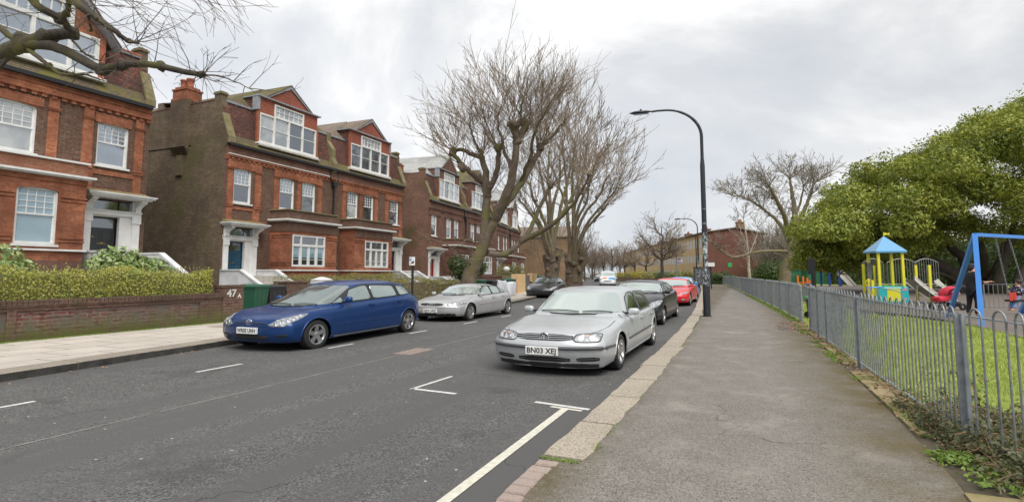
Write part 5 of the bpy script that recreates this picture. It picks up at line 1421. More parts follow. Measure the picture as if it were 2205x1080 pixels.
# blue compact people carrier
mpv = dict(L=5.30, W=1.92, H=1.32, axles=(1.12, 4.50), wr=(.345, .285), paint='paint_blue', glass='car_windscreen', sglass='car_window_pale', rim='five', lip=.018,
    shoulder=[(0, .60), (.3, .68), (.6, .74), (.9, .755), (1.3, .775), (2.2, .83), (3.6, .90), (4.6, .93), (5.30, .87)],
    top=[(0, .61), (.25, .69), (.7, .755), (1.2, .79), (1.7, .80), (4.6, .95), (5.30, .91)],
    nose=[(.15, .14), (.24, .04), (.36, .0), (.48, .0), (.56, .02), (.66, .07), (.8, .15), (.9, .22)],
    tail=[(.15, .12), (.3, .0), (.6, .0), (1.0, .10)],
    house=(1.12, 5.16, 2.50, 4.78, .88, .68, .80, .90), roof=[(2.3, 1.265), (3.0, 1.315), (3.9, 1.32), (4.75, 1.26)],
    ws=(.825, 1.225, .79, .61), wsbow=.24, bulge=.24, nw=.93,
    side=[[(1.72, .865), (2.04, .87), (2.03, .99)], [(2.10, .872), (3.02, .90), (3.0, 1.225), (2.78, 1.215), (2.36, 1.12)], [(3.10, .905), (4.12, .94), (4.06, 1.20), (3.08, 1.23)], [(4.20, .95), (4.72, .975), (4.66, 1.14), (4.16, 1.195)]],
    dlo=[(1.66, .855), (2.5, .872), (4.80, .97), (4.72, 1.16), (4.1, 1.222), (3.05, 1.245), (2.76, 1.232), (2.34, 1.14), (2.03, 1.01)], mirror=(2.02, .935, .19, .13), handles=[(2.90, .79), (4.05, .82)],
    shut=[[(1.66, .22), (1.62, .5), (1.66, .80)], [(3.05, .22), (3.05, .6), (3.05, .98)], [(4.0, .52), (4.16, .75), (4.24, 1.0)]],
    bonnet=[[(-.82, 1.3), (-.72, .8), (-.55, .42), (-.40, .20)], [(.82, 1.3), (.72, .8), (.55, .42), (.40, .20)]],
    lamp=[(.43, .50), (.62, .475), (.80, .495), (.885, .60), (.90, .725), (.80, .69), (.60, .61)], bulbs=[(.64, .54, .048), (.77, .57, .042)], amber=None,
    front=[('grille', [(-.42, .515), (.42, .515), (.40, .565), (-.40, .575)], 'trim_black', .003), ('lower_grille', [(-.42, .235), (.42, .235), (.47, .325), (-.47, .325)], 'trim_black', .003), ('fog_recess', [(.58, .285), (.82, .295), (.82, .34), (.60, .335)], 'trim_black', .003), ('fog_recess', [(-.82, .295), (-.58, .285), (-.60, .335), (-.82, .34)], 'trim_black', .003)],
    lines=[('grille_bars', [((-.40, .54), (.40, .54))], .010, 'paint_blue'), ('lower_grille_bars', [((-.44, .28), (.44, .28))], .005, 'trim_grey'), ('nose_line', [((-.50, .50), (.50, .50))], .008, 'paint_blue')],
    slines=[('sill_strip', [((1.62, .195), (4.02, .205))], .020, 'trim_grey'), ('door_moulding', [((1.70, .43), (3.98, .46))], .008, 'paint_blue')],
    plate=('WR05 UHH', 0., .405, .50, .118), badge=('ellipses', 0., .565, .058))
def shift_nose(S, d, y1=1.3):
    f = lambda y: y*(1-d/y1) if y < y1 else y-d
    S = dict(S); S['L'] -= d; S['axles'] = tuple(a-d for a in S['axles'])
    for k in ('shoulder', 'top', 'roof'): S[k] = [(f(a), b) for a, b in S[k]]
    h_ = S['house']; S['house'] = (f(h_[0]), f(h_[1]), f(h_[2]), f(h_[3]))+h_[4:]
    S['side'] = [[(f(a), b) for a, b in p] for p in S['side']]
    if S.get('dlo'): S['dlo'] = [(f(a), b) for a, b in S['dlo']]
    m_ = S['mirror']; S['mirror'] = (f(m_[0]),)+m_[1:]
    S['handles'] = [(f(a), b) for a, b in S['handles']]; S['shut'] = [[(f(a), b) for a, b in p] for p in S['shut']]
    S['bonnet'] = [[(a, f(b)) for a, b in p] for p in S['bonnet']]
    S['slines'] = [(n_, [tuple((f(a), b) for a, b in l) for l in ls], w_, m2) for n_, ls, w_, m2 in S['slines']]
    return S
c_blue, _ = car('dark blue people carrier with plate WR05 UHH parked by the left kerb', 'car', (-8.84, 7.90), R(1.2), shift_nose(mpv, .28))
# silver hatchback behind it
a3 = dict(L=4.95, W=1.90, H=1.15, axles=(1.12, 4.22), wr=(.325, .27), paint='paint_silver_warm', glass='car_windscreen_pale', sglass='car_window_pale', rim='six', lip=.010,
    shoulder=[(0, .55), (.35, .61), (.9, .665), (1.6, .71), (2.6, .74), (3.6, .77), (4.4, .79), (4.95, .73)],
    top=[(0, .585), (.25, .65), (.8, .70), (1.5, .75), (2.1, .765), (4.3, .80), (4.95, .76)],
    nose=[(.15, .12), (.24, .03), (.36, .0), (.44, .0), (.52, .04), (.60, .10), (.68, .24), (.8, .4)],
    tail=[(.15, .12), (.3, .0), (.5, .02), (.85, .20)],
    house=(1.60, 4.80, 2.36, 3.95, .86, .66, .735, .78), roof=[(2.3, 1.085), (2.9, 1.115), (3.4, 1.11), (4.1, 1.06)],
    ws=(.78, 1.045, .765, .59), wsbow=.18, dlo=[(2.0, .755), (4.32, .812), (3.9, 1.04), (3.0, 1.085), (2.64, 1.075), (2.3, .96)], bulge=.38,
    side=[[(2.08, .765), (2.96, .78), (2.94, 1.065), (2.66, 1.06), (2.35, .96)], [(3.02, .782), (3.72, .80), (3.72, 1.04), (3.01, 1.065)], [(3.78, .805), (4.25, .82), (3.88, 1.02), (3.78, 1.03)]],
    mirror=(1.95, .81, .18, .11), handles=[(2.85, .68), (3.72, .70)],
    shut=[[(1.66, .2), (1.66, .5), (1.72, .78)], [(2.99, .19), (2.99, .82)], [(3.82, .45), (3.95, .65), (3.95, .84)]], bonnet=[[(-.80, 1.4), (-.78, .8), (-.68, .35)], [(.80, 1.4), (.78, .8), (.68, .35)]],
    lamp=[(.50, .49), (.80, .495), (.90, .53), (.90, .59), (.80, .595), (.50, .575)], bulbs=[(.72, .54, .035), (.60, .535, .03)],
    front=[('grille', [(-.38, .49), (.38, .49), (.40, .575), (-.40, .575)], 'trim_black', .003), ('splitter', [(-.86, .15), (.86, .15), (.86, .275), (-.86, .275)], 'trim_black', .004)],
    lines=[('grille_bars', [((-.37, .515), (.37, .515)), ((-.38, .55), (.38, .55))], .004, 'trim_grey'), ('bumper_line', [((-.9, .45), (.9, .45))], .004, 'trim_grey')],
    slines=[('side_moulding', [((1.72, .50), (3.80, .53))], .009, 'paint_silver_warm')],
    plate=('KJ02 LWZ', 0., .345, .48, .108), badge=('rings', 0., .532, .042))
c_audi, _ = car('silver hatchback parked behind the blue people carrier, seen front on', 'car', (-8.98, 14.84), R(.6), shift_nose(a3, .18))
leon = dict(a3, dlo=None, L=5.1, W=1.92, H=1.26, axles=(1.08, 4.30), paint='paint_black', glass='car_windscreen_pale', sglass='car_window', rim='five', plate=None, mirror=(1.85, .93, .18, .12),
    shoulder=[(0, .56), (.35, .66), (.9, .78), (1.6, .85), (2.6, .88), (3.6, .90), (4.5, .93), (5.1, .86)],
    top=[(0, .60), (.25, .72), (.8, .82), (1.4, .89), (2.1, .90), (4.5, .95), (5.1, .9)],
    house=(1.40, 4.98, 2.30, 4.25, .87, .67, .86, .92), roof=[(2.2, 1.22), (2.9, 1.262), (3.5, 1.262), (4.3, 1.20)], ws=(.905, 1.185, .79, .62),
    side=[[(1.95, .91), (2.98, .93), (2.96, 1.17), (2.6, 1.16), (2.25, 1.06)], [(3.04, .93), (4.0, .95), (3.85, 1.15), (3.03, 1.17)]], handles=[(2.85, .80)], shut=[[(1.6, .2), (1.6, .5), (1.68, .85)], [(3.01, .19), (3.01, .88)]],
    lamp=[(.60, .50), (.84, .53), (.93, .66), (.90, .73), (.72, .68), (.60, .60)], bulbs=[(.76, .60, .05)], badge=('dot', 0, .60, .05), slines=[('sill_line', [((1.6, .30), (3.9, .33))], .006, 'trim_grey')],
    front=[('grille', [(-.30, .54), (.30, .54), (.34, .62), (-.34, .62)], 'trim_black', .003), ('lower_grille', [(-.5, .2), (.5, .2), (.5, .33), (-.5, .33)], 'trim_black', .003)], lines=[('chrome_line', [((-.35, .63), (.35, .63))], .006, 'chrome')])
car('black hatchback parked directly behind the nearest silver car', 'car', (-3.14, 15.7), R(-.6), leon)
tesla = dict(leon, L=6.1, W=2.1, H=1.25, axles=(1.15, 4.85), paint='paint_red', rim='ten', wr=(.36, .30),
    shoulder=[(0, .52), (.35, .60), (.9, .72), (1.8, .80), (3, .84), (4.8, .88), (6.1, .82)], top=[(0, .58), (.3, .68), (.9, .77), (1.8, .84), (2.4, .86), (5.2, .92), (6.1, .88)],
    house=(1.80, 5.75, 2.85, 4.60, .96, .72, .82, .9), roof=[(2.7, 1.20), (3.4, 1.25), (4, 1.24), (4.7, 1.17)], ws=(.875, 1.165, .88, .68), mirror=(2.25, .90, .19, .12),
    side=[[(2.4, .87), (3.7, .90), (3.65, 1.16), (3.2, 1.15), (2.75, 1.05)], [(3.76, .90), (5.0, .93), (4.5, 1.13), (3.72, 1.16)]], handles=[], shut=[[(2.0, .2), (2.0, .6), (2.1, .82)]],
    lamp=[(.60, .545), (.80, .55), (.99, .60), (.98, .66), (.86, .63), (.64, .59)], bulbs=[], badge=None,
    front=[('grille', [(-.55, .49), (.55, .49), (.60, .545), (-.60, .545)], 'trim_black', .003), ('lower_grille', [(-.55, .2), (.55, .2), (.6, .33), (-.6, .33)], 'trim_black', .003), ('fog_lamp', [(.72, .26), (.88, .27), (.88, .35), (.72, .34)], 'headlamp', .004), ('fog_lamp', [(-.88, .27), (-.72, .26), (-.72, .34), (-.88, .35)], 'headlamp', .004)], lines=[], bonnet=[])
car('bright red low saloon parked third in the row on the right', 'car', (-3.35, 25.9), R(0), tesla)
smallc = dict(leon, paint='paint_skyblue', H=1.30, rim='plain')
car('light blue hatchback just visible behind the red saloon', 'car', (-3.55, 33.2), R(1.5), smallc)
# dark hatchback beyond the silver one on the left
car('black hatchback with tree reflections on its windscreen, parked beyond the left silver hatchback', 'car', (-11.35, 31.3), R(9), dict(leon, W=2.0, H=1.2, badge=None, glass='car_windscreen'), detail=2)
# far cars
van = dict(leon, L=5.4, W=2.0, H=1.75, axles=(1.0, 4.4), paint='paint_white', badge=None, bulbs=[],
    shoulder=[(0, .80), (.3, .92), (.8, 1.05), (1.5, 1.12), (5.4, 1.15)], top=[(0, .84), (.3, .98), (.9, 1.12), (1.5, 1.16), (5.4, 1.2)],
    house=(1.0, 5.3, 1.9, 5.2, .93, .82, 1.12, 1.15), roof=[(1.8, 1.70), (2.6, 1.76), (4, 1.76), (5.2, 1.72)], ws=(1.17, 1.62, .80, .70), mirror=(1.4, 1.25, .2, .22), side=[[(1.7, 1.2), (2.6, 1.2), (2.6, 1.6), (2.1, 1.55)]], handles=[], shut=[],
    front=[('orange_graphic', [(-.62, .86), (-.02, .86), (-.02, 1.0), (-.62, 1.0)], 'play_orange', .006), ('blue_graphic', [(.1, .72), (.9, .72), (.9, 1.02), (.1, 1.02)], 'play_skyblue', .006), ('grille', [(-.5, .5), (.5, .5), (.5, .62), (-.5, .62)], 'trim_black', .004)], lines=[], slines=[], bonnet=[], lamp=[(.66, .66), (.92, .68), (.93, .84), (.70, .82)])
x_, y_ = gp(1308, 615, 0); car('white van with orange and sky blue panels on its bonnet, facing down the road', 'van', (x_, y_), R(13), van, name='van', detail=1)
far = dict(leon, badge=None, bulbs=[], front=[('grille', [(-.4, .5), (.4, .5), (.4, .62), (-.4, .62)], 'trim_black', .004)], lines=[], slines=[], handles=[], shut=[], bonnet=[])
fars = [(1345, 599, 'paint_silver', 'silver car at the far bend, left one of the two beside the garden hedge', 5), (1368, 603, 'paint_silver', 'silver car at the far bend, right one of the two beside the garden hedge', 10),
        (1322, 602, 'paint_white', 'white car seen over the roof of the white van', 12), (1262, 600, 'paint_silver', 'silver car parked far down the left side, nearest of the distant row', 16),
        (1266, 596, 'paint_grey', 'grey car second in the distant row on the left', 16), (1272, 593, 'paint_white', 'white car third in the distant row on the left', 16), (1279, 591, 'paint_silver', 'pale car at the very end of the distant row on the left', 16)]
for u, v, pt, lb, rz in fars:
    x_, y_ = gp(u, v, 0); car(lb, 'car', (x_, y_), R(rz), dict(far, paint=pt), detail=1, group='parked cars far down the road')
x_, y_ = gp(1290, 607, 0); car('dark car tucked close beside the white van', 'car', (x_-.4, y_+2), R(14), dict(far, paint='paint_black'), detail=1, group='parked cars far down the road')
# ---------------------------------------------------------------- railings
def lx(y): return lerp_x(FENCE, y)
def fence(y0, y1, label, posts, ztop=1.17, group='bow-topped railings along the footpath', bars=None, step=.118):
    root = empty('railing', (lx(y0), y0, .0), 0, label, 'fence', group)
    O = Vector((lx(y0), y0, 0)); bot = .17; bt = .0085
    mb = MB(); rl = MB(); yy = y0+.08; k = 0; P = []
    lean = lambda y: .01*math.sin(y*2.1)
    ps = sorted(posts)
    while yy < y1-.05:
        if min(abs(yy-q) for q in ps) > .05: P.append(yy)
        yy += step
    i = 0
    for j, y in enumerate(P):
        x = lx(y)+lean(y)
        if j % 2 == 0 and j+1 < len(P) and P[j+1]-y < step*1.5:
            y2 = P[j+1]; x2 = lx(y2)+lean(y2); r = (y2-y)/2; zt = ztop+.0; pts = [(x, y, bot)]
            for a in range(9):
                t = math.pi*a/8; pts.append(((x+x2)/2-(x2-x)/2*math.cos(t), (y+y2)/2-r*math.cos(t), zt-.03+.075*math.sin(t)))
            pts.append((x2, y2, bot)); mb.tube([Vector(p)-O for p in pts], bt, 6)
        elif j % 2 == 0: mb.tube([Vector((x, y, bot))-O, Vector((x, y, ztop))-O], bt, 6)
    mb.build('bars', M['galvanised'], root, uv=False)
    for zz in (ztop-.03, bot+.012):
        rl = MB(); n_ = max(2, int((y1-y0)/1.5))
        for q in range(n_):
            a = y0+(y1-y0)*q/n_; b = y0+(y1-y0)*(q+1)/n_
            rl.obox(Vector((lx(a)-.0, a, zz))-O, Vector((lx(b)-.0, b, zz))-O, .030, .010)
        rl.build('rail', M['galvanised_pale'], root, uv=False)
    for q in ps:
        pm = MB(); c = Vector((lx(q), q, 0))-O; pm.box(c.x-.006, c.x+.010, c.y-.055, c.y+.055, .05, ztop+.0); pm.box(c.x-.035, c.x+.035, c.y-.012, c.y+.012, .05, ztop-.01); pm.build('post', M['galvanised_pale'], root, uv=False)
    return root
fence(2.2, 9.73, 'nearest run of grey bow-topped railings, brambles at its foot', [2.3, 5.7, 9.70])
fence(9.8, 15.3, 'middle run of grey bow-topped railings ending at the park gate gap', [12.7, 13.9, 15.25])
fence(17.65, 31, 'grey railings just beyond the gate gap', [17.7, 20.4, 23.1, 25.8, 28.5, 31], step=.125)
fence(31.1, 46, 'grey railings further along the footpath, in line with the lamp post', [33.8, 36.5, 39.2, 42, 45.9], step=.14)
fence(46.1, 88, 'farthest grey railings where the footpath bends', [50, 55, 60, 65, 70, 75, 80, 88], step=.22)
# inner railing round the play area
def railrun(pts, label, zb, ht=.82, step=.13, grp='low railings inside the park', posts=4, mtn='galvanised'):
    O = Vector((pts[0][0], pts[0][1], zb)); root = empty('railing', O, 0, label, 'fence', grp)
    mb = MB(); rl = MB(); pm = MB()
    for a, b in zip(pts, pts[1:]):
        A = Vector((a[0], a[1], zb))-O; B = Vector((b[0], b[1], zb))-O; n_ = int((B-A).length/step)
        for k in range(n_+1):
            p = A+(B-A)*k/max(1, n_); r_ = .022 if k % 9 == 0 else .009; mb.tube([p, p+Vector((0, 0, ht))], r_, 5)
        for z in (.08, ht): rl.obox(A+Vector((0, 0, z)), B+Vector((0, 0, z)), .035, .014)
    mb.build('bars', M[mtn], root, uv=False); rl.build('rail', M['galvanised_pale'], root, uv=False)
def dpt(u, v, d):
    p = at(u, v, d); return (p.x, p.y)
railrun([dpt(2122, 680, 18.5), dpt(2290, 690, 18.0)], 'upright grey railings behind the swing', .33, .80)
railrun([dpt(1975, 640, 20), dpt(2085, 650, 19)], 'grey railings in front of the red pushchair', .33, .72, step=.3)
railrun([(2.15, 14.9), (2.5, 22), (2.6, 30)], 'grey railings at the side of the play area by the gate', .2, .70, grp='low railings inside the park')
# ---------------------------------------------------------------- garden walls, hedges, bins
def wallx(x): return x
root = empty('garden_wall', (-13.72, -12, 0), 0, 'low mossy brick garden wall with a recessed red panel, under the clipped hedge', 'wall')
O = Vector((-13.72, -12, 0))
mb = MB()
def wb(x0, x1, y0, y1, z0, z1, m_=mb): m_.box(x0-O.x, x1-O.x, y0-O.y, y1-O.y, z0, z1)
wb(-14.02, -13.76, -12, 11.32, 0, .92)
for y0, y1 in ((-12, 1.0), (6.35, 6.5), (10.62, 11.32)): wb(-13.76, -13.71, y0, y1, .26, .72)
wb(-13.76, -13.71, -12, 11.32, .05, .26); wb(-13.76, -13.71, -12, 11.32, .72, .80); wb(-13.76, -13.68, -12, 11.32, .80, .84)
mb.build('wall', M['brick_wall'], root)
mb = MB(); y = -12.
rnd = random.Random(2)
while y < 11.3:
    wb(-14.05, -13.67, y+.006, y+.085, .84, .94+rnd.uniform(-.006, .006), mb); y += .092
mb.build('coping', M['brick_wall'], root)
mb = MB(); wb(-13.765, -13.745, 1.0, 6.35, .26, .72, mb); wb(-13.765, -13.745, 6.5, 10.62, .26, .72, mb); mb.build('recessed_panel', M['brick_panel'], root)
root = empty('gate_pillar', (-13.72, 11.66, 0), 0, 'square brick gate pillar painted with a white 47A', 'pillar')
mb = MB(); mb.box(-.33, .03, -.34, .36, 0, 1.10); mb.box(-.35, .05, -.36, .38, 1.10, 1.16); mb.build('pillar', M['brick_wall'], root)
text_mesh('47', .29, 'painted_number', M['road_white'], root, (.034, -.06, .92), (R(90), 0, R(90)), .001, 1.1, sub=.008)
text_mesh('A', .16, 'painted_letter', M['road_white'], root, (.034, .21, .84), (R(90), 0, R(90)), .001, 1.1, sub=.008)
def hedge(name, label, boxes, n, mt, size, seed, cat='hedge', twig='twig_dark', core=True, top=1.0, kind=None, ntw=400, aspect=.5, cmat='twig_dark'):
    rs = np.random.RandomState(seed); root = empty(name, boxes[0][:2]+(0,), 0, label, cat) ; O = Vector(root.location)
    P = []; N_ = []; tw = MB()
    vol = np.array([(b[2]*b[3])**.5*b[5] for b in boxes]); vol = vol/vol.sum()
    for b, f in zip(boxes, vol):
        cx_, cy_, hx, hy, z0, z1 = b; k = int(n*f)
        for _ in range(k):
            face = rs.uniform(); d = rs.uniform(-.10, .07)
            bulge = .06*math.sin(cy_+rs.uniform(-1, 1)*hy*2)
            if face < .42: p = (hx+d, rs.uniform(-hy, hy), rs.uniform(z0, z1)); q = (1, 0, .3)
            elif face < .78: p = (rs.uniform(-hx, hx), rs.uniform(-hy, hy), z1+d*.8); q = (0, 0, 1)
            elif face < .9: p = (rs.uniform(-hx, hx), -hy-d, rs.uniform(z0, z1)); q = (0, -1, .3)
            else: p = (rs.uniform(-hx, hx), hy+d, rs.uniform(z0, z1)); q = (0, 1, .3)
            rr = 1.
            px, py, pz = p
            e_ = max(0, (pz-z0)/(z1-z0)-.75)*4     # rounded top edges
            px *= 1-.16*e_*e_*(1 if face < .42 else 0); 
            if face > .42 and face < .78: pz -= .14*(abs(px)/hx)**4+.10*(abs(py)/hy)**10
            pz += .05*math.sin((py+cy_)*2.3)+.03*math.sin((py+cy_)*5.1+px*3)
            P.append((px+cx_-O.x, py+cy_-O.y, pz)); N_.append(q)
        for _ in range(int(ntw*f)):
            a = Vector((cx_-O.x+rs.uniform(-hx, hx*.95), cy_-O.y+rs.uniform(-hy, hy), rs.uniform(z0, z1-.1))); d = Vector((rs.normal(0, .5), rs.normal(0, .5), 1)).normalized()*rs.uniform(.12, .3)
            tw.tube([a, a+d*.5+Vector((rs.normal(0, .01), 0, 0)), a+d], .004, 3)
    for _ in range(int(ntw*.05)):
        b = boxes[rs.randint(len(boxes))]; a = Vector((b[0]-O.x+rs.uniform(-b[2], b[2]), b[1]-O.y+rs.uniform(-b[3], b[3]), b[5]-.05)); h_ = rs.uniform(.08, .24); tw.tube([a, a+Vector((rs.normal(0, .03), rs.normal(0, .03), h_))], .0035, 3)
        for q in (.4, .6, .8, 1.): P.append((a.x+rs.normal(0, .02), a.y+rs.normal(0, .02), a.z+h_*q)); N_.append((1, 0, .5))
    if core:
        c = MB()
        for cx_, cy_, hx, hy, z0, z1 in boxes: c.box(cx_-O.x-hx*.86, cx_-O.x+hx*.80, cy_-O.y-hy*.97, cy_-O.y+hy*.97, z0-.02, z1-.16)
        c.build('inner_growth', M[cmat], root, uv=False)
    leaves('foliage', P, N_, size, M[mt], root, seed, aspect=aspect, jitter=.8)
    if tw.v: tw.build('twigs', M[twig], root, uv=False)
    return root
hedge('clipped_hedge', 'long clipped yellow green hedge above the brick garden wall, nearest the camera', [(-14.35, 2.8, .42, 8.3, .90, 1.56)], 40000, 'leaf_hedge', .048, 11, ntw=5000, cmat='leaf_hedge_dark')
hedge('clipped_hedge', 'feathery dark green hedge behind the blue people carrier roof', [(-16.5, 18.2, .9, 1.7, .1, 1.35), (-16.0, 21.3, .9, 1.6, .1, 1.42)], 12000, 'leaf_hedge_dark', .07, 12, aspect=.3)
hedge('clipped_hedge', 'brownish green clipped hedge along the pavement behind the parking sign', [(-14.4, 20.6, .5, 3.3, .1, 1.22), (-14.5, 25.3, .5, 1.6, .1, 1.12)], 13000, 'leaf_hedge_dark', .06, 13)
root = empty('garden_pier', (-15.0, 15.25, 0), 0, 'short brown brick wall end beside the wheelie bins', 'wall')
mb = MB(); mb.box(-.2, .2, -.46, .5, 0, 1.16); mb.box(-.23, .23, -.49, .53, 1.16, 1.22); mb.build('wall', M['brick_wall'], root)
root = empty('gate_pier', (-15.0, 16.75, 0), 0, 'low white pier with a moulded pyramid cap, behind the blue car roof', 'pillar')
mb = MB(); mb.box(-.25, .25, -.28, .28, 0, 1.12); mb.build('shaft', M['white_stucco'], root)
mb = MB(); mb.box(-.29, .29, -.32, .32, 1.12, 1.17); mb.box(-.26, .26, -.29, .29, 1.17, 1.22); mb.prism([(-.28, -.31, 1.24), (.28, -.31, 1.24), (.28, .31, 1.24), (-.28, .31, 1.24)], (0, 0, .01))
mb.add([(-.28, -.31, 1.25), (.28, -.31, 1.25), (.28, .31, 1.25), (-.28, .31, 1.25), (-.06, -.06, 1.36), (.06, -.06, 1.36), (.06, .06, 1.36), (-.06, .06, 1.36)], [(0, 1, 5, 4), (1, 2, 6, 5), (2, 3, 7, 6), (3, 0, 4, 7), (4, 5, 6, 7)]); mb.build('cap', M['white_stucco'], root)
def wheelie(loc, rz, mt, label, grp, sc_=1.):
    r_ = empty('wheelie_bin', loc, rz, label, 'bin', grp); s = sc_
    mb = MB(); mb.add([(-.22*s, -.24*s, .06), (.22*s, -.24*s, .06), (.22*s, .22*s, .06), (-.22*s, .22*s, .06), (-.28*s, -.32*s, .86*s), (.28*s, -.32*s, .86*s), (.28*s, .30*s, .86*s), (-.28*s, .30*s, .86*s)],
        [(3, 2, 1, 0), (4, 5, 6, 7), (0, 1, 5, 4), (1, 2, 6, 5), (2, 3, 7, 6), (3, 0, 4, 7)]); mb.box(-.30*s, .30*s, -.34*s, .32*s, .82*s, .87*s)
    for a in (-.15, 0, .15): mb.obox((.225*s, a*s, .12), (.28*s, a*s*1.2, .78*s), .02, .015)
    mb.build('body', M[mt], r_, bevel=.012)
    mb = MB(); mb.add([(-.31*s, -.35*s, .875*s), (.31*s, -.35*s, .875*s), (.31*s, .34*s, .875*s), (-.31*s, .34*s, .875*s), (-.25*s, -.28*s, .935*s), (.22*s, -.28*s, .92*s), (.22*s, .28*s, .92*s), (-.25*s, .28*s, .935*s)],
        [(4, 5, 6, 7), (0, 1, 5, 4), (1, 2, 6, 5), (2, 3, 7, 6), (3, 0, 4, 7)]); mb.tube([(-.36*s, -.22*s, .90*s), (-.36*s, .22*s, .90*s)], .018, 6); mb.build('lid', M[mt], r_, bevel=.01)
    for sg in (-1, 1):
        mb = MB(); mb.lathe([(0, -.03), (.10, -.03), (.10, .03), (0, .03)], (-.24*s, sg*.24*s, .10), 12, axis='y'); mb.build('wheel', M['tyre'], r_)
    return r_
wheelie((-14.95, 13.55, .1), R(8), 'bin_green', 'green wheelie bin standing beside the 47A pillar', 'wheelie bins', 1.12)
wheelie((-15.05, 14.38, .1), R(-4), 'bin_dark', 'black wheelie bin between the green bin and the short brick wall', 'wheelie bins', 1.08)
# further down the left pavement
x1 = -13.9
root = empty('garden_wall', (x1-.3, 28.2, 0), R(6), 'low red brown brick wall below the round evergreen bush', 'wall')
mb = MB(); mb.box(-.15, .15, 0, 5.2, 0, 1.28); mb.box(-.18, .18, -.02, 5.25, 1.28, 1.34); mb.build('wall', M['brick_redbrown'], root)
x_, y_ = -13.75, 27.9
wheelie((x_, y_, .1), 0, 'bin_green', 'green-lidded bin behind the silver hatchback, beside the black one', 'wheelie bins', 1.15)
wheelie((x_+.1, y_+1.3, .1), 0, 'bin_dark', 'black wheelie bin next to the white builders bags', 'wheelie bins', 1.1)
wheelie((-13.7, 32.2, .1), R(10), 'bin_green', 'green wheelie bin just beyond the white builders bags', 'wheelie bins', 1.15)
wheelie((-16.9, 46.5, .1), R(12), 'bin_green', 'dark green wheelie bin by the second street tree', 'wheelie bins', 1.3)
wheelie((-17.6, 50.5, .1), R(12), 'bin_green', 'green wheelie bin past the farther knobbly street tree', 'wheelie bins', 1.2)
def bulk_bag(loc, label, seed, s=(.5, .6, .85)):
    rs = random.Random(seed); bm = bmesh.new(); bmesh.ops.create_cube(bm, size=1); bmesh.ops.subdivide_edges(bm, edges=bm.edges[:], cuts=6, use_grid_fill=True)
    for v in bm.verts:
        p = v.co; q = p.copy(); q.z += .5
        b = 1+.10*math.sin(q.z*math.pi)-.06*(abs(p.x*2)**4*abs(p.y*2)**4); v.co = Vector((p.x*s[0]*2*b+.03*math.sin(p.y*9+q.z*7+seed), p.y*s[1]*2*b+.03*math.sin(p.x*8+q.z*5), q.z*s[2]+.04*math.sin(p.x*7+p.y*6+seed)*q.z))
    me = bpy.data.meshes.new('bulk_bag'); bm.to_mesh(me); bm.free(); me.materials.append(M['bag_white'])
    for p in me.polygons: p.use_smooth = True
    o = bpy.data.objects.new('bulk_bag', me); col.objects.link(o); o.location = loc; tag(o, label, 'bag', 'white bulk bags on the left pavement'); return o
bulk_bag((-13.65, 30.1, .11), 'white builders bag on the pavement, left one of the two', 1, (.45, .5, .95)); bulk_bag((-13.5, 31.2, .11), 'white builders bag on the pavement, right one of the two beside the green bin', 4, (.45, .5, .85))
root = empty('gate_pier', (-14.3, 33.1, 0), R(8), 'mossy square gate pier with a round stone ball, behind the green bin', 'pillar'); mb = MB(); mb.box(-.25, .25, -.3, .3, 0, 1.5); mb.box(-.3, .3, -.35, .35, 1.5, 1.58); mb.build('shaft', M['stone_moss'], root)
mb = MB(); mb.lathe([(.0, 1.58), (.10, 1.6), (.2, 1.70), (.22, 1.78), (.16, 1.9), (0, 1.95)], (0, 0, 0), 14); mb.build('ball', M['white_stucco'], root)
root = empty('garden_gate', (-14.7, 35.4, 0), R(8), 'narrow bright red garden gate door between tan piers', 'gate'); mb = MB(); mb.box(-.05, .05, -.35, .35, .1, 1.35); mb.build('door', M['door_red'], root)
mb = MB(); mb.box(-.2, .2, -.8, -.36, 0, 1.45); mb.box(-.2, .2, .36, 1.9, 0, 1.45); mb.build('piers', M['brick_tan'], root)
root = empty('garden_gate', (-15.6, 40.0, 0), R(9), 'grey slatted gate panel between tan brick walls', 'gate'); mb = MB()
for k in range(9): mb.box(-.03, .03, -1.2+k*.27, -1.02+k*.27, .1, 1.35)
mb.build('slats', M['play_grey'], root); mb = MB(); mb.box(-.2, .2, 1.3, 3.2, 0, 1.5); mb.box(-.2, .2, -2.2, -1.25, 0, 1.45); mb.build('piers', M['brick_tan'], root)
def shrub(name, label, c, r, n, mt, size, seed, group=None, aspect=.42, zmin=.1, lobes=9, stem=True, cat='shrub', core='bark_dark'):
    rs = np.random.RandomState(seed); root = empty(name, (c[0], c[1], 0), 0, label, cat, group); cs = []
    for k in range(lobes):
        a = rs.uniform(0, 6.28); q = rs.uniform(.2, .6); cs.append(((math.cos(a)*r[0]*q, math.sin(a)*r[1]*q, c[2]+rs.uniform(-.4, .45)*r[2]), (r[0]*rs.uniform(.35, .6), r[1]*rs.uniform(.35, .6), r[2]*rs.uniform(.35, .6))))
    P, N_ = blob_points(cs, n, rs, .7); k = P[:, 2] > zmin; leaves('foliage', P[k], N_[k]+np.array([0, 0, .35]), size, M[mt], root, seed, aspect=aspect, jitter=.5)
    tw = MB()
    for _ in range(26):
        a = Vector((rs.normal(0, .08), rs.normal(0, .08), .05)); b = Vector(cs[rs.randint(lobes)][0])+Vector(rs.normal(0, .12, 3)); m_ = (a+b)/2+Vector((0, 0, -.05)); tw.tube([a, m_, b], [.022, .014, .006], 4)
    tw.build('stems', M['bark_dark'], root, uv=False); return root
shrub('fatsia_shrub', 'glossy pale green shrub in front of the black front door', (-16.2, 10.4, 1.35), (1.0, 1.35, .95), 4600, 'leaf_shrub', .20, 21)
shrub('fatsia_shrub', 'glossy green shrub at the left edge, above the hedge', (-16.2, 6.9, 1.45), (.9, 1.5, 1.0), 3400, 'leaf_shrub', .20, 22)
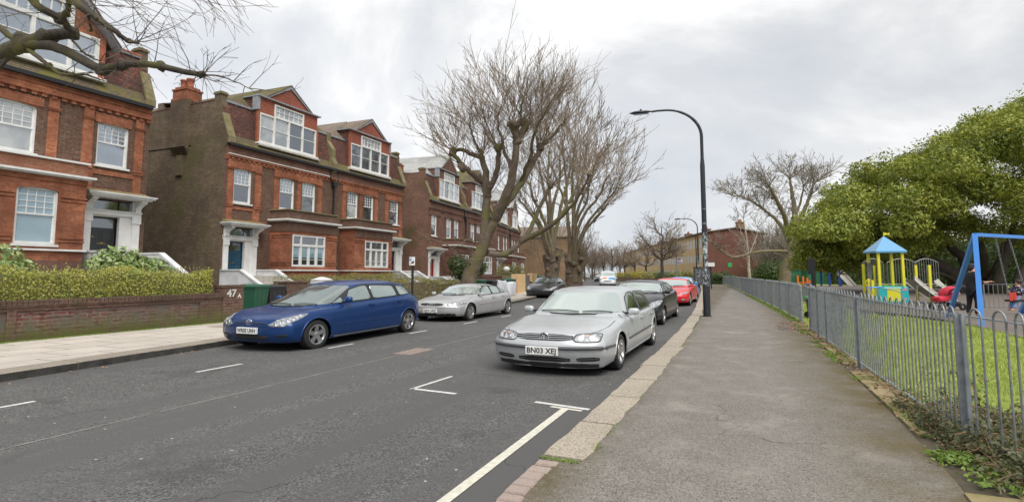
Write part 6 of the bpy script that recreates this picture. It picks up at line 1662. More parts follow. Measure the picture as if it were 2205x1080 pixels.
shrub('round_bush', 'rounded dark evergreen bush above the low red wall', (-15.2, 29.6, 1.75), (1.35, 1.7, 1.0), 6500, 'leaf_dark', .15, 23)
shrub('garden_bush', 'tall rough bush behind the farther street tree', (-18.5, 44, 1.2), (1.2, 2.5, 1.2), 4200, 'leaf_hedge_dark', .14, 24)
# ---------------------------------------------------------------- trees
def rot_about(v, ax, a): return Matrix.Rotation(a, 3, ax) @ v
def whip(mb, p, d, L_, r, rnd, lvl, up=.25, kids=5, n=4, spread=.7, wig=.08, minr=.006, curl=None):
    P = [p.copy()]; d = d.normalized()
    for k in range(n):
        d = (d+Vector((rnd.gauss(0, wig), rnd.gauss(0, wig), up*.22+rnd.gauss(0, wig)))).normalized(); P.append(P[-1]+d*(L_/n))
    rad = [max(minr, r*(1-.75*k/n)) for k in range(n+1)]; mb.tube(P, rad, 3 if r < .03 else 5, caps=False)
    if lvl > 0:
        for _ in range(kids):
            t = rnd.uniform(.25, .95)*n; i = min(int(t), n-1); q = P[i].lerp(P[i+1], t-i); ax = Vector((rnd.gauss(0, 1), rnd.gauss(0, 1), rnd.gauss(0, 1))).normalized()
            dd = (P[i+1]-P[i]).normalized(); dd = (dd+ax*spread).normalized(); whip(mb, q, dd, L_*rnd.uniform(.3, .55), r*.5, rnd, lvl-1, up, max(2, kids-2), max(3, n-1), spread, wig, minr)
def knob(mb, p, r, rnd):
    bm = bmesh.new(); bmesh.ops.create_icosphere(bm, subdivisions=2, radius=r); a_, b_, c_ = [rnd.uniform(0, 6) for _ in range(3)]; sx_, sz_ = rnd.uniform(.8, 1.2), rnd.uniform(.7, 1.3)
    vs = [Vector((v.co.x*sx_, v.co.y, v.co.z*sz_))*(1+.22*math.sin(v.co.x/r*3+a_)*math.sin(v.co.z/r*3+b_)+.16*math.sin(v.co.y/r*5+c_)+rnd.uniform(-.07, .07))+p for v in bm.verts]; fs = [tuple(v.index for v in f.verts) for f in bm.faces]; bm.free(); mb.add(vs, fs, 0, True)
def limb(mb, pts, r0, r1, n=8, wob=0., rnd=None):
    C = catmull(pts, len(pts)*4); N_ = len(C); rr = [r0+(r1-r0)*k/(N_-1) for k in range(N_)]
    if rnd: C = [c+Vector((rnd.gauss(0, wob), rnd.gauss(0, wob), rnd.gauss(0, wob*.5))) if 0 < k < N_-1 else c for k, c in enumerate(C)]
    mb.tube(C, rr, n); return C
# big street tree, drawn out of its limbs
def ptree(name, label, base, depth, limbs, knuckles, seed, bk='bark_plane', tw='twig_brown', ground=.1, cat='tree', L0=3.6, nw=30, kids=5, wr=.02, up=.35, spread=.55, side=0, lvl=2, minr=.008, cone=.75, bk2=None):
    rnd = random.Random(seed); root = empty(name, (base[0], base[1], ground), 0, label, cat); O = Vector(root.location)
    tr = MB(); tg = MB()
    for pts, r0, r1 in limbs:
        P = [at(u, v, depth+dz)-O for u, v, dz in pts]
        n0 = len(tr.f); C = limb(tr, P, r0, r1, 10 if r0 > .2 else 7, .02 if r0 > .1 else .03, rnd)
        if bk2 and r0 > .35: tr.m[n0:] = [1]*(len(tr.f)-n0)
        if side:
            for _ in range(int(side*len(C)*.5)):
                i = rnd.randrange(len(C)//4, len(C)); d = Vector((rnd.gauss(0, 1), rnd.gauss(0, 1), rnd.uniform(-.1, .9))).normalized(); whip(tg, C[i], d, rnd.uniform(.5, 1.2)*L0*.45, wr*.6, rnd, 1, up, 3, 4, spread, .1, minr)
    for u, v, dz, k, Lk, dirx, wd in knuckles:
        p = at(u, v, depth+dz)-O; n0 = len(tr.f); knob(tr, p, wd, rnd)
        if bk2: tr.m[n0:] = [1]*(len(tr.f)-n0)
        for _ in range(int(nw*k)):
            d = Vector((rnd.gauss(0, cone), rnd.gauss(0, cone), 1.0))+V_R*dirx
            whip(tg, p+Vector((rnd.gauss(0, wd*.4), rnd.gauss(0, wd*.4), rnd.gauss(0, wd*.3))), d, L0*Lk*rnd.uniform(.6, 1.1), wr*rnd.uniform(.7, 1.3), rnd, lvl, up, kids, 5, spread, .07, minr)
    tr.build('trunk', [M[bk], M[bk2 or bk]], root, uv=False); tg.build('twigs', M[tw], root, uv=False); return root
bx, by = dpt(1006, 622, 26.5)
ptree('street_tree', 'big leaning pollarded bare street tree, its trunk rising behind the silver hatchback on the left', (bx, by), 26.5, [
    ([(1002, 640, 0), (1012, 590, 0), (1040, 530, 0), (1066, 470, 0)], .44, .20),
    ([(1040, 530, .0), (1043, 480, .2), (1047, 427, .6), (1045, 370, 1.0), (1036, 338, 1.2)], .25, .14),
    ([(1047, 420, .6), (1066, 380, .2), (1073, 345, 0), (1072, 318, -.2)], .16, .11),
    ([(1066, 470, 0), (1092, 418, -.6), (1104, 370, -.8), (1113, 306, -1)], .27, .15),
    ([(1088, 440, -.3), (1121, 394, .4), (1145, 352, .9), (1163, 320, 1.2)], .18, .12),
    ([(1036, 338, 1.2), (1015, 332, 1.5), (994, 322, 1.8), (974, 326, 2.0)], .13, .09),
    ([(1040, 392, .9), (1014, 372, .5), (990, 350, .3), (972, 330, .1)], .15, .10),
    ([(1113, 306, -1), (1106, 282, -1.2), (1100, 262, -1.6)], .17, .13), ([(1113, 306, -1), (1124, 284, -.8), (1132, 268, -.4)], .15, .12),
    ([(1050, 545, 0), (1085, 548, .5), (1115, 525, 1.), (1137, 500, 1.4), (1158, 455, 2), (1185, 400, 2.4)], .17, .09),
    ([(1120, 520, 1.), (1155, 503, .8), (1192, 480, .3), (1226, 448, 0), (1250, 415, -.4), (1268, 375, -.8)], .15, .05),
    ([(1104, 370, -.8), (1088, 330, -.2), (1076, 285, .3), (1070, 250, .6)], .10, .05), ([(1121, 394, .4), (1140, 340, -.3), (1150, 290, -1), (1168, 250, -1.4)], .10, .05), ([(1113, 306, -1), (1118, 260, -1.2), (1126, 215, -1.4)], .09, .04), ([(1163, 320, 1.2), (1190, 290, 1.4), (1214, 262, 1.5)], .09, .04), ([(1045, 361, 1.0), (1024, 310, 1.4), (1010, 270, 1.8)], .09, .04),
    ([(1020, 575, 0), (985, 545, -1), (950, 520, -1.8)], .06, .02),
    ], [(1036, 338, 1.2, 1.0, 1.0, -.35, .20), (1072, 318, -.2, 1.0, 1.15, -.1, .19), (1104, 268, -1.3, .9, 1.0, 0, .26), (1130, 268, -.5, .9, 1.0, .15, .26), (1113, 306, -1, .8, 1.2, .1, .20), (1163, 318, 1.2, 1.2, 1.1, .35, .20), (974, 326, 2, .7, .85, -.8, .2), (994, 360, .3, .55, .8, -.6, .2), (1185, 400, 2.4, .8, .9, .8, .18), (1050, 420, .6, .4, .8, -.7, .2), (1250, 415, -.4, .4, .8, .5, .10), (1268, 375, -.8, .5, .8, .5, .09), (1070, 250, .6, .4, .8, 0, .07), (1168, 250, -1.4, .4, .8, .3, .07), (1126, 215, -1.4, .4, .7, .1, .06), (1214, 262, 1.5, .4, .8, .6, .07), (1010, 270, 1.8, .4, .8, -.4, .07)], 31, nw=22, L0=3.3, wr=.020, side=.9, minr=.0065, tw='twig_brown', cone=.95)
def gen_limbs(u0, v0, fan, rnd, dz=2.0):
    out_ = []; kn = []
    for (u1, v1) in fan:
        z = rnd.uniform(-dz, dz); z2 = z*1.2
        mu = u0+(u1-u0)*.32+rnd.uniform(-6, 6); mv = v0+(v1-v0)*.5
        out_.append(([(u0+rnd.uniform(-6, 6), v0, z*.1), (mu, mv, z*.5), (u0+(u1-u0)*.7+rnd.uniform(-5, 5), v0+(v1-v0)*.78, z*.8), (u1, v1, z2)], .17, .07))
        kn.append((u1, v1, z2, .55, 1., (u1-u0)/110., .12))
        kn.append((u0+(u1-u0)*.7, v0+(v1-v0)*.78, z*.8, .3, .75, (u1-u0)/70., .11))
    return out_, kn
rnd = random.Random(9)
lb, kn = gen_limbs(1188, 562, [(1118, 430), (1140, 395), (1160, 350), (1182, 330), (1205, 345), (1228, 360), (1150, 460), (1243, 400)], rnd)
bx, by = dpt(1187, 612, 43)
ptree('street_tree', 'knobbly-trunked pollarded plane tree, left one of the pair behind the nearest silver car', (bx, by), 43, [([(1190, 622, 0), (1187, 600, 0), (1183, 570, 0), (1176, 545, 0)], .62, .36), ([(1188, 610, .1), (1192, 585, .2), (1198, 558, .2), (1204, 535, .2)], .50, .28), ([(1188, 600, -.1), (1189, 570, -.2), (1188, 540, -.3)], .42, .25)]+lb,
      kn+[(1180, 556, -.3, .12, .7, -.5, .26), (1200, 550, -.2, .12, .7, .4, .24), (1190, 562, -.35, .05, .4, 0, .22), (1196, 575, -.35, .04, .4, .4, .20), (1180, 580, -.3, .03, .4, -.4, .2)], 41, bk2='bark_knob', bk='bark_limb', nw=18, L0=3.7, wr=.024, side=.6, minr=.013, tw='twig_grey', cone=.8, kids=4)
lb, kn = gen_limbs(1232, 565, [(1188, 360), (1212, 330), (1238, 310), (1262, 315), (1284, 345), (1305, 385), (1322, 415), (1268, 400), (1300, 450)], rnd)
bx, by = dpt(1232, 612, 50)
ptree('street_tree', 'knobbly-trunked pollarded plane tree, right one of the pair, spreading over the road', (bx, by), 50, [([(1230, 622, 0), (1231, 600, 0), (1229, 570, 0), (1222, 545, 0)], .80, .42), ([(1240, 618, .2), (1243, 590, .2), (1248, 562, .2), (1254, 538, .2)], .62, .34), ([(1234, 605, -.2), (1236, 575, -.3), (1237, 545, -.3)], .55, .32)]+lb,
      kn+[(1226, 560, -.4, .12, .7, -.5, .32), (1249, 558, -.3, .12, .7, .4, .30), (1236, 568, -.6, .1, .6, .6, .28), (1246, 580, -.5, .04, .4, .4, .28), (1224, 585, -.5, .04, .4, -.4, .26)], 42, bk2='bark_knob', bk='bark_limb', nw=20, L0=4.3, wr=.028, side=.6, minr=.016, tw='twig_brown', cone=.85, kids=4)
# more distant bare trees
def rtree(name, label, x, y, H_, spread_, seed, tw='twig_dark', bk='bark_dark', r=.25, group=None, ground=.1, n=16, fork=.28, lvl=3, minr=.02, lean=0, kids=5):
    rnd = random.Random(seed); root = empty(name, (x, y, ground), 0, label, 'tree', group); tr = MB(); tg = MB()
    top = Vector((lean, 0, H_*fork)); P = [Vector((0, 0, -.1)), Vector((lean*.3, .0, H_*fork*.5)), top]; limb(tr, P, r, r*.75, 9, .01, rnd)
    leader = limb(tr, [top, top+Vector((rnd.gauss(0, .3), 0, H_*.25)), top+Vector((0, rnd.gauss(0, .4), H_*.5))], r*.7, r*.2, 7, .04, rnd)
    for k in range(n):
        a = rnd.uniform(0, 6.28); q = rnd.uniform(.25, 1.); st_ = leader[int(rnd.uniform(0, .75)*len(leader))] if k > 3 else top
        e_ = st_+Vector((math.cos(a)*spread_*q*.6, math.sin(a)*spread_*q*.6, H_*rnd.uniform(.12, .34))); m_ = st_.lerp(e_, .5)+Vector((math.cos(a)*.25, math.sin(a)*.25, -.02*H_))
        C = limb(tr, [st_, m_, e_], r*.38, r*.10, 5, .05, rnd)
        for i in range(2, len(C)):
            for _ in range(2):
                d = Vector((math.cos(a)*.8+rnd.gauss(0, .7), math.sin(a)*.8+rnd.gauss(0, .7), rnd.uniform(.1, 1.1))); whip(tg, C[i], d, H_*rnd.uniform(.12, .24), r*.13, rnd, lvl-1, .25, kids, 4, .7, .1, minr)
    tr.build('trunk', M[bk], root, uv=False); tg.build('twigs', M[tw], root, uv=False); return root
x_, y_ = dpt(1426, 610, 62); rtree('bare_tree', 'bare round-headed tree on the verge between the tan flats and the road', x_, y_, 7.9, 3.8, 51, r=.22, fork=.36, n=11, minr=.012, kids=3, tw='twig_brown')
fl = [(1391, 602, 95, 8.5, 'dark bare tree left of the round-headed verge tree'), (1367, 600, 105, 8.2, 'bare street tree second along the tan flats'), (1345, 598, 118, 8.2, 'bare street tree third along the tan flats'), (1318, 596, 122, 9.0, 'pale bare tree at the far bend, between the road and the flats'),
      (1300, 594, 140, 9., 'bare tree at the end of the far row on the right of the road'), (1275, 594, 130, 8.5, 'bare tree at the vanishing end of the road'), (1258, 594, 110, 9, 'bare tree on the far left kerb beyond the plane pair'), (1280, 590, 170, 11, 'farthest bare tree closing the road'), (1335, 592, 160, 9, 'bare tree behind the far verge hedge')]
for k, (u, v, d, hh, lb_) in enumerate(fl):
    x_, y_ = dpt(u, v, d); rtree('bare_tree', lb_, x_, y_, hh, 4.2, 60+k, r=.2, fork=.3, n=7, lvl=2, minr=.018, group='bare trees far down the road', kids=3, tw='twig_brown')
# bare tree over the red end wall
ptree('bare_tree', 'large bare tree with a mossy low limb in front of the red end wall', dpt(1695, 612, 50), 50, [
    ([(1688, 622, 0), (1692, 580, 0), (1702, 540, 0), (1708, 500, 0)], .55, .36), ([(1704, 540, 0), (1690, 500, .8), (1668, 470, 1.5), (1640, 448, 2)], .26, .10),
    ([(1700, 520, 0), (1690, 470, -1), (1672, 430, -1.5), (1655, 400, -2)], .26, .09), ([(1708, 500, 0), (1710, 450, .5), (1704, 410, .8), (1700, 385, 1)], .28, .08), ([(1708, 500, 0), (1728, 460, 0), (1742, 425, 0), (1752, 395, 0)], .24, .08),
    ([(1705, 480, 0), (1722, 440, 1.5), (1730, 400, 2.2)], .15, .06), ([(1698, 541, 0), (1670, 540, -1.5), (1630, 542, -2.5), (1600, 550, -3.2), (1575, 553, -3.8), (1550, 538, -4.2), (1536, 522, -4.5)], .13, .04), ([(1668, 470, 1.5), (1630, 440, 2), (1600, 425, 2.5), (1575, 420, 3)], .12, .05)],
    [(1640, 448, 2, .6, .8, -.9, .1), (1655, 400, -2, .8, .8, -.5, .1), (1700, 385, 1, .8, .8, 0, .1), (1752, 395, 0, .8, .8, .4, .1), (1730, 400, 2.2, .6, .8, .2, .1), (1672, 430, -1.5, .6, .9, -.6, .1), (1575, 420, 3, .5, .7, -.9, .08), (1600, 425, 2.5, .5, .7, -.6, .08), (1690, 470, 0, .5, .8, -.5, .1), (1742, 425, 0, .5, .8, .6, .1), (1550, 538, -4.2, .25, .5, -.8, .05), (1610, 547, -3, .25, .5, -.3, .05)],
    71, bk='bark_limb', nw=22, L0=3.0, wr=.03, side=1.2, minr=.016, tw='twig_grey', up=.1, spread=.9, cone=1.0, kids=5, ground=.3)
ptree('birch_tree', 'slender pale birch trunk in front of the red end wall', dpt(1614, 606, 60), 60, [([(1614, 612, 0), (1612, 570, 0), (1608, 520, 0), (1600, 470, 0)], .20, .04), ([(1611, 550, 0), (1625, 520, .5), (1632, 490, 1)], .06, .02), ([(1609, 530, 0), (1596, 500, .5), (1588, 480, 1)], .05, .02)],
    [(1600, 470, 0, .5, .6, 0, .04), (1632, 490, 1, .4, .5, .4, .03), (1588, 480, 1, .4, .5, -.4, .03)], 72, bk='bark_birch', nw=16, L0=3, wr=.02, side=.8, minr=.014, tw='twig_grey', cone=.8, kids=3, ground=.3)
# overhanging branches, near left; the trunk stands out of the picture
rnd = random.Random(77); bx, by = -11.9, 1.6
root = empty('street_tree', (bx, by, .12), 0, 'mossy knobbly tree limbs reaching in at the top left in front of the house', 'tree'); O = Vector(root.location)
tr = MB(); tg = MB(); D0 = 7.0
limb(tr, [Vector((0, 0, -.1)), Vector((.1, .1, 1.5)), Vector((.2, .3, 2.9))], .42, .30, 12, .01, rnd)
A0 = Vector((.2, .3, 2.9))
def fl_(pts, r0, r1, tw=0, first=None, kn=()):
    P = ([first] if first is not None else [])+[at(u, v, d)-O for u, v, d in pts]; C = limb(tr, P, r0, r1, 9, .006, rnd)
    for q in kn: c = C[int(q*(len(C)-1))]; knob(tr, c, (r0+(r1-r0)*q)*1.45, rnd)
    for _ in range(tw):
        i = rnd.randrange(len(C)//3, len(C)); d = Vector((rnd.gauss(0, .7), rnd.gauss(0, .7), rnd.gauss(.1, .6)))+V_R*.5; whip(tg, C[i], d, rnd.uniform(.3, .85), .007, rnd, 1, .1, 2, 5, .7, .14, .0021)
    return C
fl_([(-160, 260, 7.6), (-60, 160, 7.2), (20, 108, 7.0), (70, 88, 6.9), (120, 75, 6.9), (158, 72, 6.9)], .125, .062, 4, A0, kn=(.62, .78, .98))
fl_([(60, 95, 6.9), (100, 97, 6.85), (150, 115, 6.8), (205, 145, 6.7), (228, 148, 6.7), (275, 138, 6.7), (330, 140, 6.6), (400, 155, 6.6), (440, 161, 6.6)], .068, .030, 14, kn=(.45, .62, .8, .99))
fl_([(440, 161, 6.6), (480, 166, 6.6), (545, 195, 6.5)], .012, .004, 5)
fl_([(-160, 260, 7.6), (-80, 30, 7.2), (-10, 55, 7.1), (35, 88, 7.0)], .06, .035, 3)
fl_([(-120, -120, 6.6), (30, -60, 6.5), (75, 8, 6.5), (120, 35, 6.6), (160, 70, 6.8)], .05, .04, 6, kn=(.8,))
fl_([(-100, -160, 6.6), (80, -60, 6.4), (150, -4, 6.3), (185, 22, 6.3), (240, 62, 6.3), (275, 88, 6.4), (297, 92, 6.4)], .07, .014, 14, kn=(.6, .85, .97))
fl_([(150, -4, 6.3), (148, 20, 6.4), (138, 42, 6.5), (160, 72, 6.8)], .030, .026, 3, kn=(.5,))
fl_([(60, 105, 6.9), (90, 130, 6.8), (110, 145, 6.8), (135, 160, 6.7), (180, 160, 6.7), (215, 172, 6.6)], .030, .009, 6, kn=(.35, .6, .7))
fl_([(155, 85, 6.8), (175, 110, 6.7), (200, 125, 6.7), (215, 132, 6.7)], .014, .007, 3, kn=(.6,))
fl_([(187, 30, 6.3), (196, 58, 6.35), (194, 66, 6.4)], .013, .014, 2, kn=(.98,))
fl_([(0, 135, 7.), (20, 120, 7), (-30, 180, 7)], .03, .02, 2)
for a_ in range(26):
    u, v = rnd.uniform(0, 330), rnd.uniform(-90, 10); whip(tg, at(u, v, rnd.uniform(6, 7))-O, V_R*rnd.uniform(.3, 1)-Vector((0, 0, rnd.uniform(.0, .5))), rnd.uniform(.5, 1.3), .007, rnd, 1, -.1, 3, 6, .6, .12, .0026)
for a_ in range(12):
    u, v = rnd.uniform(400, 470), rnd.uniform(-60, -10); whip(tg, at(u, v, rnd.uniform(6, 7))-O, V_R*rnd.uniform(.2, 1)-Vector((0, 0, rnd.uniform(.1, .7))), rnd.uniform(.4, .8), .006, rnd, 1, -.1, 3, 6, .6, .1, .0024)
for a_ in range(16):
    whip(tg, at(438, 161, 6.6)-O, V_R*rnd.gauss(.1, .6)+Vector((0, 0, rnd.gauss(-.1, .8))), rnd.uniform(.2, .5), .005, rnd, 1, 0, 2, 4, .7, .12, .0024)
tr.build('trunk', M['bark_branch'], root, uv=False); tg.build('twigs', M['twig_dark'], root, uv=False)
# evergreen tree over the play area
def evergreen():
    rs = np.random.RandomState(15); rnd = random.Random(15); D = 34
    b = at(2080, 640, 33); root = empty('evergreen_tree', (b.x, b.y, .3), 0, 'huge spreading evergreen tree over the playground, at the right edge', 'tree'); O = Vector(root.location)
    cs = []
    def blob(u, v, d, r): p = at(u, v, d)-O; cs.append((tuple(p), (r*1.05, r*1.05, r*.80)))
    outline = [(1735, 520), (1755, 460), (1790, 425), (1840, 385), (1880, 352), (1930, 340), (1985, 322), (2040, 290), (2085, 262), (2130, 245), (2180, 222), (2240, 205), (2310, 190), (2390, 180)]
    for u, v in outline:
        for _ in range(6): blob(u+rs.normal(0, 18), v+rs.uniform(10, 50), D+rs.uniform(-3, 4), rs.uniform(.6, 1.0))
    for _ in range(240):
        u = rs.uniform(1750, 2420); top = np.interp(u, [p[0] for p in outline], [p[1] for p in outline]); bot = np.interp(u, [1740, 1800, 1900, 2000, 2100, 2205, 2400], [560, 572, 560, 545, 520, 520, 520])
        v = top+30+(bot-top-30)*rs.uniform(0, 1); blob(u, v, D+rs.uniform(-6.5, 1.5) if v < bot-60 else D+rs.uniform(-3, 4), rs.uniform(.7, 1.25))
    for _ in range(40): blob(rs.uniform(1735, 1890), rs.uniform(470, 578), D+rs.uniform(-2, 3), rs.uniform(.6, 1.0))
    P, N_ = blob_points(cs, 230000, rs, .62); N_ = N_/np.linalg.norm(N_, axis=1)[:, None]
    keep = (N_[:, 2] > -.8)&(P[:, 2] > .8)
    leaves('foliage', P[keep], N_[keep]+np.array([0, 0, .55]), .195, M['leaf_evergreen'], root, 15, aspect=.42, jitter=.75, droop=.25)
    # ragged sprays standing off the outline
    Q = []; QN = []
    for u, v in outline:
        for _ in range(9):
            p = at(u+rs.uniform(-28, 28), v+rs.uniform(-12, 22), D+rs.uniform(-2, 3))-O
            for _ in range(26): Q.append(tuple(p+Vector(rs.normal(0, .24, 3)))); QN.append((0, 0, 1))
    leaves('outer_sprays', Q, QN, .21, M['leaf_evergreen'], root, 16, aspect=.42, jitter=.9)
    tr = MB()
    def L_(pts, r0, r1): limb(tr, [at(u, v, d)-O for u, v, d in pts], r0, r1, 8, .03, rnd)
    L_([(2075, 655, 33), (2066, 620, 33), (2050, 590, 33.2), (2010, 566, 33.5), (1965, 545, 34), (1925, 525, 35), (1890, 510, 36)], .55, .14)
    L_([(2085, 655, 33), (2090, 600, 33), (2075, 560, 33.4), (2040, 525, 34), (2000, 490, 35), (1960, 460, 35)], .40, .10)
    L_([(2150, 650, 32), (2148, 600, 32), (2165, 550, 32.5), (2180, 500, 33), (2190, 430, 34)], .42, .12)
    L_([(2190, 650, 31), (2200, 590, 31), (2235, 540, 32), (2280, 480, 33)], .35, .12); L_([(2120, 650, 33), (2120, 590, 33.5), (2110, 530, 34), (2080, 470, 35), (2060, 400, 35)], .35, .1)
    L_([(2066, 610, 33), (2030, 590, 32), (1990, 585, 31.5), (1955, 570, 31)], .12, .05); L_([(2120, 600, 33), (2150, 560, 31), (2160, 520, 30)], .14, .05)
    tr.build('trunk', M['bark_dark'], root, uv=False)
evergreen()
# bushes and bare thicket at the back of the park
def thicket(label, pts, hts, seed, mt='twig_grey', n=220, kind='stuff'):
    rnd = random.Random(seed); tg = MB()
    for _ in range(n):
        k = rnd.uniform(0, len(pts)-1); i = min(int(k), len(pts)-2); a = Vector(pts[i]).lerp(Vector(pts[i+1]), k-i); h_ = hts[0]+(hts[1]-hts[0])*rnd.random()
        p = a+Vector((rnd.gauss(0, 1.2), rnd.gauss(0, 2), 0)); whip(tg, p, Vector((rnd.gauss(0, .25), rnd.gauss(0, .25), 1)), h_, .035, rnd, 2, .3, 6, 5, .6, .1, .02)
    o = tg.build('thicket', M[mt], None, uv=False); tag(o, kind=kind); return o
def P3(u, v, d, z=.2): p = at(u, v, d); return (p.x, p.y, z)
thicket('', [P3(1650, 600, 80), P3(1700, 600, 72), P3(1760, 600, 66), P3(1830, 600, 60)], (4, 7), 81, 'twig_grey', 260)
thicket('', [P3(1180, 600, 75), P3(1240, 600, 110), P3(1290, 596, 190), P3(1340, 596, 200)], (5, 9), 82, 'twig_dark', 200)
for k, (u, d, rr, hh, lb_) in enumerate([(1662, 62, 2.2, 2.2, 'dark bush behind the park hut, left of the bare tree'), (1735, 74, 3.2, 3.4, 'dark evergreen bush behind the orange play frame'), (1800, 62, 3.2, 3.8, 'dark evergreen bush behind the white slide'), (1875, 56, 3.2, 3.6, 'dark evergreen bush behind the play tower'), (1985, 46, 3.6, 3.8, 'dark evergreen bush behind the play bridge'), (2130, 42, 4., 4.2, 'dark bush under the evergreen, behind the swing'), (2250, 40, 4.4, 4.4, 'dark bush under the evergreen at the right edge')]):
    p = at(u, 600, d); shrub('evergreen_bush', lb_, (p.x, p.y, hh*.62), (rr*1.2, rr, hh*.9), 7000, 'leaf_dark', .22, 90+k, 'bushes at the back of the play area')
bxs = []
for u in range(1790, 2440, 70): p = at(u, 600, 66); bxs.append((p.x, p.y, 3.2, 3.0, .2, 5.2))
hedge('tall_hedge', 'tall dark hedge closing the back of the play area under the evergreen', bxs, 20000, 'leaf_dark', .34, 141, ntw=0, cmat='leaf_dark')
# brambles at the foot of the near fence
rs = np.random.RandomState(33); P = []; N_ = []; tw = MB(); rnd = random.Random(3)
for _ in range(190):
    y = 4.0+3.0*rs.uniform()**.8; x = lx(y)+rs.uniform(-.24, .85); p = Vector((x, y, .10)); d = Vector((rs.normal(-.1, .8), rs.normal(0, .8), rs.uniform(.2, 1.1))).normalized(); L_ = rs.uniform(.3, .75)
    Q = [p]; 
    for k in range(6): d = (d+Vector((rs.normal(0, .25), rs.normal(0, .25), -.22))).normalized(); Q.append(Q[-1]+d*L_/6)
    Q = [Vector((max(q.x, 1.46), q.y, max(q.z, .105))) for q in Q]; tw.tube(Q, .0045, 4)
    for q in Q[1:]:
        for _ in range(7): P.append(tuple(q+Vector(rs.normal(0, .035, 3)))); N_.append((0, 0, 1))
for _ in range(2600):
    y = 4.3+2.4*rs.uniform(); x = lx(y)+abs(rs.normal(0, .28))-.12; z = .11+abs(rs.normal(0, .10))*(1-.25*abs(y-5.2)); P.append((x, y, z)); N_.append((0, -.3, 1))
root = empty('bramble', (0, 0, 0), 0, 'tangled brambles growing through the foot of the nearest railings', 'bramble')
leaves('foliage', P, N_, .040, M['leaf_bramble'], root, 34, aspect=.6, jitter=.8); tw.build('stems', M['leaf_dead'], root, uv=False)
P = []
for _ in range(420):
    c = (1.42, 5.22) if rs.uniform() < .75 else (1.50, 4.75); P.append((c[0]+rs.normal(0, .07), c[1]+rs.normal(0, .09), .105+abs(rs.normal(0, .02))))
o = leaves('weed_patch', P, [(0, 0, 1)]*len(P), .042, M['leaf_weed'], None, 36, aspect=.7, jitter=.5); tag(o, 'small bright green weed patch at the path edge below the brambles', 'weeds')
# ---------------------------------------------------------------- street lamps
def lamp(label, x, y, H_=7.2, s=1.0, collar=True, arm=R(10)):
    root = empty('street_lamp', (x, y, .095), arm, label, 'street lamp', 'black street lamps')
    mb = MB(); mb.lathe([(.115, 0), (.115, 1.16), (.098, 1.28), (.098, 1.34)], n=20); mb.box(-.13, .13, -.13, .13, 0, .02); mb.build('base', M['post_black'], root)
    mb = MB(); mb.lathe([(.080, 1.34), (.080, 3.3), (.078, 5.0), (.075, 5.03), (.056, 5.25), (.055, 5.3)], n=18); mb.build('post', M['post_black'], root)
    mb = MB(); mb.lathe([(.1165, 1.0), (.1165, 1.17), (.101, 1.285), (.101, 1.34), (.083, 1.36), (.083, 2.55), (.0815, 2.75)], n=20); mb.build('old_stickers', M['post_stickers'], root)
    mb = MB()
    for z in (2.62, 3.02, 3.06, 3.52): mb.lathe([(.084, z), (.086, z+.01), (.084, z+.02)], n=18)
    mb.build('bands', M['galvanised'], root)
    mb = MB(); P = [Vector((0, 0, 5.25)), Vector((0, 0, 6.0))]
    for k in range(1, 15):
        t = k/14*math.pi/2; P.append(Vector((-1.15*(1-math.cos(t)), 0, 6.0+.95*math.sin(t))))
    P += [Vector((-1.45, 0, 6.94)), Vector((-1.62, 0, 6.92))]; mb.tube(P, [.054]*2+[.052]*6+[.045]*4+[.036]*(len(P)-12), 10); mb.build('arm', M['post_black'], root)
    mb = MB(); prof = [(0, .02), (.05, .05), (.2, .10), (.42, .12), (.62, .10), (.72, .05), (.76, .01)]; vs = []; n_ = 14
    for xx, w_ in prof:
        for k in range(n_):
            t = 2*math.pi*k/n_; vs.append((-1.60-xx, math.cos(t)*w_, 6.93-xx*.06+math.sin(t)*w_*(.42 if math.sin(t) < 0 else .55)))
    mb.add(vs, [(i*n_+k, (i+1)*n_+k, (i+1)*n_+(k+1) % n_, i*n_+(k+1) % n_) for i in range(len(prof)-1) for k in range(n_)], 0, True)
    hd = mb.build('lamp_head', M['black_paint'], root)
    mb = MB(); mb.prism([(-1.72, -.06, 6.87), (-1.72, .06, 6.87), (-2.22, .07, 6.842), (-2.22, -.07, 6.842)], (0, 0, -.012)); mb.build('lens', M['glass_dark'], hd)
    mb = MB(); mb.tube([(-1.98, 0, 6.96), (-1.98, 0, 7.02)], .035, 10); mb.build('photocell', M['black_paint'], hd)
    return root
lamp('tall black street lamp with peeling stickers on the right footpath, nearest the camera', -1.14, 19.2, arm=R(14))
x_, y_ = gp(1505, 618, .1); lamp('second black street lamp further down the footpath, beside the notice board', x_, y_, arm=R(22))
# parking sign
x_, y_ = -10.95, 15.1
pz = at(887, 640, 19.6); x_, y_ = pz.x, pz.y
root = empty('parking_sign', (x_, y_, .1), 0, 'small white and blue parking sign on a black post by the left kerb', 'sign')
mb = MB(); mb.lathe([(.045, 0), (.045, zat(x_, y_, 570)-.1)], n=12); mb.lathe([(.055, zat(x_, y_, 576)-.1), (.055, zat(x_, y_, 568)-.1)], n=12); mb.build('post', M['black_paint'], root)
z0, z1 = zat(x_, y_, 571)-.1, zat(x_, y_, 553)-.1; mb = MB(); mb.box(-.11, .13, -.065, -.05, z0, z1); pl = mb.build('plate', M['plate_white'], root, bevel=.006)
mb = MB(); mb.box(-.095, -.01, -.069, -.065, z0+(z1-z0)*.52, z1-.03); mb.build('blue_panel', M['play_blue'], pl); text_mesh('P', .11, 'letter', M['plate_white'], pl, (-.052, -.0705, z0+(z1-z0)*.74), (R(90), 0, 0), .001)
mb = MB()     # little lorry on the plate
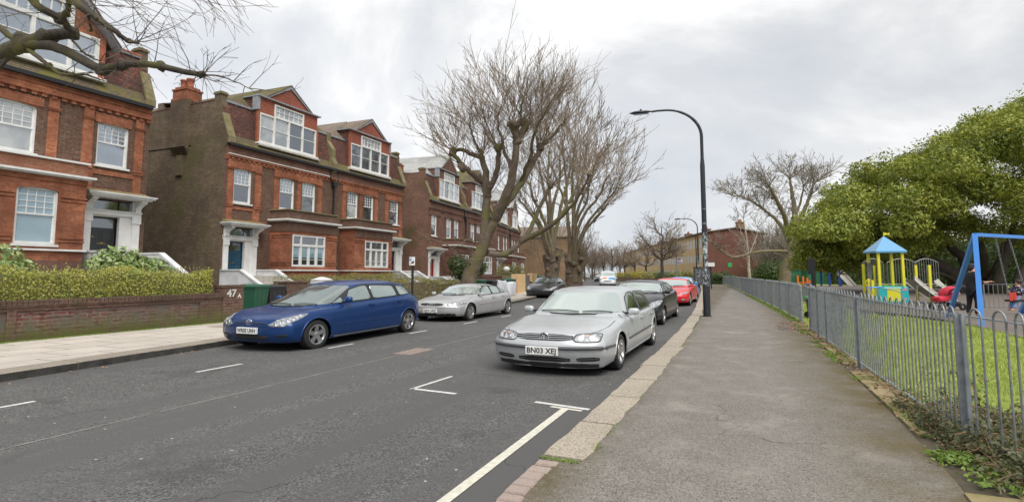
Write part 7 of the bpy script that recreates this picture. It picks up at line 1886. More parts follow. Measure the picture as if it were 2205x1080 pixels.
mb.box(-.02, .09, -.069, -.065, z0+.07, z0+.12); mb.box(.03, .09, -.069, -.065, z0+.12, z0+.16); mb.box(-.08, -.03, -.069, -.065, z0+.05, z0+.07); mb.build('symbol', M['ink_black'], pl)
# bus stop
x_, y_ = dpt(1457, 600, 62); root = empty('bus_stop', (x_, y_, .1), R(8), 'bus stop flag with a red roundel on a grey post beyond the parked cars', 'sign')
def zz(v): return zat(x_, y_, v)-.1
mb = MB(); mb.lathe([(.06, 0), (.06, zz(548))], n=10); mb.build('post', M['galvanised_pale'], root)
mb = MB(); mb.box(.0, .62, -.03, .03, zz(567), zz(553)); fl2 = mb.build('flag', M['plate_white'], root)
def roundel(cx_, cz_, r, par, y=-.034):
    mb = MB(); n_ = 20; vs = []
    for k in range(n_):
        t = 2*math.pi*k/n_; vs += [(cx_+math.cos(t)*r, y, cz_+math.sin(t)*r), (cx_+math.cos(t)*r*.6, y, cz_+math.sin(t)*r*.6)]
    mb.add(vs, [(2*k, 2*k+1, (2*k+3) % (2*n_), (2*k+2) % (2*n_)) for k in range(n_)]); mb.build('roundel', M['strap_red'], par)
    mb = MB(); mb.box(cx_-r*1.2, cx_+r*1.2, y-.004, y, cz_-r*.2, cz_+r*.2); mb.build('roundel_bar', M['play_navy'], par)
roundel(.31, zz(558), .17, fl2); mb = MB(); mb.box(.04, .58, -.034, -.03, zz(566), zz(563.6)); mb.build('stripe', M['play_navy'], fl2)
mb = MB(); n_ = 20; mb.prism([(-.02+math.cos(2*math.pi*k/n_)*.17, -.02, zz(551)+math.sin(2*math.pi*k/n_)*.17) for k in range(n_)], (0, .03, 0)); rb = mb.build('round_sign', M['plate_white'], root); roundel(-.02, zz(551), .15, rb, -.026)
# notice board / shelter panel beside the second lamp
x_, y_ = dpt(1531, 620, 50); root = empty('bus_shelter_panel', (x_, y_, .1), R(12), 'dark poster-covered shelter panel with a small white lit box, beside the second lamp', 'shelter')
mb = MB(); mb.box(-1.5, -1.44, -.05, .05, 0, 1.95); mb.box(-.02, .06, -.05, .05, 0, 1.95); mb.box(-1.5, .06, -.08, .08, 1.88, 1.98); mb.build('frame', M['black_paint'], root)
mb = MB(); mb.box(-1.44, -.02, -.02, .02, .35, 1.85); mb.build('board', M['trim_grey'], root)
for k, (a_, b_, z_, y_) in enumerate(((-1.35, -.85, 1.0, 1.75), (-.78, -.45, 1.15, 1.7), (-.38, -.08, .95, 1.6), (-1.3, -.95, .45, .9), (-.85, -.3, .5, .85))): mb = MB(); mb.box(a_, b_, -.028, -.02, z_, y_); mb.build('poster', M['poster_mix'], root)
mb = MB(); mb.box(-.25, .35, -.10, .10, 2.02, 2.40); mb.build('display_box', M['plate_white'], root); mb = MB(); mb.box(-.28, .38, -.12, .12, 1.98, 2.02); mb.box(-.28, .38, -.12, .12, 2.40, 2.43); mb.build('box_trim', M['black_paint'], root)
# ---------------------------------------------------------------- tan flats with red end wall
A = at(1526, 600, 84); fx, fy = A.x, A.y
dF = (V_R*((1175-CX)/F_PX)+Vector((-sa, ca, 0))*(1/math.cos(0))).normalized(); ang = math.atan2(-dF.x, dF.y)
root = empty('apartment_block', (fx, fy, 0), ang, 'long three-storey tan brick block of flats with a plain red brick end wall', 'building')
# local frame: +y runs away along the front, front faces -x, end wall on y=0 spans x 0..w
Hh = zat(fx, fy, 500); LEN = 92; WD = 8.4; AP = Hh+.65
mb = MB(); n_b = 23; bw_ = LEN/n_b; rows = [(.9, 2.05), (3.25, 4.45), (5.55, Hh-.75)]
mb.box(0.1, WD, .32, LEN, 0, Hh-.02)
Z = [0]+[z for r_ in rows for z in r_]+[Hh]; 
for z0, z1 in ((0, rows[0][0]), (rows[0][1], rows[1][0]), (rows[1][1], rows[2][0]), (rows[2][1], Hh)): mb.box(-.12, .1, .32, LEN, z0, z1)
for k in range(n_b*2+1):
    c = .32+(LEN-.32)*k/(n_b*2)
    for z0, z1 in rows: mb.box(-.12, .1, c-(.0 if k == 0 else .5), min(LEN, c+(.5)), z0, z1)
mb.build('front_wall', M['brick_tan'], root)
mb = MB(); mb.prism([(-.14, 0, 0), (WD, 0, 0), (WD, 0, Hh-.3), (WD*.5, 0, AP), (-.14, 0, Hh)], (0, .32, 0)); mb.build('end_wall', M['brick_endwall'], root)
mb = MB(); mb.prism([(-.7, -.25, Hh-.06), (WD*.5, -.25, AP-.01), (WD*.5, -.25, AP+.14), (-.7, -.25, Hh+.10)], (0, LEN+.4, 0)); mb.prism([(WD*.5, -.25, AP-.01), (WD+.6, -.25, Hh-.36), (WD+.6, -.25, Hh-.2), (WD*.5, -.25, AP+.14)], (0, LEN+.4, 0)); mb.build('roof', M['slate_brown'], root)
for k in range(n_b*2):
    if k >= 46: break
    for r_i, (z0, z1) in enumerate(rows):
        c0 = .32+(LEN-.32)*k/(n_b*2)+.5; c1 = c0+(LEN-.32)/(n_b*2)-1.0
        mb = MB(); mb.box(-.16, .05, c0, c0+.2, z0, z1); mb.box(-.16, .05, c1-.2, c1, z0, z1); mb.box(-.05, .05, c0+.1, c1-.1, z1-.10, z1); mb.box(-.05, .05, c0+.1, c1-.1, z0, z0+.12); mb.box(-.15, .04, (c0+c1)/2-.08, (c0+c1)/2+.08, z0+.12, z1-.1); mb.box(-.05, .045, c0+.1, c1-.1, (z0+z1)/2-.04, (z0+z1)/2+.04)
        if k >= 33: break
        w_ = mb.build('window', M['white_paint'], root); q = MB(); q.box(.0, .03, c0+.05, c1-.05, z0+.05, z1-.05); q.build('pane', M['glass_curtain' if (k*7+r_i*3) % 3 else 'glass_dark'], w_)
mb = MB()
for k in range(33, n_b*2):
    for z0, z1 in rows:
        c0 = .32+(LEN-.32)*k/(n_b*2)+.5; c1 = c0+(LEN-.32)/(n_b*2)-1.0; mb.box(-.05, .05, c0, c1, z0, z1)
o = mb.build('far_windows', M['white_paint'], root); o['kind'] = 'stuff'
for k, yy in enumerate((1.2, 14.5, 27, 41, 55, 70, 84)):
    mb = MB(); mb.box(WD*.5-.6-(.0 if k else -1.6), WD*.5+.6+(1.2 if k == 0 else 0), yy, yy+1.5, AP-.4, AP+.95); mb.box(WD*.5-.7-(.0 if k else -1.6), WD*.5+.7+(1.2 if k == 0 else 0), yy-.1, yy+1.6, AP+.95, AP+1.08); c_ = mb.build('chimney', M['brick_tan_dark'], root)
    mb = MB()
    for q in range(3): mb.lathe([(.16, AP+1.08), (.13, AP+1.5)], (WD*.5+(1.4 if k == 0 else 0), yy+.3+q*.45, 0), 8)
    mb.build('chimney_pots', M['terracotta'], c_)
mb = MB(); mb.box(2.9, 3.5, -.06, -.0, 2.45, 3.1); mb.build('green_sign', M['play_green'], root)
for yy in (6, 20, 34): mb = MB(); mb.tube([(-.2, yy, 0), (-.2, yy, Hh-.2)], .07, 6); mb.build('downpipe', M['gutter_black'], root)
# walls, hedges and forsythia in front of the flats
w1 = dpt(1330, 600, 108); w2 = dpt(1443, 612, 66); w3 = dpt(1500, 612, 62)
root = empty('garden_wall', (w2[0], w2[1], 0), 0, 'low pale brick wall curving in front of the tan flats', 'wall'); mb = MB(); O2 = Vector((w2[0], w2[1], 0))
for a, b in ((w1, w2), (w2, w3)): mb.obox(Vector((*a, .42))-O2, Vector((*b, .42))-O2, .3, .84)
mb.build('wall', M['brick_tan_dark'], root)
rs = np.random.RandomState(5)
hs = [(1345, 118, 1.7, 'leaf_forsythia', 'yellow forsythia bush at the far end of the flats garden'), (1370, 100, 1.8, 'leaf_hedge_dark', 'olive green hedge bush left of the forsythia by the flats'), (1395, 88, 1.9, 'leaf_forsythia', 'yellow flecked forsythia bush behind the low wall'), (1415, 80, 1.7, 'leaf_hedge_dark', 'olive bush beside the verge tree'), (1440, 74, 1.5, 'leaf_dark', 'dark clipped bush in front of the flats, left of the bus stop'),
      (1475, 74, 1.7, 'leaf_hedge_dark', 'olive bush behind the bus stop'), (1505, 76, 1.8, 'leaf_hedge_dark', 'olive bush behind the second street lamp'), (1556, 72, 1.3, 'leaf_dark', 'dark bush at the foot of the red end wall')]
for k, (u, d, r_, mt, lb_) in enumerate(hs):
    p = at(u, 600, d); shrub('garden_bush', lb_, (p.x, p.y, 1.1), (r_*1.5, r_*2., 1.0), 3000, mt, .24, 120+k, 'bushes in the gardens of the flats')
hedge('clipped_hedge', 'low dark hedge beside the footpath at the foot of the red end wall', [(-3.0, 82, 1.2, 6, .1, 1.3)], 5000, 'leaf_dark', .2, 140, ntw=0)
x_, y_ = dpt(1403, 604, 80); root = empty('bollard', (x_, y_, 0), 0, 'black bollard with a pale band at the mouth of the side road', 'bollard'); mb = MB(); mb.lathe([(.22, 0), (.2, .9), (.24, .95), (.24, 1.1), (.1, 1.2), (0, 1.22)], n=12); mb.build('post', M['black_paint'], root); mb = MB(); mb.lathe([(.215, .70), (.21, .82)], n=12); mb.build('band', M['white_paint'], root)
# tan end wall among the trees on the left
p = at(1150, 600, 78); root = empty('house', (p.x, p.y, 0), R(14), 'plain tan brick building seen between the trunks on the left', 'house'); mb = MB(); mb.box(-12, 6, 0, 10, 0, 6.6); mb.build('walls', M['brick_tan_dark'], root); mb = MB(); mb.prism([(-12.3, -.2, 6.6), (6.3, -.2, 6.6), (6.3, 5, 8.4), (-12.3, 5, 8.4)], (0, 0, .15)); mb.build('roof', M['slate_brown'], root)
# ---------------------------------------------------------------- playground
GZ = .33
def post(mb, p, h_, r=.05, z0=None): z0 = GZ if z0 is None else z0; mb.box(p[0]-r, p[0]+r, p[1]-r, p[1]+r, z0-.05, h_)
c = at(1910, 640, 22); root = empty('play_tower', (c.x, c.y, GZ), YAW*.55, 'yellow-posted play tower with a blue pyramid roof and flag', 'play tower'); root.scale = (.74, .74, 1); TZ = lambda v: zat(c.x, c.y, v)-GZ
hw_ = .58; zr = TZ(540); za = TZ(508)
for sx in (-1, 1):
    for sy in (-1, 1): mb = MB(); mb.box(sx*hw_-.06, sx*hw_+.06, sy*hw_-.06, sy*hw_+.06, -.1, zr); mb.build('post', M['play_yellow'], root)
mb = MB(); e_ = .76; mb.add([(-e_, -e_, zr-.02), (e_, -e_, zr-.02), (e_, e_, zr-.02), (-e_, e_, zr-.02), (0, 0, za), (-e_, -e_, zr-.08), (e_, -e_, zr-.08), (e_, e_, zr-.08), (-e_, e_, zr-.08)], [(0, 1, 4), (1, 2, 4), (2, 3, 4), (3, 0, 4), (8, 7, 6, 5), (0, 5, 6, 1), (1, 6, 7, 2), (2, 7, 8, 3), (3, 8, 5, 0)]); rf = mb.build('roof', M['play_skyblue'], root)
mb = MB(); mb.tube([(0, 0, za-.05), (0, 0, za+.16)], .012, 5); mb.prism([(0, -.01, za+.15), (.2, -.01, za+.11), (.30, -.01, za+.14), (.30, -.01, za+.04), (.2, -.01, za+.06), (0, -.01, za+.02)], (0, .02, 0)); mb.build('flag', M['play_yellow'], rf)
mb = MB(); mb.box(-hw_, hw_, -hw_, hw_, .62, .68); mb.build('deck', M['play_green'], root)
mb = MB(); mb.box(-.78, .74, -hw_-.10, -hw_-.06, .02, .66); pn = mb.build('panel', M['play_teal'], root)
mb = MB(); mb.box(-.30, .34, -hw_-.115, -hw_-.10, .08, .56); mb.build('game_board', M['play_lime'], pn)
mb = MB()
for i in range(7): mb.box(-.24+i*.085, -.19+i*.085, -hw_-.119, -hw_-.115, .12, .50)
mb.build('board_slots', M['play_yellow'], pn); mb = MB(); mb.box(-.40, .40, -hw_-.112, -hw_-.10, .59, .62); mb.box(.55, .65, -hw_-.112, -hw_-.1, .60, .63); mb.build('lettering_strip', M['white_plastic'], pn); mb = MB(); mb.box(.50, .62, -hw_-.112, -hw_-.1, .14, .20); mb.box(.45, .68, -hw_-.111, -hw_-.1, .5, .56); mb.build('pink_shape', M['pram_pink'], pn)
# arched bridge and posts to the right, access steps to the left
def arch(x0, x1, y, label):
    mb = MB(); n_ = 10; P = []
    for k in range(n_+1):
        t = k/n_; z = 1.62+.16*math.sin(math.pi*t); x = x0+(x1-x0)*t; P.append((x, y, z)); mb.tube([(x, y, .70), (x, y, z)], .014, 5)
    mb.tube(P, .018, 6); mb.tube([(x0, y, .72), (x1, y, .72)], .018, 6); mb.build('arched_guard', M['play_steel'], root, uv=False)
arch(-.5, .55, hw_+.9, ''); arch(.75, 2.2, hw_+.9, ''); arch(2.3, 3.5, hw_+1.2, '')
for x_, y_, h_ in ((-.9, .5, 1.55), (.10, 1.55, 1.5), (1.72, .5, 1.5), (2.18, .1, 1.5), (-1.02, -.35, .95), (-.9, -.5, .9)): mb = MB(); mb.box(x_-.055, x_+.055, y_-.055, y_+.055, -.1, h_); mb.build('post', M['play_yellow'], root)
mb = MB(); mb.tube([(-1.05, -.42, .92), (-1.18, -.42, .86), (-1.2, -.42, .75), (-1.15, -.42, .68), (-1.02, -.42, .66)], .02, 6); mb.build('hand_hold', M['play_yellow'], root)
mb = MB(); mb.box(-.86, -.66, .1, .14, .2, 1.6); mb.build('climbing_plate', M['play_grey'], root)
mb = MB()
for yy in (-1.35, -.95): mb.tube([(-1.35, yy, -.05), (-1.35, yy, .56), (-1.28, yy, .62), (-.78, yy+.1, .64)], .022, 6)
mb.build('blue_handrail', M['play_blue'], root)
mb = MB(); mb.tube([(-.75, -1.2, .6), (-.1, -1.35, .48), (.1, -1.4, .40), (.12, -1.4, -.1)], .018, 6); mb.tube([(-.75, -.8, .6), (-.75, -.8, -.1)], .018, 6); mb.build('grey_handrail', M['galvanised'], root)
# wide steel half pipe slide
mb = MB(); n_ = 10; vs = []
for k in range(n_+1):
    t = k/n_; x = 1.1+t*1.9; z = .95*(1-t)**1.6-.02
    vs += [(x, -.65, z), (x, .55, z)]
mb.add(vs, [(2*k, 2*k+2, 2*k+3, 2*k+1) for k in range(n_)], 0, True)
mb.build('steel_slide', M['play_steel'], root)
for yy in (-.67, .57):
    mb = MB(); P = []; Q = []
    for k in range(n_+1): t = k/n_; x = 1.07+t*1.95; z = .95*(1-t)**1.6-.02; P.append((x, yy, z-.03)); Q.append((x, yy, z+.14))
    mb.add(P+Q, [(k, k+1, n_+1+k+1, n_+1+k) for k in range(n_)]); mb.tube(Q, .018, 5); mb.build('slide_side', M['slide_white'], root)
mb = MB(); mb.add([(2.45, .3, .85), (2.65, .25, .95), (3.05, .1, .55), (2.95, .12, .45)], [(0, 1, 2, 3)]); mb.build('white_panel', M['slide_white'], root)
# second slide
c = at(1795, 612, 50); root = empty('slide', (c.x, c.y, GZ), YAW*.4, 'white slide on blue and yellow posts further back in the park', 'slide')
for x_ in (-.95, -.45, .35, .7):
    for y_ in ((-.4,) if x_ in (-.45, .35) else (.3,)): mb = MB(); mb.box(x_-.07, x_+.07, y_-.07, y_+.07, -.05, 1.55); mb.build('post', M['play_navy'], root); mb = MB(); mb.box(x_-.09, x_+.09, y_-.09, y_+.09, 1.55, 2.32); mb.build('post_top', M['play_yellow'], root)
mb = MB(); mb.tube([(-.45, -.4, 2.2), (.35, -.4, 2.2)], .05, 6); mb.build('top_rail', M['play_yellow'], root); mb = MB(); mb.box(-1.0, -.3, -.5, .4, 1.36, 1.5); mb.box(-.9, -.7, -.5, .4, 1.5, 1.62); mb.build('deck', M['play_orange'], root)
mb = MB(); mb.prism([(-.30, -.42, 1.75), (.35, -.42, 1.75), (1.65, -.42, .05), (1.05, -.42, .05)], (0, .06, 0)); mb.build('chute', M['slide_white'], root)
mb = MB(); mb.obox((-.30, -.46, 1.78), (1.05, -.46, .12), .10, .10); mb.obox((.35, -.46, 1.78), (1.65, -.46, .10), .08, .10); mb.build('chute_side', M['slide_white'], root)
# black park gate leaf seen on edge
c = at(1748, 612, 30); root = empty('park_sign', (c.x, c.y, .3), YAW, 'tall black board with a pointed top standing by the park gate', 'sign'); zb_, zt_ = zat(c.x, c.y, 590)-.3, zat(c.x, c.y, 558)-.3
mb = MB(); mb.box(-.20, .22, -.03, .03, zb_, zt_); mb.prism([(-.06, -.03, zt_), (.08, -.03, zt_), (.01, -.03, zt_+.14)], (0, .06, 0)); mb.build('board', M['black_paint'], root); mb = MB(); mb.box(-.0, .20, -.04, .02, -.1, zb_); mb.build('post', M['black_paint'], root)
# orange frame, green containers, hut, bin
c = at(1730, 606, 52); root = empty('climbing_toy', (c.x, c.y, GZ), YAW, 'small orange and blue toddler climbing frame', 'play frame')
for x_, h_ in ((-.55, .95), (-.05, .9), (.35, .75), (.55, .5)): mb = MB(); mb.box(x_-.07, x_+.07, -.07, .07, -.05, h_); mb.build('post', M['play_orange'], root)
mb = MB(); mb.box(-.6, .6, -.05, .05, .25, .34); mb.build('beam', M['play_orange'], root); mb = MB(); mb.box(-.0, .5, -.3, .3, .10, .18); mb.build('seat', M['play_blue'], root)
for u, d, w_, lb_ in ((1718, 62, 1.4, 'dark green metal store at the back of the park, left one'), (1756, 60, 1.2, 'dark green metal store at the back of the park, behind the black board')):
    c = at(u, 606, d); root = empty('park_store', (c.x, c.y, GZ-.1), YAW, lb_, 'store', 'green park stores'); mb = MB(); mb.box(-w_, w_, -.6, .6, 0, 1.55); mb.box(-w_-.05, w_+.05, -.65, .65, 1.55, 1.62)
    for k in range(8): mb.box(-w_+.1+k*w_*.25, -w_+.14+k*w_*.25, -.63, -.6, .05, 1.5)
    mb.build('body', M['container_green'], root)
c = at(1660, 607, 66); root = empty('park_hut', (c.x, c.y, .2), YAW, 'low dark hut with a flat pale roof beside the red end wall', 'hut'); mb = MB(); mb.box(-1.6, 1.6, -.8, .8, 0, .9); mb.build('walls', M['trim_black'], root); mb = MB(); mb.box(-1.8, 1.8, -1, 1, .9, 1.05); mb.build('roof', M['stone_moss'], root)
wheelie((1.98, 19.4, .12), R(10), 'bin_dark', 'black litter bin with a bright green lid behind the railings at the gate', None, .62)
mb = MB(); mb.box(-.24, .24, -.24, .24, .60, .66); o = mb.build('green_rim', M['play_green'], bpy.data.objects[[o.name for o in bpy.data.objects if o.get('label', '').startswith('black litter bin')][0]])
# ---- swing frame, child, adult, pushchair
ap = at(2114, 505, 17.0); b1 = gp(2114, 705, .3); b2 = gp(2040, 684, .3)
AP_ = Vector((0, 0, 0)); b1 = Vector((*b1, .28)); b2 = Vector((*b2, .28)); d45 = Vector((math.sin(R(45)), math.cos(R(45)), 0))
k_ = 1.045; apx = Vector((b1.x*k_, b1.y*k_, zat(b1.x*k_, b1.y*k_, 505)))
root = empty('playground_swing', b1, 0, 'blue A-frame swing at the right edge of the play area', 'swing'); O = b1.copy()
mb = MB(); mb.obox(b1-O, apx-O, .10, .10); mb.build('leg', M['play_blue'], root); mb = MB(); mb.obox(b2-O, apx-O, .09, .09); mb.build('leg', M['play_blue'], root)
end = apx+d45*3.4; end.z -= .02
mb = MB(); mb.obox(apx-O, end-O, .08, .08); mb.build('beam', M['play_blue'], root)
for q in (b1, b2): mb = MB(); mb.obox(q+d45*3.4-O, end-O, .11, .11); mb.build('leg', M['play_blue'], root)
# seat hangs out to the right, child in it
def beam_at(u):
    best = None
    for k in range(200):
        p = apx+d45*(3.4*k/199); q = (p-Vector((0, 0, CAM_H))); uu = CX+F_PX*q.dot(V_R)/q.dot(V_F)
        if best is None or abs(uu-u) < best[0]: best = (abs(uu-u), p)
    return best[1]
ch1 = beam_at(2142); dep = (ch1-Vector((0, 0, CAM_H))).dot(V_F); seat = at(2186, 652, dep+.15); seat.z += 0
seat_root = empty('bucket_swing', ch1, 0, 'black swing seat with red straps hanging on chains from the blue frame', 'swing seat'); O = ch1.copy()
ch2 = ch1+d45*.55; s1 = at(2172, 636, dep); s2 = s1+V_R*.36+Vector((0, 0, .0))+d45*.12
for a, b in ((ch1, s1), (ch2, s2)):
    mb = MB(); n_ = 30
    for k in range(n_):
        p = a.lerp(b, (k+.5)/n_)-O; t = (b-a).normalized(); sx_ = t.cross(Vector((0, 1, 0) if k % 2 else (1, 0, 0))).normalized(); h_ = (b-a).length/n_*.62
        mb.tube([p+t*math.cos(q*math.pi/4)*h_+sx_*math.sin(q*math.pi/4)*.016 for q in range(8)], .006, 4, closed=True)
    mb.build('chain', M['galvanised'], seat_root, uv=False)
sc0 = (s1+s2)/2-Vector((0, 0, .12))-O
mb = MB(); mb.obox(sc0-V_R*.22, sc0+V_R*.30, .26, .05); mb.build('seat', M['tyre'], seat_root, bevel=.01)
mb = MB()
for a in (-.21, -.12): mb.obox(sc0+V_R*a+Vector((0, -.10, .0)), sc0+V_R*a+Vector((0, -.10, .20)), .06, .02, up=Vector((0, 1, 0)))
mb.build('strap', M['strap_red'], seat_root)
def skin_body(name, joints, edges, mt, parent, sub=2, root_i=0):
    me = bpy.data.meshes.new(name); me.from_pydata([j[0] for j in joints], edges, []); me.materials.append(mt)
    o = bpy.data.objects.new(name, me); col.objects.link(o); o.parent = parent
    m_ = o.modifiers.new('skin', 'SKIN'); m_.use_smooth_shade = True
    for i, j in enumerate(joints):
        r_ = j[1]; me.skin_vertices[0].data[i].radius = r_ if isinstance(r_, tuple) else (r_, r_)
    me.skin_vertices[0].data[root_i].use_root = True
    s_ = o.modifiers.new('sub', 'SUBSURF'); s_.levels = sub; s_.render_levels = sub; return o
# adult: stands side on behind the blue leg, facing right, forearm held out
pp_ = at(2092, 600, 14.6); px_, py_ = pp_.x, pp_.y; zg = GZ; ht = zat(px_, py_, 565)-zg
root = empty('person', (px_, py_, zg), YAW, 'person in a dark coat standing behind the swing leg, one forearm held out', 'person'); s = ht/1.72
def J(x, y, z, r): return ((x*s, y*s, z*s), (r[0]*s, r[1]*s) if isinstance(r, tuple) else r*s)
jt = [J(0, 0, .92, (.09, .08)), J(0, 0, 1.12, (.09, .08)), J(.01, 0, 1.36, (.10, .08)), J(.03, 0, 1.46, .06), J(.06, 0, 1.53, .05), J(.075, 0, 1.60, (.085, .075)), J(.07, 0, 1.68, .07),
      J(.02, -.09, .80, .06), J(.05, -.09, .48, .05), J(0, -.09, .10, .04), J(.12, -.09, .035, .035), J(-.02, .09, .80, .06), J(-.05, .09, .48, .05), J(-.12, .09, .12, .04), J(-.02, .09, .035, .035),
      J(.02, -.20, 1.38, .06), J(.03, -.23, 1.12, .047), J(.26, -.20, 1.10, .034), J(.40, -.18, 1.12, .024), J(.02, .20, 1.38, .06), J(.04, .22, 1.12, .047), J(.24, .18, 1.05, .034), J(.34, .16, 1.06, .022)]
ed = [(0, 1), (1, 2), (2, 3), (3, 4), (4, 5), (5, 6), (0, 7), (7, 8), (8, 9), (9, 10), (0, 11), (11, 12), (12, 13), (13, 14), (2, 15), (15, 16), (16, 17), (17, 18), (2, 19), (19, 20), (20, 21), (21, 22)]
skin_body('body', jt, ed, M['skin'], root)
cj = [J(0, 0, .72, (.19, .16)), J(0, 0, .95, (.185, .155)), J(0, 0, 1.15, (.175, .15)), J(.005, 0, 1.36, (.19, .14)), J(.02, 0, 1.44, (.09, .09)), J(.02, -.20, 1.38, .075), J(.03, -.24, 1.12, .062), J(.17, -.21, 1.10, .052), J(.02, .20, 1.38, .075), J(.04, .23, 1.12, .062), J(.17, .19, 1.07, .050)]
skin_body('coat', cj, [(0, 1), (1, 2), (2, 3), (3, 4), (3, 5), (5, 6), (6, 7), (3, 8), (8, 9), (9, 10)], M['coat_black'], root)
tj = [J(0, 0, .86, (.15, .13)), J(.02, -.09, .78, .105), J(.05, -.09, .48, .072), J(0, -.09, .10, .058), J(-.02, .09, .78, .105), J(-.05, .09, .48, .072), J(-.12, .09, .13, .058)]
skin_body('trousers', tj, [(0, 1), (1, 2), (2, 3), (0, 4), (4, 5), (5, 6)], M['trouser_black'], root)
hj = [J(.03, 0, 1.70, (.10, .095)), J(.0, 0, 1.62, (.105, .10)), J(-.03, 0, 1.53, (.085, .09)), J(-.03, 0, 1.44, (.05, .06))]
skin_body('hair', hj, [(0, 1), (1, 2), (2, 3)], M['hair_dark'], root)
def hand(parent, c, d, side, s_, mt='skin'):      # palm plus five curled fingers
    d = Vector(d).normalized(); up_ = Vector((0, 0, 1)); sd_ = d.cross(up_).normalized(); c = Vector(c); js = [(tuple(c), .026*s_), (tuple(c+d*.045*s_), .030*s_), (tuple(c+d*.085*s_), .027*s_)]; es = [(0, 1), (1, 2)]
    o = skin_body('hand', js, es, M[mt], parent, 1)
    for k, L_ in enumerate((.050, .056, .052, .042)):
        b = c+d*.088*s_+sd_*((k-1.5)*.017*s_); m1 = b+d*L_*.5*s_; m2 = m1+d*L_*.35*s_-up_*L_*.3*s_; m3 = m2-up_*L_*.35*s_+d*.004*s_
        skin_body('finger', [(tuple(b-d*.02*s_), .009*s_), (tuple(m1), .0085*s_), (tuple(m2), .008*s_), (tuple(m3), .0065*s_)], [(0, 1), (1, 2), (2, 3)], M[mt], o, 1)
    b = c+d*.03*s_+sd_*.026*s_*side; skin_body('thumb', [(tuple(b), .010*s_), (tuple(b+sd_*.018*s_*side+d*.028*s_), .009*s_), (tuple(b+sd_*.014*s_*side+d*.055*s_-up_*.008), .0075*s_)], [(0, 1), (1, 2)], M[mt], o, 1)
hand(root, (.40*s, -.18*s, 1.12*s), (1, .05, .05), -1, s); hand(root, (.34*s, .16*s, 1.06*s), (1, 0, .1), 1, s)
mb = MB()
for y_ in (-.033, .033): knob(mb, Vector((.145*s, y_*s, 1.605*s)), .009*s, random.Random(1))
mb.build('eyes', M['ink_black'], root); mb = MB(); mb.obox(Vector((.150, 0, 1.60))*s, Vector((.168, 0, 1.572))*s, .016*s, .016*s); mb.build('nose', M['skin'], root); mb = MB(); mb.obox(Vector((.148, -.02, 1.548))*s, Vector((.148, .02, 1.548))*s, .006, .006); mb.build('mouth', M['pram_red'], root)
for y_ in (-.09, .09):
    mb = MB(); mb.obox((-.01*s, y_*s-.08*s*0, .0), ((.15)*s, y_*s, .0), .085*s, .07*s); mb.build('shoe', M['tyre'], root, bevel=.015)
# child
cc_ = sc0+O; root = empty('person', cc_, YAW, 'small child on the swing in a navy dotted jacket and blue jeans', 'person'); s = .62
jt = [J(0, 0, .12, (.09, .08)), J(.01, 0, .30, (.09, .08)), J(.02, 0, .48, (.10, .08)), J(.03, 0, .58, .055), J(.04, 0, .68, (.10, .09)), J(.04, 0, .79, .09),
      J(-.10, -.09, .10, .075), J(-.22, -.10, -.12, .055), J(-.30, -.10, -.34, .042), J(-.42, -.10, -.36, .035), J(-.08, .09, .10, .075), J(-.18, .10, -.12, .055), J(-.24, .10, -.34, .042), J(-.36, .10, -.36, .035),
      J(.0, -.18, .46, .055), J(-.08, -.22, .30, .042), J(-.20, -.20, .34, .03), J(.0, .18, .46, .055), J(-.08, .22, .30, .042), J(-.20, .20, .34, .03)]
ed = [(0, 1), (1, 2), (2, 3), (3, 4), (4, 5), (0, 6), (6, 7), (7, 8), (8, 9), (0, 10), (10, 11), (11, 12), (12, 13), (2, 14), (14, 15), (15, 16), (2, 17), (17, 18), (18, 19)]
skin_body('body', jt, ed, M['skin'], root)
skin_body('jacket', [J(0, 0, .16, (.165, .15)), J(.01, 0, .32, (.15, .14)), J(.02, 0, .48, (.16, .13)), J(.02, 0, .56, (.08, .08)), J(.0, -.18, .46, .072), J(-.08, -.23, .30, .058), J(-.15, -.21, .33, .048), J(.0, .18, .46, .072), J(-.08, .23, .30, .058), J(-.15, .21, .33, .048)], [(0, 1), (1, 2), (2, 3), (2, 4), (4, 5), (5, 6), (2, 7), (7, 8), (8, 9)], M['jacket_dotted'], root)
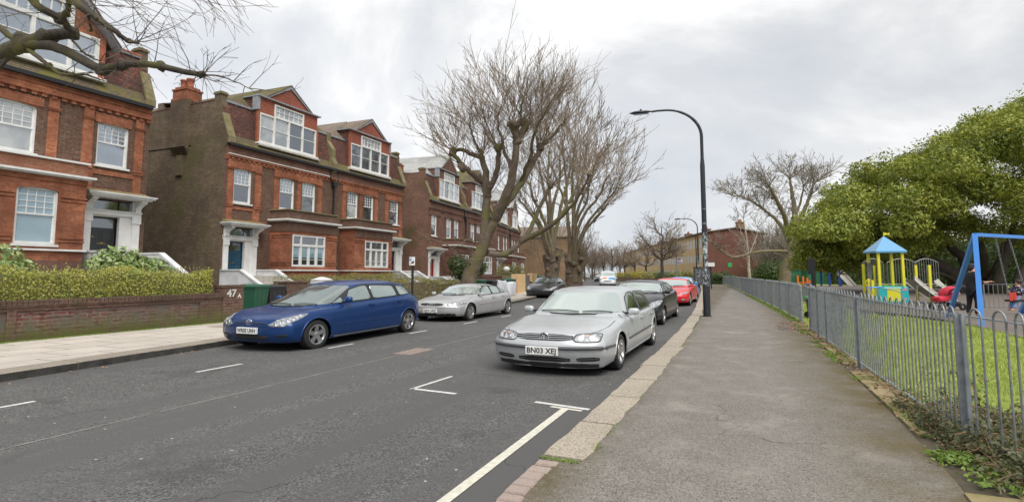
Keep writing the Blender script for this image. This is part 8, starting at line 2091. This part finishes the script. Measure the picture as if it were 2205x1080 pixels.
skin_body('jeans', [J(0, 0, .12, (.14, .13)), J(-.10, -.09, .10, .09), J(-.22, -.10, -.12, .07), J(-.29, -.10, -.32, .06), J(-.08, .09, .10, .09), J(-.18, .10, -.12, .07), J(-.235, .10, -.32, .06)], [(0, 1), (1, 2), (2, 3), (0, 4), (4, 5), (5, 6)], M['denim'], root)
skin_body('hood', [J(.05, 0, .83, (.11, .105)), J(.06, 0, .72, (.12, .11)), J(.05, 0, .60, (.09, .09))], [(0, 1), (1, 2)], M['hair_dark'], root)
# pushchair
c = at(2042, 650, 17.6); root = empty('pushchair', (c.x, c.y, GZ), YAW, 'red pushchair with pink blanket parked beside the play area railings', 'pushchair')
mb = MB()
for y_ in (-.2, .2): mb.tube([(-.38, y_, .14), (.05, y_, .42), (.30, y_, .74), (.36, y_, .80)], .014, 6); mb.tube([(.25, y_, .12), (-.05, y_, .44), (-.28, y_, .50)], .014, 6)
mb.tube([(.36, -.2, .80), (.36, .2, .80)], .016, 6); mb.build('frame', M['black_paint'], root)
for x_, y_ in ((-.38, -.2), (-.38, .2), (.27, -.22), (.27, .22)): mb = MB(); mb.lathe([(.05, -.02), (.11, -.025), (.115, 0), (.11, .025), (.05, .02)], (x_, y_, .115), 14, axis='y'); mb.build('wheel', M['tyre'], root)
mb = MB(); n_ = 8; vs = []
for k in range(n_+1):
    t = k/n_*math.pi*.62
    for j in range(5): q = -1+j*.5; vs.append((.10-.28*math.cos(t), q*.20, .46+.30*math.sin(t)*(1-.18*q*q)))
mb.add(vs, [(k*5+j, k*5+j+1, k*5+j+6, k*5+j+5) for k in range(n_) for j in range(4)], 0, True); mb.build('hood', M['pram_red'], root)
mb = MB(); mb.obox((-.42, 0, .33), (.12, 0, .40), .36, .17); mb.build('seat', M['pram_red'], root, bevel=.05); mb = MB(); mb.obox((.05, 0, .50), (.28, 0, .58), .32, .22); mb.build('blanket', M['pram_pink'], root, bevel=.06); mb = MB(); mb.obox((.02, 0, .17), (.30, 0, .2), .3, .14); mb.build('basket', M['trim_black'], root, bevel=.03)
print('script built', len(bpy.data.objects))
